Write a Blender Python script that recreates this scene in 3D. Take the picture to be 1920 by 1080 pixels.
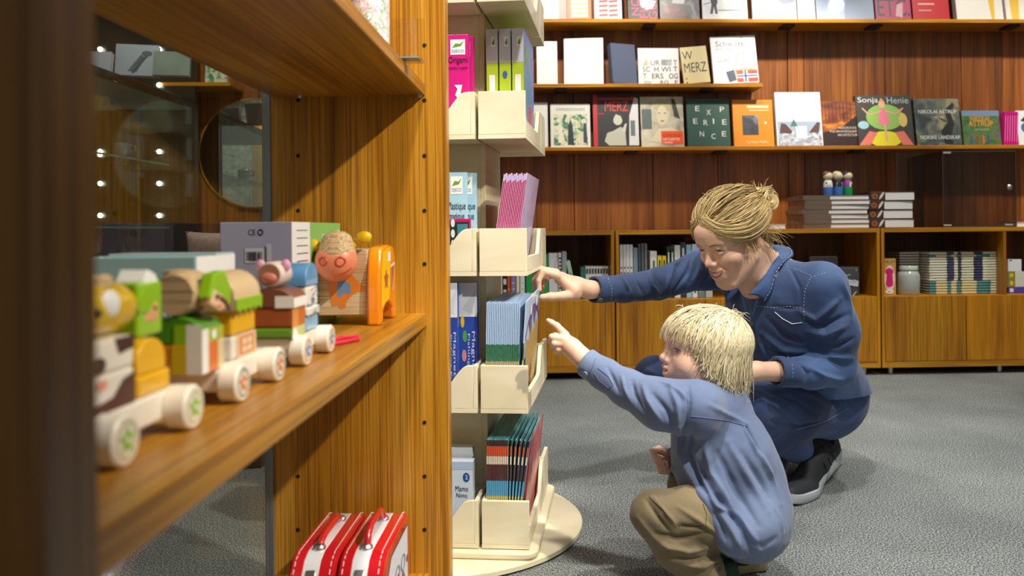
import bpy, bmesh, math, random
import numpy as np
from mathutils import Vector, Matrix, Euler, noise
from mathutils.bvhtree import BVHTree

for o in list(bpy.data.objects):
    bpy.data.objects.remove(o)
scene = bpy.context.scene
COL = scene.collection
PI = math.pi
rad = math.radians

# ------------------------------------------------------------------ camera
F, CX, CY, CAMH, ROLL = 1500.0, 1035.0, 430.0, 0.70, 0.009
RIGHT = Vector((math.cos(ROLL), 0, -math.sin(ROLL)))
UP = Vector((math.sin(ROLL), 0, math.cos(ROLL)))
FWD = Vector((0, 1, 0))
CAM = Vector((0, 0, CAMH))
cd = bpy.data.cameras.new('camera')
cam = bpy.data.objects.new('camera', cd)
COL.objects.link(cam)
cd.sensor_width = 36.0
cd.lens = F / 1920 * 36.0
cd.shift_x = (960 - CX) / 1920
cd.shift_y = (CY - 540) / 1920
cd.clip_start = 0.02
cd.dof.use_dof = True
cd.dof.focus_distance = 1.8
cd.dof.aperture_fstop = 5.0
m = Matrix((RIGHT, UP, -FWD)).transposed().to_4x4()
m.translation = CAM
cam.matrix_world = m
scene.camera = cam

# ------------------------------------------------------------------ world + lamps
w = bpy.data.worlds.new('world')
scene.world = w
w.use_nodes = True
w.node_tree.nodes['Background'].inputs[0].default_value = (1.0, 0.93, 0.84, 1)
w.node_tree.nodes['Background'].inputs[1].default_value = 0.26

def spot(loc, target, power, size=60, blend=0.6, radius=0.05, color=(1, 0.9, 0.76)):
    l = bpy.data.lights.new('ceiling_or_fill_spot', 'SPOT')
    l.energy = power; l.spot_size = rad(size); l.spot_blend = blend
    l.shadow_soft_size = radius; l.color = color
    o = bpy.data.objects.new('ceiling_or_fill_spot', l)
    COL.objects.link(o)
    o.location = loc
    o.rotation_euler = (Vector(target) - Vector(loc)).to_track_quat('-Z', 'Y').to_euler()
    return o

# spots that wash the book wall
spot((0.10, 2.85, 2.62), (0.16, 4.1, 1.50), 88, 42, 0.7)
spot((0.75, 2.85, 2.62), (0.80, 4.1, 1.10), 54, 62, 0.8)
spot((1.30, 2.90, 2.62), (1.22, 4.1, 1.40), 125, 36, 0.9)
spot((2.05, 2.85, 2.62), (2.05, 4.1, 1.15), 66, 62, 0.8)
spot((2.9, 2.85, 2.62), (2.9, 4.1, 1.0), 66, 62, 0.8)
spot((-1.3, 2.75, 2.62), (-1.5, 4.1, 1.0), 45, 60, 0.8)
spot((-2.7, -0.4, 2.62), (-2.8, -1.7, 1.2), 120, 80, 0.8)  # added spot on the stone wall, to brighten what the mirror reflects
# spots over the aisle and the people
spot((0.20, 0.75, 2.65), (0.35, 1.75, 0.45), 120, 66, 0.8, 0.06, (1, 0.95, 0.88))
spot((1.55, 1.10, 2.65), (0.85, 2.1, 0.3), 110, 75, 0.8, 0.06, (1, 0.95, 0.88))
spot((1.9, 2.9, 2.65), (1.7, 2.6, 0.0), 80, 84, 0.8, 0.06, (1, 0.95, 0.88))
spot((-0.55, 2.45, 2.65), (0.1, 2.7, 0.0), 60, 74, 0.8, 0.06, (1, 0.95, 0.88))
spot((-0.75, 1.15, 2.45), (0.40, 1.95, 0.62), 75, 36, 0.8, 0.06, (1, 0.94, 0.86))  # added fill spot that brightens the woman's face
# spots on the near bookcase
spot((1.15, 0.35, 2.05), (-0.3, 1.2, 0.45), 150, 44, 0.6, 0.03)
spot((0.12, 0.72, 2.6), (-0.26, 1.0, 0.5), 26, 40, 0.8, 0.05)

vs = scene.view_settings
vs.view_transform = 'Standard'
vs.look = 'None'
vs.gamma = 1.0
vs.use_curve_mapping = False
vs.exposure = 0.45

# ------------------------------------------------------------------ helpers
def P(px, py, Y):
    """world point seen at pixel (px,py) at depth Y"""
    return CAM + Y * (RIGHT * ((px - CX) / F) + UP * ((CY - py) / F) + FWD)

def ray(px, py):
    return (RIGHT * ((px - CX) / F) + UP * ((CY - py) / F) + FWD)

def lin(c):
    if isinstance(c, str):
        c = c.lstrip('#')
        c = tuple(int(c[i:i + 2], 16) / 255 for i in (0, 2, 4))
    return tuple((x / 12.92 if x <= 0.04045 else ((x + 0.055) / 1.055) ** 2.4) for x in c[:3])

MATS = {}
def newmat(name):
    mt = bpy.data.materials.new(name)
    mt.use_nodes = True
    nt = mt.node_tree
    return mt, nt, nt.nodes['Principled BSDF']

def col(c, rough=0.5, metal=0.0, coat=0.0, spec=0.5, emit=0.0):
    key = ('col', c, rough, metal, coat, spec, emit)
    if key in MATS: return MATS[key]
    mt, nt, b = newmat('paint_' + str(c).lstrip('#'))
    l = lin(c)
    b.inputs['Base Color'].default_value = (*l, 1)
    b.inputs['Roughness'].default_value = rough
    b.inputs['Metallic'].default_value = metal
    b.inputs['Coat Weight'].default_value = coat
    b.inputs['Specular IOR Level'].default_value = spec
    if emit:
        b.inputs['Emission Color'].default_value = (*l, 1)
        b.inputs['Emission Strength'].default_value = emit
    # faint procedural mottling
    n = nt.nodes.new('ShaderNodeTexNoise'); n.inputs['Scale'].default_value = 60
    mx = nt.nodes.new('ShaderNodeMixRGB'); mx.blend_type = 'MULTIPLY'; mx.inputs[0].default_value = 0.08
    mx.inputs[1].default_value = (*l, 1)
    nt.links.new(n.outputs['Fac'], mx.inputs[2]); nt.links.new(mx.outputs[0], b.inputs['Base Color'])
    MATS[key] = mt
    return mt

def ramp_node(nt, stops):
    r = nt.nodes.new('ShaderNodeValToRGB')
    el = r.color_ramp.elements
    while len(el) < len(stops): el.new(0.5)
    for e, (p, c) in zip(el, stops):
        e.position = p; e.color = (*lin(c), 1)
    return r

def coords(nt, scale, rnd=True, kind='Object'):
    tc = nt.nodes.new('ShaderNodeTexCoord')
    mp = nt.nodes.new('ShaderNodeMapping')
    mp.inputs['Scale'].default_value = scale
    src = tc.outputs[kind]
    if rnd:
        oi = nt.nodes.new('ShaderNodeObjectInfo')
        mu = nt.nodes.new('ShaderNodeMath'); mu.operation = 'MULTIPLY'; mu.inputs[1].default_value = 37.0
        nt.links.new(oi.outputs['Random'], mu.inputs[0])
        ad = nt.nodes.new('ShaderNodeVectorMath'); ad.operation = 'ADD'
        nt.links.new(src, ad.inputs[0]); nt.links.new(mu.outputs[0], ad.inputs[1])
        src = ad.outputs[0]
    nt.links.new(src, mp.inputs['Vector'])
    return mp

def wood(name, c1, c2, c3, axis='Z', rough=0.35, s=1.0, coat=0.15):
    if name in MATS: return MATS[name]
    mt, nt, b = newmat(name)
    al, ac = 1.1 * s, 16.0 * s
    sc = {'X': (al, ac, ac), 'Y': (ac, al, ac), 'Z': (ac, ac, al)}[axis]
    mp = coords(nt, sc)
    n = nt.nodes.new('ShaderNodeTexNoise')
    n.inputs['Scale'].default_value = 1.0; n.inputs['Detail'].default_value = 5
    n.inputs['Distortion'].default_value = 0.7
    nt.links.new(mp.outputs[0], n.inputs['Vector'])
    r = ramp_node(nt, [(0.28, c1), (0.5, c2), (0.72, c3)])
    nt.links.new(n.outputs['Fac'], r.inputs[0])
    mp2 = coords(nt, tuple(v * (22 if v == ac else 3) for v in sc))
    n2 = nt.nodes.new('ShaderNodeTexNoise'); n2.inputs['Scale'].default_value = 1; n2.inputs['Detail'].default_value = 2
    nt.links.new(mp2.outputs[0], n2.inputs['Vector'])
    r2 = ramp_node(nt, [(0.36, '#a8937c'), (0.56, '#ffffff')])
    nt.links.new(n2.outputs['Fac'], r2.inputs[0])
    mx = nt.nodes.new('ShaderNodeMixRGB'); mx.blend_type = 'MULTIPLY'; mx.inputs[0].default_value = 0.75
    nt.links.new(r.outputs[0], mx.inputs[1]); nt.links.new(r2.outputs[0], mx.inputs[2])
    # each board a little lighter or darker
    oi = nt.nodes.new('ShaderNodeObjectInfo')
    mr = nt.nodes.new('ShaderNodeMapRange'); mr.inputs[3].default_value = 0.84; mr.inputs[4].default_value = 1.1
    nt.links.new(oi.outputs['Random'], mr.inputs[0])
    hs = nt.nodes.new('ShaderNodeHueSaturation')
    nt.links.new(mr.outputs[0], hs.inputs['Value']); nt.links.new(mx.outputs[0], hs.inputs['Color'])
    nt.links.new(hs.outputs[0], b.inputs['Base Color'])
    b.inputs['Roughness'].default_value = rough
    b.inputs['Coat Weight'].default_value = coat; b.inputs['Coat Roughness'].default_value = 0.25
    bp = nt.nodes.new('ShaderNodeBump'); bp.inputs['Strength'].default_value = 0.06; bp.inputs['Distance'].default_value = 0.002
    nt.links.new(n2.outputs['Fac'], bp.inputs['Height']); nt.links.new(bp.outputs[0], b.inputs['Normal'])
    MATS[name] = mt
    return mt

def plainwood(name, c1, c2):
    mt, nt, b = newmat(name)
    mp = coords(nt, (2.5, 2.5, 9))
    n = nt.nodes.new('ShaderNodeTexNoise'); n.inputs['Scale'].default_value = 1.6; n.inputs['Detail'].default_value = 3; n.inputs['Distortion'].default_value = 1.0
    nt.links.new(mp.outputs[0], n.inputs['Vector'])
    r = ramp_node(nt, [(0.35, c1), (0.6, c2)])
    nt.links.new(n.outputs['Fac'], r.inputs[0]); nt.links.new(r.outputs[0], b.inputs['Base Color'])
    b.inputs['Roughness'].default_value = 0.42; b.inputs['Coat Weight'].default_value = 0.1
    return mt

def photo(name, stops, scale=8, detail=4, distort=1.0, rough=0.35, stretch=(1, 1, 1), coat=0.2, voronoi=False):
    if name in MATS: return MATS[name]
    mt, nt, b = newmat(name)
    mp = coords(nt, tuple(scale * v for v in stretch))
    if voronoi:
        n = nt.nodes.new('ShaderNodeTexVoronoi'); n.inputs['Scale'].default_value = 1
        nt.links.new(mp.outputs[0], n.inputs['Vector'])
        out = n.outputs['Color']
        sp = nt.nodes.new('ShaderNodeSeparateColor'); nt.links.new(out, sp.inputs[0]); out = sp.outputs[0]
    else:
        n = nt.nodes.new('ShaderNodeTexNoise'); n.inputs['Scale'].default_value = 1
        n.inputs['Detail'].default_value = detail; n.inputs['Distortion'].default_value = distort
        nt.links.new(mp.outputs[0], n.inputs['Vector']); out = n.outputs['Fac']
    r = ramp_node(nt, stops)
    nt.links.new(out, r.inputs[0]); nt.links.new(r.outputs[0], b.inputs['Base Color'])
    b.inputs['Roughness'].default_value = rough; b.inputs['Coat Weight'].default_value = coat
    MATS[name] = mt
    return mt

def glassmat(name, tint='#f4fbf8', rough=0.0, fac=0.10):
    """thin pane: clear, with a Fresnel mirror reflection"""
    if name in MATS: return MATS[name]
    mt, nt, b = newmat(name)
    out = nt.nodes['Material Output']
    tr = nt.nodes.new('ShaderNodeBsdfTransparent'); tr.inputs[0].default_value = (*lin(tint), 1)
    gl = nt.nodes.new('ShaderNodeBsdfGlossy'); gl.inputs['Roughness'].default_value = rough
    lw = nt.nodes.new('ShaderNodeLayerWeight'); lw.inputs[0].default_value = 0.5
    pw = nt.nodes.new('ShaderNodeMath'); pw.operation = 'POWER'; pw.inputs[1].default_value = 5.0
    ma = nt.nodes.new('ShaderNodeMath'); ma.operation = 'MULTIPLY_ADD'; ma.inputs[1].default_value = 0.9; ma.inputs[2].default_value = 0.04
    nt.links.new(lw.outputs['Facing'], pw.inputs[0]); nt.links.new(pw.outputs[0], ma.inputs[0])
    mx = nt.nodes.new('ShaderNodeMixShader')
    nt.links.new(ma.outputs[0], mx.inputs[0]); nt.links.new(tr.outputs[0], mx.inputs[1]); nt.links.new(gl.outputs[0], mx.inputs[2])
    nt.links.new(mx.outputs[0], out.inputs['Surface'])
    MATS[name] = mt
    return mt

# ---- mesh builder
class MB:
    def __init__(s): s.v = []; s.f = []; s.m = []; s.cur = 0
    def mat(s, i): s.cur = i; return s
    def add(s, vs, fs):
        o = len(s.v); s.v += [tuple(v) for v in vs]
        for f in fs: s.f.append(tuple(i + o for i in f)); s.m.append(s.cur)
        return s
    def box(s, x0, x1, y0, y1, z0, z1, M=None):
        vs = [(x, y, z) for z in (z0, z1) for y in (y0, y1) for x in (x0, x1)]
        if M is not None: vs = [M @ Vector(v) for v in vs]
        return s.add(vs, [(0, 2, 3, 1), (4, 5, 7, 6), (0, 1, 5, 4), (2, 6, 7, 3), (0, 4, 6, 2), (1, 3, 7, 5)])
    def prism(s, poly, d0, d1, axis='y', M=None):
        """polygon (a,b) extruded along axis; y: (a,d,b)  x: (d,a,b)  z: (a,b,d)"""
        mk = {'y': lambda a, b, d: (a, d, b), 'x': lambda a, b, d: (d, a, b), 'z': lambda a, b, d: (a, b, d)}[axis]
        n = len(poly)
        vs = [mk(a, b, d0) for a, b in poly] + [mk(a, b, d1) for a, b in poly]
        if M is not None: vs = [M @ Vector(v) for v in vs]
        fs = [tuple(range(n)), tuple(range(2 * n - 1, n - 1, -1))]
        for i in range(n):
            j = (i + 1) % n
            fs.append((i, i + n, j + n, j))
        return s.add(vs, fs)
    def flat(s, pts): return s.add(pts, [tuple(range(len(pts)))])
    def tube(s, pts, rr, n=8, cap=True, squash=None):
        pts = [Vector(p) for p in pts]
        if not hasattr(rr, '__len__'): rr = [rr] * len(pts)
        vs = []; fs = []
        prev = None
        for i, p in enumerate(pts):
            t = (pts[min(i + 1, len(pts) - 1)] - pts[max(i - 1, 0)])
            if t.length < 1e-9: t = Vector((0, 0, 1))
            t.normalize()
            if prev is None:
                a = t.orthogonal().normalized()
            else:
                a = prev - t * prev.dot(t)
                if a.length < 1e-6: a = t.orthogonal()
                a.normalize()
            prev = a
            b = t.cross(a)
            for k in range(n):
                th = 2 * PI * k / n
                vs.append(p + rr[i] * (math.cos(th) * a + math.sin(th) * b))
        for i in range(len(pts) - 1):
            for k in range(n):
                k2 = (k + 1) % n
                fs.append((i * n + k, i * n + k2, (i + 1) * n + k2, (i + 1) * n + k))
        if cap:
            fs.append(tuple(range(n - 1, -1, -1)))
            fs.append(tuple((len(pts) - 1) * n + k for k in range(n)))
        return s.add(vs, fs)
    def lathe(s, prof, n=24, M=None):
        """profile (r,z) turned about z"""
        vs = []; fs = []
        for r, z in prof:
            for k in range(n):
                th = 2 * PI * k / n
                vs.append((r * math.cos(th), r * math.sin(th), z))
        for i in range(len(prof) - 1):
            for k in range(n):
                k2 = (k + 1) % n
                fs.append((i * n + k, i * n + k2, (i + 1) * n + k2, (i + 1) * n + k))
        fs.append(tuple(range(n - 1, -1, -1))); fs.append(tuple((len(prof) - 1) * n + k for k in range(n)))
        if M is not None: vs = [M @ Vector(v) for v in vs]
        return s.add(vs, fs)
    def ball(s, c, r, n=16, k=10):
        if not hasattr(r, '__len__'): r = (r, r, r)
        prof = [(max(1e-4, math.sin(PI * i / k)), -math.cos(PI * i / k)) for i in range(k + 1)]
        M = Matrix.Translation(c) @ Matrix.Diagonal((*r, 1))
        return s.lathe(prof, n, M)
    def build(s, name, mats, parent=None, smooth=False, bevel=0, seg=2, angle=40):
        me = bpy.data.meshes.new(name)
        me.from_pydata(s.v, [], s.f)
        if not isinstance(mats, (list, tuple)): mats = [mats]
        for mt in mats: me.materials.append(mt)
        if len(mats) > 1: me.polygons.foreach_set('material_index', s.m)
        bm = bmesh.new(); bm.from_mesh(me)
        bmesh.ops.recalc_face_normals(bm, faces=bm.faces); bm.to_mesh(me); bm.free()
        if smooth:
            me.shade_smooth()
            me.set_sharp_from_angle(angle=rad(angle))
        me.update()
        o = bpy.data.objects.new(name, me)
        COL.objects.link(o)
        if parent is not None: o.parent = parent
        if bevel:
            b = o.modifiers.new('bevel', 'BEVEL'); b.width = bevel; b.segments = seg; b.limit_method = 'ANGLE'
        return o

NTH = ('first', 'second', 'third', 'fourth', 'fifth', 'sixth', 'seventh', 'eighth', 'ninth', 'tenth', 'eleventh', 'twelfth', 'thirteenth', 'fourteenth', 'fifteenth', 'sixteenth', 'seventeenth', 'eighteenth', 'nineteenth', 'twentieth')
def tag(o, label=None, cat=None, group=None, kind=None):
    if label: o['label'] = label
    if cat: o['category'] = cat
    if group: o['group'] = group
    if kind: o['kind'] = kind
    return o

def thing(name, label, cat, loc=(0, 0, 0), rot=(0, 0, 0), group=None, kind=None):
    o = bpy.data.objects.new(name, None)
    o.empty_display_size = 0.05
    COL.objects.link(o)
    o.location = loc
    o.rotation_euler = rot
    return tag(o, label, cat, group, kind)

def box(name, mat, parent, x0, x1, y0, y1, z0, z1, bevel=0.0):
    return MB().box(x0, x1, y0, y1, z0, z1).build(name, mat, parent, bevel=bevel)

def copy_thing(o, loc=None, rot=None, label=None, parent=None):
    c = o.copy(); COL.objects.link(c); c.parent = parent
    if loc is not None: c.location = loc
    if rot is not None: c.rotation_euler = rot
    if label: c['label'] = label
    for ch in o.children: copy_thing(ch, parent=c)
    return c

TXT = {}
def textmesh(s):
    if s in TXT: return TXT[s]
    cu = bpy.data.curves.new('t', 'FONT'); cu.body = s; cu.resolution_u = 3
    cu.align_x = 'LEFT'
    ob = bpy.data.objects.new('t', cu)
    me = bpy.data.meshes.new_from_object(ob)
    vs = [v.co.copy() for v in me.vertices]; fs = [tuple(p.vertices) for p in me.polygons]
    bpy.data.objects.remove(ob); bpy.data.curves.remove(cu); bpy.data.meshes.remove(me)
    if vs:
        x0 = min(v.x for v in vs); x1 = max(v.x for v in vs); y0 = min(v.y for v in vs); y1 = max(v.y for v in vs)
        vs = [((v.x - x0) / max(x1 - x0, 1e-6), (v.y - y0) / max(y1 - y0, 1e-6)) for v in vs]
    TXT[s] = (vs, fs)
    return TXT[s]

def art_mesh(name, art, w, h, parent, place=None, z0=0.0004):
    """flat print of a cover: items in 0..1 (u right, v up); place maps (x,z,lift) to a point"""
    if place is None: place = lambda x, z, l: (x, -l, z)
    mb = MB(); mats = []; idx = {}
    lift = z0
    for it in art:
        kind, c = it[0], it[1]
        mt = c if not isinstance(c, str) else col(c, 0.4)
        if mt.name not in idx: idx[mt.name] = len(mats); mats.append(mt)
        mb.mat(idx[mt.name])
        T = lambda u, v: place((u - 0.5) * w, v * h, lift)
        if kind == 'r':
            _, _, u0, v0, u1, v1 = it
            mb.flat([T(u0, v0), T(u1, v0), T(u1, v1), T(u0, v1)])
        elif kind == 'p':
            mb.flat([T(u, v) for u, v in it[2]])
        elif kind == 'e':
            _, _, cu, cv, ru, rv = it
            mb.flat([T(cu + ru * math.cos(a * PI / 10), cv + rv * math.sin(a * PI / 10)) for a in range(20)])
        elif kind == 'o':
            _, _, cu, cv, ru, rv, t = it
            n = 20
            vs = []
            for k in range(n):
                a = 2 * PI * k / n
                vs.append(T(cu + ru * math.cos(a), cv + rv * math.sin(a)))
                vs.append(T(cu + (ru - t) * math.cos(a), cv + (rv - t) * math.sin(a)))
            mb.add(vs, [(2 * k, 2 * ((k + 1) % n), 2 * ((k + 1) % n) + 1, 2 * k + 1) for k in range(n)])
        elif kind == 'l':
            _, _, pts, t = it
            for (a, b), (c2, d) in zip(pts, pts[1:]):
                dx, dy = (c2 - a) * w, (d - b) * h
                L = math.hypot(dx, dy) or 1
                nx, ny = -dy / L * t / 2 / w, dx / L * t / 2 / h
                mb.flat([T(a - nx, b - ny), T(c2 - nx, d - ny), T(c2 + nx, d + ny), T(a + nx, b + ny)])
        elif kind == 't':
            s_, u0, v0, u1, v1 = it[2:7]
            rotq = it[7] if len(it) > 7 else 0
            vs, fs = textmesh(s_)
            out = []
            for a, b in vs:
                if rotq == 0: out.append(T(u0 + a * (u1 - u0), v0 + b * (v1 - v0)))
                elif rotq == 1: out.append(T(u1 - b * (u1 - u0), v0 + a * (v1 - v0)))   # reads upward
                else: out.append(T(u0 + b * (u1 - u0), v1 - a * (v1 - v0)))               # reads downward
            mb.add(out, fs)
        lift += 0.00012
    o = mb.build(name, mats, parent)
    return o

# ------------------------------------------------------------------ shared materials
TEAK = wood('teak_z', '#956312', '#b9801c', '#cf9c3a', 'Z')
TEAKY = wood('teak_y', '#956312', '#b97f1a', '#cf9b36', 'Y')
TEAKX = wood('teak_x', '#8a5418', '#b07a22', '#c8922e', 'X')
WALLW = wood('wall_teak', '#6a3a12', '#985820', '#b5742f', 'Z', rough=0.42, s=0.8)
CABZ = wood('cabinet_teak', '#9c6206', '#c08208', '#d29816', 'Z', rough=0.4, s=0.9)
CABX = wood('cabinet_teak_x', '#9c6206', '#c2840a', '#d69c1c', 'X', rough=0.4)
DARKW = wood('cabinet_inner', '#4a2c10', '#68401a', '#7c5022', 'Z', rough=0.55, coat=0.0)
BIRCH = plainwood('birch_z', '#e6dcb8', '#efe6c9')
BIRCHZ = plainwood('birch_up', '#e0d4ac', '#ebe0c0')
RAWW = wood('raw_wood', '#c9a878', '#d8bd92', '#e6d2ae', 'X', rough=0.6, s=1.6, coat=0.0)
PAPER = col('#efece4', 0.7)
WHITE = col('#f2f1ee', 0.4)
BLACK = col('#15161a', 0.45)
STEEL = col('#c9cdd0', 0.32, 1.0)
GLASS = glassmat('clear_glass')
# ------------------------------------------------------------------ the room
TH = rad(2.2)
WO = Vector((0, 4.12, 0))
WS = Vector((math.cos(TH), math.sin(TH), 0))
WN = Vector((-math.sin(TH), math.cos(TH), 0))
CABF = -0.42      # cabinet front, local depth
SHF = -0.185      # wall shelf front

def wpt(px, py, ly):
    """pixel -> (s, z) on the plane at local depth ly of the book wall"""
    d = ray(px, py)
    o = WO + WN * ly
    t = (o - CAM).dot(WN) / d.dot(WN)
    p = CAM + d * t
    return (p - WO).dot(WS), p.z

def wloc(s, ly, z): return WO + WS * s + WN * ly + Vector((0, 0, z))

# carpet
mt, nt, b = newmat('carpet_grey')
mp = coords(nt, (1, 1, 1), rnd=False)
n = nt.nodes.new('ShaderNodeTexNoise'); n.inputs['Scale'].default_value = 270; n.inputs['Detail'].default_value = 4
nt.links.new(mp.outputs[0], n.inputs['Vector'])
n2 = nt.nodes.new('ShaderNodeTexNoise'); n2.inputs['Scale'].default_value = 2.2; n2.inputs['Detail'].default_value = 3
nt.links.new(mp.outputs[0], n2.inputs['Vector'])
r = ramp_node(nt, [(0.36, '#3f4544'), (0.5, '#7a8080'), (0.64, '#bcc2c0')])
nt.links.new(n.outputs['Fac'], r.inputs[0])
r2 = ramp_node(nt, [(0.35, '#d2d4d4'), (0.65, '#ffffff')])
nt.links.new(n2.outputs['Fac'], r2.inputs[0])
mx = nt.nodes.new('ShaderNodeMixRGB'); mx.blend_type = 'MULTIPLY'; mx.inputs[0].default_value = 0.8
nt.links.new(r.outputs[0], mx.inputs[1]); nt.links.new(r2.outputs[0], mx.inputs[2]); nt.links.new(mx.outputs[0], b.inputs['Base Color'])
b.inputs['Roughness'].default_value = 0.95; b.inputs['Specular IOR Level'].default_value = 0.1
bp = nt.nodes.new('ShaderNodeBump'); bp.inputs['Strength'].default_value = 0.12; bp.inputs['Distance'].default_value = 0.001
nt.links.new(n.outputs['Fac'], bp.inputs['Height']); nt.links.new(bp.outputs[0], b.inputs['Normal'])
CARPET = mt
fl = MB().box(-4.0, 4.6, -1.6, 5.2, -0.05, 0).build('floor', CARPET)
tag(fl, 'speckled grey carpet over the whole shop floor', kind='structure')

# book wall: a backing with single boards in front
wb = MB().box(-3.9, 4.2, 0.022, 0.12, 0, 2.75).build('wall_back', col('#2a170a', 0.7))
wb.location = WO; wb.rotation_euler = (0, 0, TH)
tag(wb, 'tall wall of vertical teak boards behind the bookshelves', kind='structure')
edges = [wpt(x, 300, 0)[0] for x in (928, 1076, 1224, 1346, 1478, 1508, 1660, 1803, 1881, 2020, 2170, 2320)]
e = edges[0]
while e > -3.6: e -= 0.385 if (len(edges) % 3) else 0.21; edges.insert(0, e)
random.seed(4)
for a, c in zip(edges, edges[1:]):
    lift = random.uniform(0, 0.006)
    o = MB().box(a + 0.0014, c - 0.0014, -lift, 0.022, 0, 2.75).build('board', WALLW, wb, bevel=0.0015)

# rough stone wall on the left, seen in the round mirror, with a wooden door
stone = photo('stone', [(0.3, '#4d4a44'), (0.5, '#8a867c'), (0.7, '#b6b2a6')], 14, 6, 1.5, 0.9, coat=0.0)
wl = MB().box(-4.0, -3.7, -1.6, 4.0, 0, 2.75).build('wall_left', stone)
tag(wl, 'rough grey stone wall on the far left', kind='structure')
wf = MB().box(-4.0, -1.2, -1.9, -1.7, 0, 2.75).build('wall_front', stone)
tag(wf, 'rough grey stone wall behind the camera at left', kind='structure')
dr = thing('door_1', 'tall teak door in the stone wall seen in the mirror', None, (-3.15, -1.7, 0), kind='structure')
for i in range(4):
    box('plank', TEAK, dr, i * 0.17, i * 0.17 + 0.167, 0.0, 0.05, 0, 2.2, 0.002)
MB().ball((0.55, 0.08, 1.05), 0.035).build('door_knob', col('#e8ecec', 0.3, 0.2), dr, True)
wr = MB().box(4.45, 4.6, -1.6, 5.0, 0, 2.75).build('wall_right', col('#cfc6b8', 0.8))
tag(wr, 'plain off-white wall on the far right', kind='structure')

# ------------------------------------------------------------------ near bookcase (left)
XE, XB = -0.173, -0.466          # front edge / glass back
YN0, YN1 = 0.270, 0.305          # near side panel
YF0, YF1 = 1.320, 1.356          # far side panel
ZT, ZU, ZL = 0.564, 0.922, 0.135 # toy shelf top, upper shelf underside, lowest shelf top
bc = thing('bookcase', 'tall teak bookcase with a glass back, nearest the camera at left', 'bookcase', (0, 0, 0))
box('side_panel', wood('teak_shaded', '#5a3a0c', '#785214', '#8a6420', 'Z'), bc, XB - 0.012, XE, YN0, YN1, 0, 2.1, 0.002)  # darker copy of the teak; the near panel's shade is in the colour
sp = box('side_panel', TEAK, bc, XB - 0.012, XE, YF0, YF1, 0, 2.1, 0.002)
# drilled shelf-pin holes in the far panel
hole = None
for px in (559, 796):
    for k, py in enumerate((85, 188, 292, 395, 495, 792, 893, 993)):
        yy = py + (0 if px > 600 else 0)
        p = P(px, yy, YF0)
        if hole is None:
            hole = MB().lathe([(0.0001, -0.0006), (0.0028, -0.0006), (0.0034, 0.0004), (0.0001, 0.0004)], 10, Matrix.Rotation(PI / 2, 4, 'X')).build('pin_hole', col('#1a0d04', 0.9), sp)
            h = hole
        else:
            h = hole.copy(); COL.objects.link(h)
        h.location = (p.x, YF0 - 0.0002, p.z)
XSH = -0.2075
box('shelf', TEAKY, bc, XB + 0.006, XSH, YN1, YF0, ZT - 0.022, ZT, 0.0015)
us = box('shelf', TEAKY, bc, XB + 0.006, XSH, YN1, YF0, ZU, ZU + 0.019, 0.0015)
box('shelf', TEAKY, bc, XB + 0.006, XSH, YN1, YF0, ZL - 0.022, ZL, 0.0015)
for x, y in ((XSH + -0.008, YF0 - 0.012), (XB + 0.055, YF0 - 0.012)):
    MB().lathe([(0.0001, -0.004), (0.004, -0.004), (0.005, 0), (0.0001, 0)], 12).build('shelf_pin', STEEL, us, True).location = (x, y, ZU - 0.0003)
gp = MB().box(XB - 0.006, XB, YN1, YF0, 0.09, 2.05).build('back_pane', GLASS, bc)
box('pane_trim', col('#aab4c0', 0.25, 0.8), bc, XB - 0.008, XB + 0.004, YF0 - 0.006, YF0 - 0.0005, 0.09, 2.05)
box('plinth', TEAKY, bc, XB, XSH - 0.02, YN1, YF0, 0.0, 0.09)

# ---- printed mug-like candle jar on the upper shelf
zt = ZU + 0.019
y0 = 1.05
pj = P(695, 100, y0)
floral = photo('floral_print', [(0.0, '#f4f2ee'), (0.45, '#f4f2ee'), (0.5, '#d889a6'), (0.56, '#f1efea'), (0.62, '#3f9a5c'), (0.68, '#f4f2ee'), (0.76, '#8d93d2'), (0.84, '#f3f0ea')], 42, 3, 2.2, 0.3, coat=0.6)
t = thing('flower_jar', 'white cylindrical jar printed with flowers, on the upper shelf', 'jar', (pj.x - 0.005, y0, zt))
MB().lathe([(0.024, 0), (0.0295, 0.004), (0.030, 0.12), (0.029, 0.124), (0.027, 0.124), (0.027, 0.01), (0.0001, 0.008)], 32).build('body', floral, t, True)
acr = glassmat('acrylic', '#fbf9f6')
t = thing('acrylic_holder', 'clear acrylic card holder behind the flower jar', 'card holder', (pj.x + 0.026, y0 + 0.105, zt))
box('upright', acr, t, -0.028, 0.028, 0.0, 0.0025, 0.0, 0.065)
box('foot', acr, t, -0.028, 0.028, -0.03, 0.0, 0.0, 0.0025)
box('card', col('#7fb3c2', 0.5), t, -0.024, 0.024, -0.028, -0.002, 0.0026, 0.004)

# ---- wooden toy train on the toy shelf
CR = 0.0155
def wheel_mesh(c_star):
    mb = MB()
    Rx = Matrix.Rotation(PI / 2, 4, 'Y')
    mb.mat(0).lathe([(0.0001, -0.008), (CR - 0.0015, -0.008), (CR, -0.0065), (CR, 0.0065), (CR - 0.0015, 0.008), (0.0001, 0.008)], 28, Rx)
    return mb
def star(mb, x, r0, r1, n, mati, cy=0, cz=0):
    pts = []
    for k in range(2 * n):
        a = PI * k / n + PI / 2
        rr = r0 if k % 2 == 0 else r1
        pts.append((x, cy + rr * math.cos(a), cz + rr * math.sin(a)))
    mb.mat(mati).flat(pts)

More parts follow.
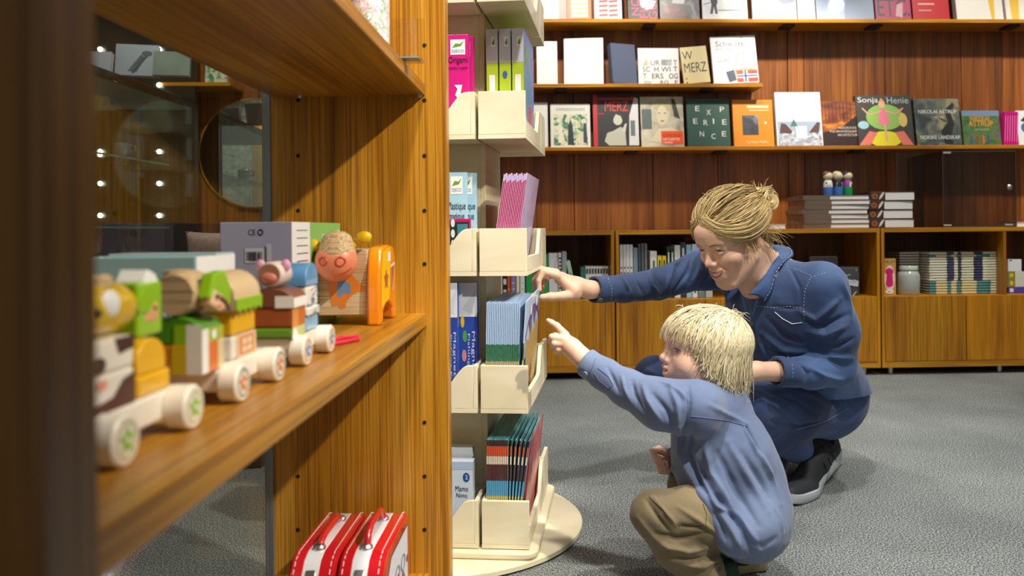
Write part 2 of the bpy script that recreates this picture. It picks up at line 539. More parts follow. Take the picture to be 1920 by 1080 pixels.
BW = col('#efe9da', 0.35, coat=0.3)
def wagon(label, y0, y1, starcol, ringcol, name='toy_wagon'):
    """flat wagon; wheels at y0 and y1, base at the shelf"""
    t = thing(name, label, 'toy train', (-0.285, (y0 + y1) / 2, ZT), group='wagons of the wooden toy train')
    hw = (y1 - y0) / 2
    MB().box(-0.021, 0.021, -hw - 0.012, hw + 0.012, 0.010, 0.029).build('chassis', BW, t, bevel=0.002)
    for yy in (-hw, hw):
        for sx in (-1, 1):
            wh = wheel_mesh(starcol).build('wheel', [BW], t, True)
            wh.location = (sx * 0.0285, yy, CR)
            mb = MB()
            n = 24
            vs = []
            for k in range(n):
                a = 2 * PI * k / n
                vs += [(sx * 0.0083, 0.0115 * math.cos(a), 0.0115 * math.sin(a)), (sx * 0.0083, 0.0098 * math.cos(a), 0.0098 * math.sin(a))]
            mb.mat(1).add(vs, [(2 * k, 2 * ((k + 1) % n), 2 * ((k + 1) % n) + 1, 2 * k + 1) for k in range(n)])
            star(mb, sx * 0.0084, 0.0088, 0.0045, 5, 0)
            mb.mat(2).flat([(sx * 0.0086, 0.0022 * math.cos(k), 0.0022 * math.sin(k)) for k in np.linspace(0, 2 * PI, 12, endpoint=False)])
            mb.build('star_print', [col(starcol, 0.4), col(ringcol, 0.4), col('#e9e4d6', 0.4)], wh)
        MB().tube([(-0.022, yy, CR), (0.022, yy, CR)], 0.004, 8).build('axle', RAWW, t, True)
    return t
w1 = wagon('nearest white toy wagon with green star wheels, half hidden by the near panel', 0.466, 0.554, '#8dc22c', '#c9bf8a')
w2 = wagon('middle white toy wagon with orange star wheels', 0.6415, 0.7286, '#e0792c', '#5b8a76')
w3 = wagon('farthest white toy wagon with blue star wheels', 0.812, 0.899, '#4b97c9', '#e2a66a')
t = thing('pull_string', 'thick red pull string lying behind the toy train', 'string', (-0.285, 0.93, ZT))
MB().tube([(0, -0.012, 0.013), (0.01, 0.0, 0.004), (0.028, 0.02, 0.003), (0.045, 0.055, 0.003), (0.040, 0.078, 0.003), (0.022, 0.07, 0.003), (0.012, 0.04, 0.003)], 0.0026, 8).build('cord', col('#d0233c', 0.6), t, True)

def blk(name, label, x0, x1, y0, y1, z0, z1, mat, group='blocks stacked on the toy train', arch=None, extra=None, cat='toy block'):
    """one block riding on the train; z relative to the shelf top"""
    cx, cy = (x0 + x1) / 2, (y0 + y1) / 2
    t = thing(name, label, cat, (cx, cy, ZT + z0), group=group)
    hx, hy, h = (x1 - x0) / 2, (y1 - y0) / 2, z1 - z0
    g = 0.0003
    if arch == 'x':   # rounded top, axis along y (arched as seen from the front)
        poly = [(-hx, g), (hx, g)] + [(hx * math.cos(a), h * 0.35 + h * 0.65 * math.sin(a)) for a in np.linspace(0, PI, 13)]
        MB().prism(poly, -hy, hy, 'y').build('body', mat, t, True, bevel=0.001)
    elif arch == 'y':
        poly = [(-hy, g), (hy, g)] + [(hy * math.cos(a), h * 0.35 + h * 0.65 * math.sin(a)) for a in np.linspace(0, PI, 13)]
        MB().prism(poly, -hx, hx, 'x').build('body', mat, t, True, bevel=0.001)
    elif arch == 'cyl':
        rr = h / 2
        M = Matrix.Translation((0, 0, rr)) @ Matrix.Rotation(PI / 2, 4, 'X')
        MB().lathe([(0.0001, -hy), (rr * 0.82, -hy), (rr, -hy * 0.7), (rr, hy * 0.8), (rr * 0.9, hy), (0.0001, hy)], 28, M).build('body', mat, t, True)
    else:
        MB().box(-hx, hx, -hy, hy, g, h).build('body', mat, t, bevel=0.0022)
    if extra: extra(t, hx, hy, h)
    return t
def side_print(t, hx, hy, h, art, nm='side_print'):
    art_mesh(nm, art, 2 * hy, h, t, place=lambda x, z, l: (hx + l, x, z), z0=0.0003)
def front_print(t, hx, hy, h, art, nm='front_print'):
    art_mesh(nm, art, 2 * hx, h, t, place=lambda x, z, l: (x, -hy - l, z), z0=0.0003)
GRN = col('#8dbd12', 0.35, coat=0.4); DGRN = col('#4c8f1c', 0.35, coat=0.4)
YEL = col('#eab308', 0.35, coat=0.4); ORG = col('#e08a1c', 0.35, coat=0.4); ORD = col('#c8641c', 0.35, coat=0.4)
LB = col('#8fc0e2', 0.35, coat=0.4); BRN = col('#7b4a33', 0.4, coat=0.3)
zc = 0.029
# wagon 1
blk('cow_block', 'brown and white cow-patched block on the nearest wagon', -0.305, -0.266, 0.462, 0.508, zc, 0.052, BW,
    extra=lambda t, x, y, h: (side_print(t, x, y, h, [('p', '#5a3527', [(0, 0), (1, 0), (1, .85), (.7, .75), (.45, .35), (0, .25)]), ('e', '#e8a08a', .2, .75, .12, .14)]), front_print(t, x, y, h, [('r', '#5a3527', 0, 0, .5, .6)])))
blk('cow_block', 'white block with dark spots under the tiger head', -0.305, -0.266, 0.462, 0.508, 0.052, 0.072, BW,
    extra=lambda t, x, y, h: side_print(t, x, y, h, [('p', '#4a2d22', [(0.6, 0.5), (1, .6), (1, 1), (.5, 1)]), ('e', '#4a2d22', .15, .3, .14, .25)]))
blk('tiger_head', 'yellow barrel-shaped tiger head block on the nearest wagon', -0.307, -0.264, 0.464, 0.524, 0.072, 0.105, col('#d9b30c', 0.3, coat=0.5), arch='cyl', cat='toy head',
    extra=lambda t, x, y, h: (MB().lathe([(0.0001, 0), (0.010, 0), (0.010, 0.005), (0.008, 0.007), (0.0001, 0.007)], 16).build('wood_knob', RAWW, t, True).__setattr__('location', (0, 0.005, h - 0.002)),
                              MB().ball((0.014, -0.004, h * 0.62), (0.004, 0.010, 0.009)).build('white_stripe', WHITE, t, True),
                              MB().ball((0.0145, -0.020, h * 0.5), 0.0036).build('eye', BLACK, t, True),
                              MB().ball((0.002, -0.031, h * 0.42), (0.011, 0.005, 0.010)).build('muzzle', WHITE, t, True)))
blk('yellow_block', 'flat yellow base block at the back of the nearest wagon', -0.305, -0.266, 0.513, 0.556, zc, 0.043, YEL)
blk('yellow_arch', 'yellow arched block standing on the flat yellow block', -0.303, -0.268, 0.515, 0.553, 0.043, 0.066, YEL, arch='y',
    extra=lambda t, x, y, h: MB().prism([(-0.006, h * .93), (0.006, h * .93), (0.008, h * 1.01), (-0.008, h * 1.01)], -x * .5, x * .5, 'x').build('pale_patch', BW, t))
def elf(t, hx, hy, h):
    box('face', col('#d9a074', 0.5), t, hx * 0.2, hx * 1.06, -hy * 0.45, hy * 0.6, h * .25, h * .62, 0.002)
    MB().prism([(-hy, h * .45), (-hy * .2, h * .42), (hy * .6, h * .74), (hy * .3, h * .98), (-hy * .5, h * .95), (-hy * 1.1, h * .7)], -hx * .9, hx * 1.1, 'x').build('hood', GRN, t, bevel=0.001)
    MB().prism([(hy * .3, h * .72), (hy * .9, h * .5), (hy * 1.1, h * .8), (hy * .6, h * 1.12), (0, h * 1.22), (-hy * .4, h * 1.0)], -hx * .8, hx * .9, 'x').build('white_trim', WHITE, t, bevel=0.001)
    MB().ball((hx * 1.08, hy * .25, h * .5), 0.0013).build('eye', BLACK, t)
blk('elf_block', 'green-hooded elf figure block on top of the yellow arch', -0.297, -0.274, 0.528, 0.562, 0.066, 0.103, GRN, extra=elf, cat='toy figure')
# wagon 2
blk('trouser_block', 'orange and white trouser block low on the middle wagon', -0.305, -0.264, 0.601, 0.64, zc, 0.052, ORG,
    extra=lambda t, x, y, h: (side_print(t, x, y, h, [('r', '#f0ede4', 0, 0, .3, 1), ('r', '#d9742a', .3, 0, .72, 1), ('r', '#d8c79a', .72, 0, 1, 1)]), front_print(t, x, y, h, [('r', '#f0ede4', .72, 0, 1, 1), ('r', '#d4b40c', .45, 0, .72, 1)])))
blk('jacket_block', 'green jacket block with white front on the middle wagon', -0.305, -0.264, 0.601, 0.64, 0.052, 0.073, DGRN, arch='x',
    extra=lambda t, x, y, h: (side_print(t, x, y, h * .5, [('r', '#f0ede4', 0, 0, .3, 1), ('r', '#a8b43c', .3, 0, 1, 1), ('e', '#f2f2f2', .55, .5, .1, .35)]), front_print(t, x, y, h * .7, [('r', '#f0ede4', .72, 0, 1, 1), ('r', '#8dbd12', .5, 0, .72, 1)])))
def dwarf(t, hx, hy, h):
    MB().lathe([(0.012, 0), (0.0125, 0.004), (0.0001, 0.005)], 18).build('wood_knob', RAWW, t, True).location = (-0.004, 0, h - 0.0035)
    r0 = h / 2
    MB().prism([(-hy * .9, h * .40), (-hy * .5, h * .95), (hy * .5, h * 1.0), (hy * 1.1, h * .55), (hy * .95, h * .1), (hy * .3, h * .35)], hx - 0.004, hx + 0.006, 'x').build('hood', GRN, t, bevel=0.0015)
    MB().prism([(-hy * .8, h * .25), (-hy * .6, h * .62), (hy * .25, h * .40), (hy * .6, h * .12), (0, h * .05)], hx - 0.003, hx + 0.0065, 'x').build('face', col('#e6bd98', 0.5), t, bevel=0.0015)
    MB().ball((hx + 0.0068, -hy * .38, h * .42), 0.0021).build('eye', BLACK, t, True)
    MB().tube([(hx + 0.007, -hy * .1, h * .38), (hx + 0.0072, hy * .3, h * .28), (hx + 0.0072, hy * .7, h * .05)], 0.0016, 6).build('hair_fringe', BRN, t, True)
    MB().tube([(hx + 0.0068, -hy * .3, h * .2), (hx + 0.007, 0, h * .17)], 0.0007, 6).build('mouth', col('#c8563c', 0.5), t, True)
blk('dwarf_head', 'raw wood dwarf head block with green hood on the middle wagon', -0.305, -0.264, 0.600, 0.642, 0.073, 0.106, RAWW, arch='cyl', extra=dwarf, cat='toy head')
def house(t, hx, hy, h): side_print(t, hx, hy, h, [('r', '#e9c39a', .15, 0, 1, 1), ('r', '#dd8c50', .28, .12, .9, .9), ('r', '#ecd2a8', .38, .22, .8, .8), ('l', '#d67c3e', [(.38, .5), (.8, .5)], .0012), ('l', '#d67c3e', [(.58, .22), (.58, .8)], .0012)])
blk('house_block', 'white house block with orange window at the rear of the middle wagon', -0.303, -0.266, 0.664, 0.716, zc, 0.049, BW, extra=house)
blk('yellow_block', 'yellow block between house block and green roof block', -0.303, -0.266, 0.664, 0.716, 0.049, 0.070, YEL)
def scal(t, hx, hy, h):
    MB().box(hx - 0.0002, hx + 0.0015, -hy, hy, 0.001, h * .32).build('green_band', GRN, t, bevel=0.0005)
    for k in range(5):
        MB().tube([(hx + 0.0005, -hy + (k + .5) * hy * .4, 0.001), (hx + 0.0022, -hy + (k + .5) * hy * .4, 0.001)], 0.0022, 10).build('scallop', GRN, t, True)
blk('roof_block', 'tan arched roof block with green scalloped rim on the middle wagon', -0.307, -0.262, 0.660, 0.718, 0.070, 0.103, col('#d3b78e', 0.4), arch='x', extra=scal)
# wagon 3
blk('green_block', 'green and white scalloped block low on the farthest wagon', -0.303, -0.260, 0.797, 0.838, zc, 0.040, col('#6f9f2a', 0.4),
    extra=lambda t, x, y, h: side_print(t, x, y, h, [('r', '#c9d08a', 0, 0, 1, 1), ('p', '#f4f2ea', [(0, 0), (.4, 0), (.3, .9), (.1, .9)])]))
blk('orange_block', 'brown and orange block in the middle of the pig stack', -0.304, -0.260, 0.797, 0.838, 0.040, 0.060, col('#a2501e', 0.4, coat=0.3),
    extra=lambda t, x, y, h: side_print(t, x, y, h, [('r', '#dd9448', 0, 0, .5, 1), ('r', '#c9702a', .5, 0, 1, 1)]))
blk('brown_block', 'brown and white arched block directly under the pig head', -0.306, -0.258, 0.796, 0.840, 0.060, 0.080, BRN, arch='x',
    extra=lambda t, x, y, h: (side_print(t, x, y, h * .5, [('r', '#f4f0ea', 0, 0, 1, 1)]), front_print(t, x, y, h * .6, [('r', '#f4f0ea', .62, 0, 1, 1)])))
def pig(t, hx, hy, h):
    MB().ball((0, -hy * .95, h * .38), (0.009, 0.005, 0.006)).build('snout', col('#cf7a68', 0.5), t, True)
    for s in (-1, 1):
        MB().ball((s * 0.0075, -hy * .96, h * .68), 0.0018).build('eye', BLACK, t, True)
        MB().ball((s * hx * .85, -hy * .35, h * .85), (0.005, 0.003, 0.006)).build('ear', col('#e6a7c4', 0.5), t, True)
blk('pig_head', 'pink pig head block with brown face on the farthest wagon', -0.297, -0.267, 0.796, 0.834, 0.080, 0.106, col('#e2cfc6', 0.4), arch='cyl', extra=lambda t, x, y, h: (pig(t, x, y, h), MB().lathe([(0.0001, 0), (h * .42, 0), (h * .42, 0.0008), (0.0001, 0.0008)], 24, Matrix.Translation((0, -y - 0.0002, h / 2)) @ Matrix.Rotation(PI / 2, 4, 'X')).build('face', col('#a8775c', 0.5), t, True)), cat='toy head')
def dots(t, hx, hy, h):
    random.seed(2)
    side_print(t, hx, hy, h, [('e', '#4c86b8', random.random() * .9 + .05, random.random() * .9 + .05, .045, .07) for _ in range(16)])
    front_print(t, hx, hy, h, [('e', '#4c86b8', random.random() * .9 + .05, random.random() * .9 + .05, .045, .07) for _ in range(10)])
blk('blue_block', 'plain blue block low at the rear of the farthest wagon', -0.300, -0.262, 0.851, 0.893, zc, 0.045, LB)
blk('dotted_block', 'thin white block with small blue dots on the plain blue block', -0.302, -0.260, 0.850, 0.894, 0.045, 0.055, BW, extra=dots)
blk('dotted_block', 'taller white dotted block at the rear of the farthest wagon', -0.300, -0.262, 0.851, 0.893, 0.055, 0.077, BW, extra=dots)
def cone(t, hx, hy, h): MB().lathe([(0.011, h), (0.006, h + 0.006), (0.0001, h + 0.008)], 18).build('tip', LB, t, True)
blk('blue_hat_block', 'blue rounded hat block on top of the dotted blocks', -0.302, -0.262, 0.850, 0.894, 0.077, 0.102, col('#5e98c6', 0.35, coat=0.4), arch='y')

# ---- toy boxes behind the train
bx = thing('toy_carton', 'pale blue carton with a white end, behind the toy train', 'box', (-0.395, 0.81, ZT))
teal = photo('teal_card', [(0.35, '#8fb9bb'), (0.65, '#b6cbd2')], 3, 2, 0.5)
MB().box(-0.055, 0.055, -0.048, 0.048, 0, 0.113).build('carton', teal, bx, bevel=0.001)
art_mesh('end_print', [('r', '#eef0ee', 0.02, 0, .98, 1), ('o', '#4d8a7a', .82, .72, .09, .1, .02), ('e', '#8ab8a8', .82, .7, .05, .06)], 0.096, 0.113, bx, place=lambda x, z, l: (0.055 + l, x, z))
art_mesh('front_print', [('e', '#c08ac6', .35, .55, .1, .1), ('t', '#e8eef0', 'train', .5, .5, .9, .62)], 0.11, 0.113, bx, place=lambda x, z, l: (x, -0.048 - l, z))
box('lid_flap', teal, bx, -0.054, 0.054, 0.0, 0.047, 0.1132, 0.115)
bx = thing('toy_carton', 'grey carton with barcode and green picture side, beside the cow toy', 'box', (-0.389, 1.17, ZT))
MB().box(-0.047, 0.047, -0.12, 0.12, 0, 0.149).build('carton', photo('mauve_card', [(0.3, '#8f91ac'), (0.7, '#a3a5bc')], 3, 2, 0.4), bx, bevel=0.001)
bars = []
random.seed(9)
x = 0.37
while x < 0.60:
    bw_ = random.choice((.006, .012, .018)); bars.append(('r', '#22242c', x, .66, x + bw_, .74)); x += bw_ + random.choice((.006, .012))
art_mesh('front_print', [('t', '#30323c', 'CE', .40, .885, .50, .935), ('o', '#30323c', .57, .91, .04, .03, .014), ('r', '#c2c3d0', .35, .64, .62, .77), ] + bars + [('r', '#b4b6c8', .66, .58, .73, .81)] + [('r', '#3a3c48', .45 - .06 * (k % 2), .36 + .02 * k, .60 + .05 * (k % 3), .368 + .02 * k) for k in range(5)], 0.094, 0.149, bx, place=lambda x, z, l: (x, -0.12 - l, z))
art_mesh('side_print', [('r', '#eceff0', 0, 0, .33, 1), ('r', '#86c06a', .33, 0, 1, 1)] + [('r', '#51545a', .08, .92 - k * .07, .28, .928 - k * .07) for k in range(8)] + [('t', '#f4f6f0', 'Geleba', .55, .83, .80, .89), ('e', '#d9b46a', .62, .45, .16, .2), ('e', '#e8926a', .62, .40, .12, .1), ('e', '#ded6c8', .62, .60, .1, .08), ('o', '#e8f0e0', .92, .88, .04, .05, .015)], 0.24, 0.149, bx, place=lambda x, z, l: (0.047 + l, x, z))

# ---- cow shape sorter
cw = thing('cow_toy', 'wooden cow shape-sorter toy with orange end and peach head', 'toy', (-0.303, 1.205, ZT))
MB().box(-0.036, 0.036, -0.05, 0.05, 0.014, 0.109).build('body', RAWW, cw, bevel=0.002)
def endpanel(name, x0, x1, mat):
    o = MB()
    out = [(-0.060, 0.0), (-0.040, 0.0), (-0.036, 0.018), (-0.015, 0.028), (0.015, 0.028), (0.036, 0.018), (0.040, 0.0), (0.060, 0.0),
           (0.058, 0.07), (0.050, 0.10), (0.040, 0.112), (0.0, 0.116), (-0.040, 0.112), (-0.050, 0.10), (-0.058, 0.07)]
    o.prism(out, x0, x1, 'x')
    return o.build(name, mat, cw, True, bevel=0.004, seg=3)
ep = endpanel('orange_end', 0.0365, 0.056, col('#f08a0c', 0.25, coat=0.7))
endpanel('blue_end', -0.056, -0.0365, col('#4f7f9c', 0.3, coat=0.5))
art_mesh('hole_print', [('p', '#edb80c', [(.04, .20), (.35, .27), (.52, .30), (.60, .5), (.62, .96), (.4, .955), (.16, .9), (.08, .7)]), ('r', '#f2f2f4', .46, .78, .62, .9)], 0.12, 0.116, ep, place=lambda x, z, l: (0.056 + l, x, z))
mbh = MB(); star(mbh, 0.0566, 0.017, 0.0095, 5, 0, -0.018, 0.064); mbh.build('star_hole', col('#a8520c', 0.8), ep)
art_mesh('triangle_hole', [('p', '#e6d2cc', [(.60, .72), (.88, .76), (.74, .36)]), ('p', '#b4500e', [(.63, .69), (.85, .72), (.74, .42)])], 0.12, 0.116, ep, place=lambda x, z, l: (0.0563 + l, x, z))
art_mesh('chick_print', [('p', '#e2842a', [(.22, .62), (.30, .68), (.62, .68), (.85, .48), (.98, .42), (.70, .32), (.58, .22), (.55, .12), (.45, .10), (.40, .16), (.28, .14), (.24, .30), (.20, .45)]), ('p', '#6f93b8', [(.38, .30), (.40, .52), (.52, .56), (.66, .46), (.66, .32), (.54, .35), (.46, .28)])], 0.072, 0.095, cw, place=lambda x, z, l: (x, -0.05 - l, z + 0.014))
hd = MB()
hd.ball((0, 0, 0), (0.030, 0.024, 0.029), 24, 14).build('head', col('#e58a66', 0.4, coat=0.2), cw, True).location = (-0.005, -0.066, 0.093)
MB().lathe([(0.0001, -0.002), (0.027, -0.002), (0.024, 0.016), (0.018, 0.028), (0.010, 0.033), (0.0001, 0.034)], 24).build('brow', RAWW, cw, True).location = (-0.004, -0.062, 0.1025)
for sx in (-1, 1):
    e = MB().ball((0, 0, 0), (0.013, 0.008, 0.0095)).build('ear', col('#e6ba0a', 0.3, coat=0.5), cw, True)
    e.location = (-0.004 + sx * 0.036, -0.058, 0.126 if sx > 0 else 0.116); e.rotation_euler = (0, -sx * 0.3, 0)
    MB().tube([(-0.004 + sx * 0.02, -0.06, 0.112), (-0.004 + sx * 0.03, -0.058, 0.122 if sx > 0 else 0.114)], 0.004, 8).build('ear_stem', col('#e6ba0a', 0.3), cw, True)
    nz = []
    for k in range(17):
        a = 2 * PI * k / 16
        xx = -0.005 + sx * 0.0125 + 0.006 * math.cos(a); zz = 0.094 + 0.006 * math.sin(a)
        q = max(0.0, 1 - ((xx + 0.005) / 0.030) ** 2 - ((zz - 0.093) / 0.029) ** 2)
        nz.append((xx, -0.066 - 0.0245 * math.sqrt(q), zz))
    MB().tube(nz, 0.0012, 6, cap=False).build('nostril_ring', col('#cc4a22', 0.4), cw, True)
    MB().ball((-0.004 + sx * 0.009, -0.0795, 0.124), 0.0015).build('eye', BLACK, cw, True)
sm = []
for k in range(9):
    a = k / 8
    xx = 0.004 + 0.016 * a; zz = 0.076 + 0.008 * a * a
    q = max(0.0, 1 - ((xx + 0.005) / 0.030) ** 2 - ((zz - 0.093) / 0.029) ** 2)
    sm.append((xx, -0.066 - 0.0243 * math.sqrt(q), zz))
MB().tube(sm, 0.0008, 6).build('smile', col('#b8401e', 0.4), cw, True)

# ---- two shrink-wrapped tin lunch boxes on the lowest shelf
def lunchbox(label, x0, x1, raise_handle):
    t = thing('lunch_box', label, 'lunch box', ((x0 + x1) / 2, 1.175, ZL), group='red and white tin lunch boxes')
    hx, hy, h = (x1 - x0) / 2, 0.105, 0.121
    red = photo('tin_red', [(0.3, '#c2151f'), (0.7, '#d4202a')], 5, 2, 0.5, 0.22, coat=1.0)
    wht = photo('tin_white', [(0.3, '#dfe3ea'), (0.7, '#eceef2')], 5, 2, 0.5, 0.22, coat=1.0)
    prof = [(-hy, 0), (hy, 0), (hy, h * .86), (hy * .93, h * .96), (hy * .8, h), (-hy * .60, h), (-hy * .78, h * .95), (-hy * .92, h * .82), (-hy, h * .62)]
    bands = [(-1, -.92, red), (-.92, -.42, red), (-.42, .30, wht), (.30, .93, red), (.93, 1, red)]
    nm = ('rim', 'red_stripe', 'white_stripe', 'red_stripe', 'rim')
    for (a, c, mt_), n_ in zip(bands, nm):
        sc = 0.975 if n_ == 'rim' else 1.0
        pr = [(y * sc, z * sc + (1 - sc) * 0.02) for y, z in prof]
        MB().prism(pr, a * hx, c * hx, 'x').build(n_, mt_, t, True, bevel=0.0006, seg=1)
    # stitching seams
    for xx in (-.78, .78):
        pts = [(xx * hx, y, z) for y, z in prof[2:]] + [(xx * hx, -hy, 0.005)]
        nrm = []
        for (x, y, z) in pts: nrm.append((x, y * 1.004, z + 0.0006))
        sm_ = MB()
        for p, q in zip(nrm, nrm[1:]):
            p, q = Vector(p), Vector(q); L = (q - p).length; k = max(1, int(L / 0.008))
            for i in range(k):
                sm_.tube([p.lerp(q, (i + .1) / k), p.lerp(q, (i + .75) / k)], 0.0006, 5)
        sm_.build('stitching', PAPER, t)
    # handle with chrome mounts
    zh = h + 0.001
    up = 0.022 if raise_handle else 0.010
    MB().tube([(0, -0.052, zh), (0, -0.046, zh + up * .7), (0.0, -0.03, zh + up), (0, 0.03, zh + up), (0, 0.046, zh + up * .7), (0, 0.052, zh)], 0.0052, 10).build('handle', red, t, True)
    for yy in (-0.055, 0.055):
        MB().lathe([(0.009, 0), (0.009, 0.003), (0.006, 0.006), (0.0001, 0.0065)], 16).build('handle_mount', STEEL, t, True).location = (0, yy, h)
    lk = MB().box(-0.008, 0.008, -0.004, 0.004, -0.012, 0.010).build('latch', STEEL, t, True, bevel=0.002)
    lk.location = (-hx * .05, -hy * .90, h * .80); lk.rotation_euler = (-0.8, 0, 0)
    # little clubs on the white stripe
    cl = MB()
    for q in range(4):
        a = PI / 2 * q + .6
        cl.lathe([(0.0001, 0), (0.004, 0), (0.004, 0.0008), (0.0001, 0.0008)], 10, Matrix.Translation((0.005 * math.cos(a), -hy - 0.0002, h * .42 + 0.005 * math.sin(a))) @ Matrix.Rotation(PI / 2, 4, 'X'))
    cl.build('flower_print', red, t)
    art_mesh('picture', [('p', '#dfe4ea', [(.1, .06), (.9, .06), (.9, .85), (.3, .85), (.1, .55)]), ('l', '#3c6ea0', [(.1, .06), (.9, .06), (.9, .85), (.3, .85), (.1, .55), (.1, .06)], .002)] +
             [('o', '#6f86a8', .3 + .2 * (k % 3), .25 + .25 * (k // 3), .08, .1, .02) for k in range(6)] + [('e', '#b0485a', .35 + .17 * k, .35 + .1 * (k % 2), .03, .05) for k in range(4)],
             2 * hy, h, t, place=lambda x, z, l: (hx + l, x, z))
    return t
lunchbox('red and white tin lunch box standing against the glass back', -0.361, -0.298, False)
lunchbox('red and white tin lunch box with raised handle, nearer the bookcase front', -0.295, -0.232, True)
# ------------------------------------------------------------------ revolving birch rack
RROT = rad(-5)
RH, RW = 0.211, 0.1025
cr, sr = math.cos(RROT), math.sin(RROT)
_cx, _cy = RH * cr + RH * sr, RH * sr - RH * cr       # rotated (RH,-RH)
RC = Vector((-0.053 - _cx, 1.66 - _cy, 0))
def rl(x, y, z): return Vector((RC.x + cr * x - sr * y, RC.y + sr * x + cr * y, z))
def rpx(px, py, ly):
    """pixel -> local (x, z) on rack plane y = ly"""
    d = ray(px, py)
    nrm = Vector((-sr, cr, 0))
    o = rl(0, ly, 0)
    t_ = (o - CAM).dot(nrm) / d.dot(nrm)
    p = CAM + d * t_
    q = p - RC
    return cr * q.x + sr * q.y, p.z
rack = thing('display_rack', 'revolving birch plywood rack with tiers of troughs on a round base', 'display rack', RC, (0, 0, RROT))
MB().lathe([(0.0001, 0), (0.300, 0), (0.310, 0.005), (0.310, 0.014), (0.304, 0.019), (0.0001, 0.019)], 72).build('round_base', BIRCH, rack, True)
tray = [(-RH - 0.018, -RH - 0.018), (RH + 0.018, -RH - 0.018), (RH + 0.018, RH + 0.018), (-RH - 0.018, RH + 0.018)]
tr = []
for (sx, sy, a0) in ((1, -1, -90), (1, 1, 0), (-1, 1, 90), (-1, -1, 180)):
    for k in range(6):
        a = rad(a0 + 18 * k)
        tr.append((sx * (RH - 0.012) + 0.03 * math.cos(a), sy * (RH - 0.012) + 0.03 * math.sin(a)))
MB().prism(tr, 0.020, 0.034, 'z').build('tray', BIRCH, rack, True, bevel=0.004, seg=3)
core = RH - RW
for k in range(4):
    a = k * PI / 2
    M = Matrix.Rotation(a, 4, 'Z')
    MB().box(-core, core - 0.012, -core, -core + 0.012, 0.034, 1.75, M).build('core_panel', BIRCHZ, rack, bevel=0.001)
TZ = [0.036, 0.318, 0.604, 0.890, 1.176, 1.462]
TB = 0.099
tk = 0.009
def trough(k, z):
    a = k * PI / 2
    M = Matrix.Rotation(a, 4, 'Z') @ Matrix.Translation((0, 0, z))
    x0, x1 = -RH, RH - RW - 0.004
    y0, y1 = -RH, -RH + RW - 0.003
    e = bpy.data.objects.new('trough', None); COL.objects.link(e); e.parent = rack
    e.matrix_local = M
    box('bottom', BIRCH, e, x0, x1, y0, y1, 0, tk)
    box('end_panel', BIRCH, e, x0, x0 + tk, y0, y1, tk, TB, 0.001)
    box('end_panel', BIRCH, e, x1 - tk, x1, y0, y1, tk, TB, 0.001)
    box('inner_panel', BIRCH, e, x0 + tk, x1 - tk, y1 - tk, y1, tk, TB)
    low = TB * 0.40
    xs, xe = x1 - tk - 0.010, x1 - tk - 0.075     # S curve from tall to low
    pts = [(x0 + tk, tk), (x1 - tk, tk), (x1 - tk, TB)]
    for i in range(13):
        u = i / 12
        sft = u * u * (3 - 2 * u)
        pts.append((xs + (xe - xs) * u, TB - 0.0005 - (TB - low) * sft))
    pts += [(x0 + tk + 0.02, low), (x0 + tk + 0.006, low + 0.004), (x0 + tk, low + 0.014)]
    MB().prism(pts, y0, y0 + tk, 'y').build('cut_panel', BIRCH, e, True, bevel=0.0012)
for z in TZ:
    for k in range(4): trough(k, z)

# things in the troughs. booklets stand in trough 1 (runs back along the right side), covers face +x
XA0, XA1 = RH - RW + 0.012, RH - 0.010
def at_rack(name, label, cat, x, y, z, rot=(0, 0, 0), group=None):
    return thing(name, label, cat, rl(x, y, z), (rot[0], rot[1], RROT + rot[2]), group)

def booklet(name, label, group, x, z, depth, height, thick, cover, spine_bands, lean=0.0, y=-RH + 0.012, lift=0.0, art=None, pitch=0.0):
    """thin booklet, spine to the shopper (-y), cover to +x"""
    t = at_rack(name, label, 'booklet', x, y, z + lift, (pitch, lean, 0), group)
    mb = MB(); mats = [cover]
    mb.box(-thick / 2, thick / 2, 0.0015, depth, 0, height)
    mb.build('cover', mats, t, bevel=0.0005)
    art_mesh('spine', [('r', c, 0, a, 1, b_) for a, b_, c in spine_bands], thick * 0.86, height, t, place=lambda xx, zz, l: (xx, 0.0015 - l, zz), z0=0.0009)
    if art:
        art_mesh('cover_print', art, depth, height, t, place=lambda xx, zz, l: (thick / 2 + l, xx + depth / 2, zz))
    return t

# third tier down: blue castle booklets
zb = TZ[1] + tk + 0.0005
castle = photo('castle_cover', [(0.3, '#a4c2ea'), (0.5, '#b4d0f0'), (0.7, '#cadff6')], 9, 3, 0.8)
bands = [(0, .12, '#cfc69c'), (.12, .30, '#86b4c4'), (.30, .40, '#d9cfa2'), (.40, .44, '#b8a878'), (.44, .60, '#2f7446'), (.60, 1, '#aecdf0')]
cart = [('r', '#bcae88', 0, 0, 1, .40), ('p', '#c4a25e', [(.05, .0), (.95, 0), (.95, .62), (.8, .70), (.6, .58), (.45, .72), (.3, .55), (.12, .62)]), ('p', '#6a5a9c', [(.05, .60), (.2, .78), (.35, .62), (.5, .84), (.65, .66), (.85, .86), (.98, .66), (.98, .72), (.5, .9), (.05, .66)]), ('e', '#f2f4f8', .75, .90, .08, .06), ('e', '#f2f4f8', .35, .86, .07, .05), ('p', '#7c4a2c', [(.45, 0), (.6, 0), (.6, .22), (.52, .3), (.45, .22)]), ('r', '#3f7a4a', .02, .30, .12, .44)]
N = 20
x0_, x1_ = XA0 - 0.001, XA1 - 0.010
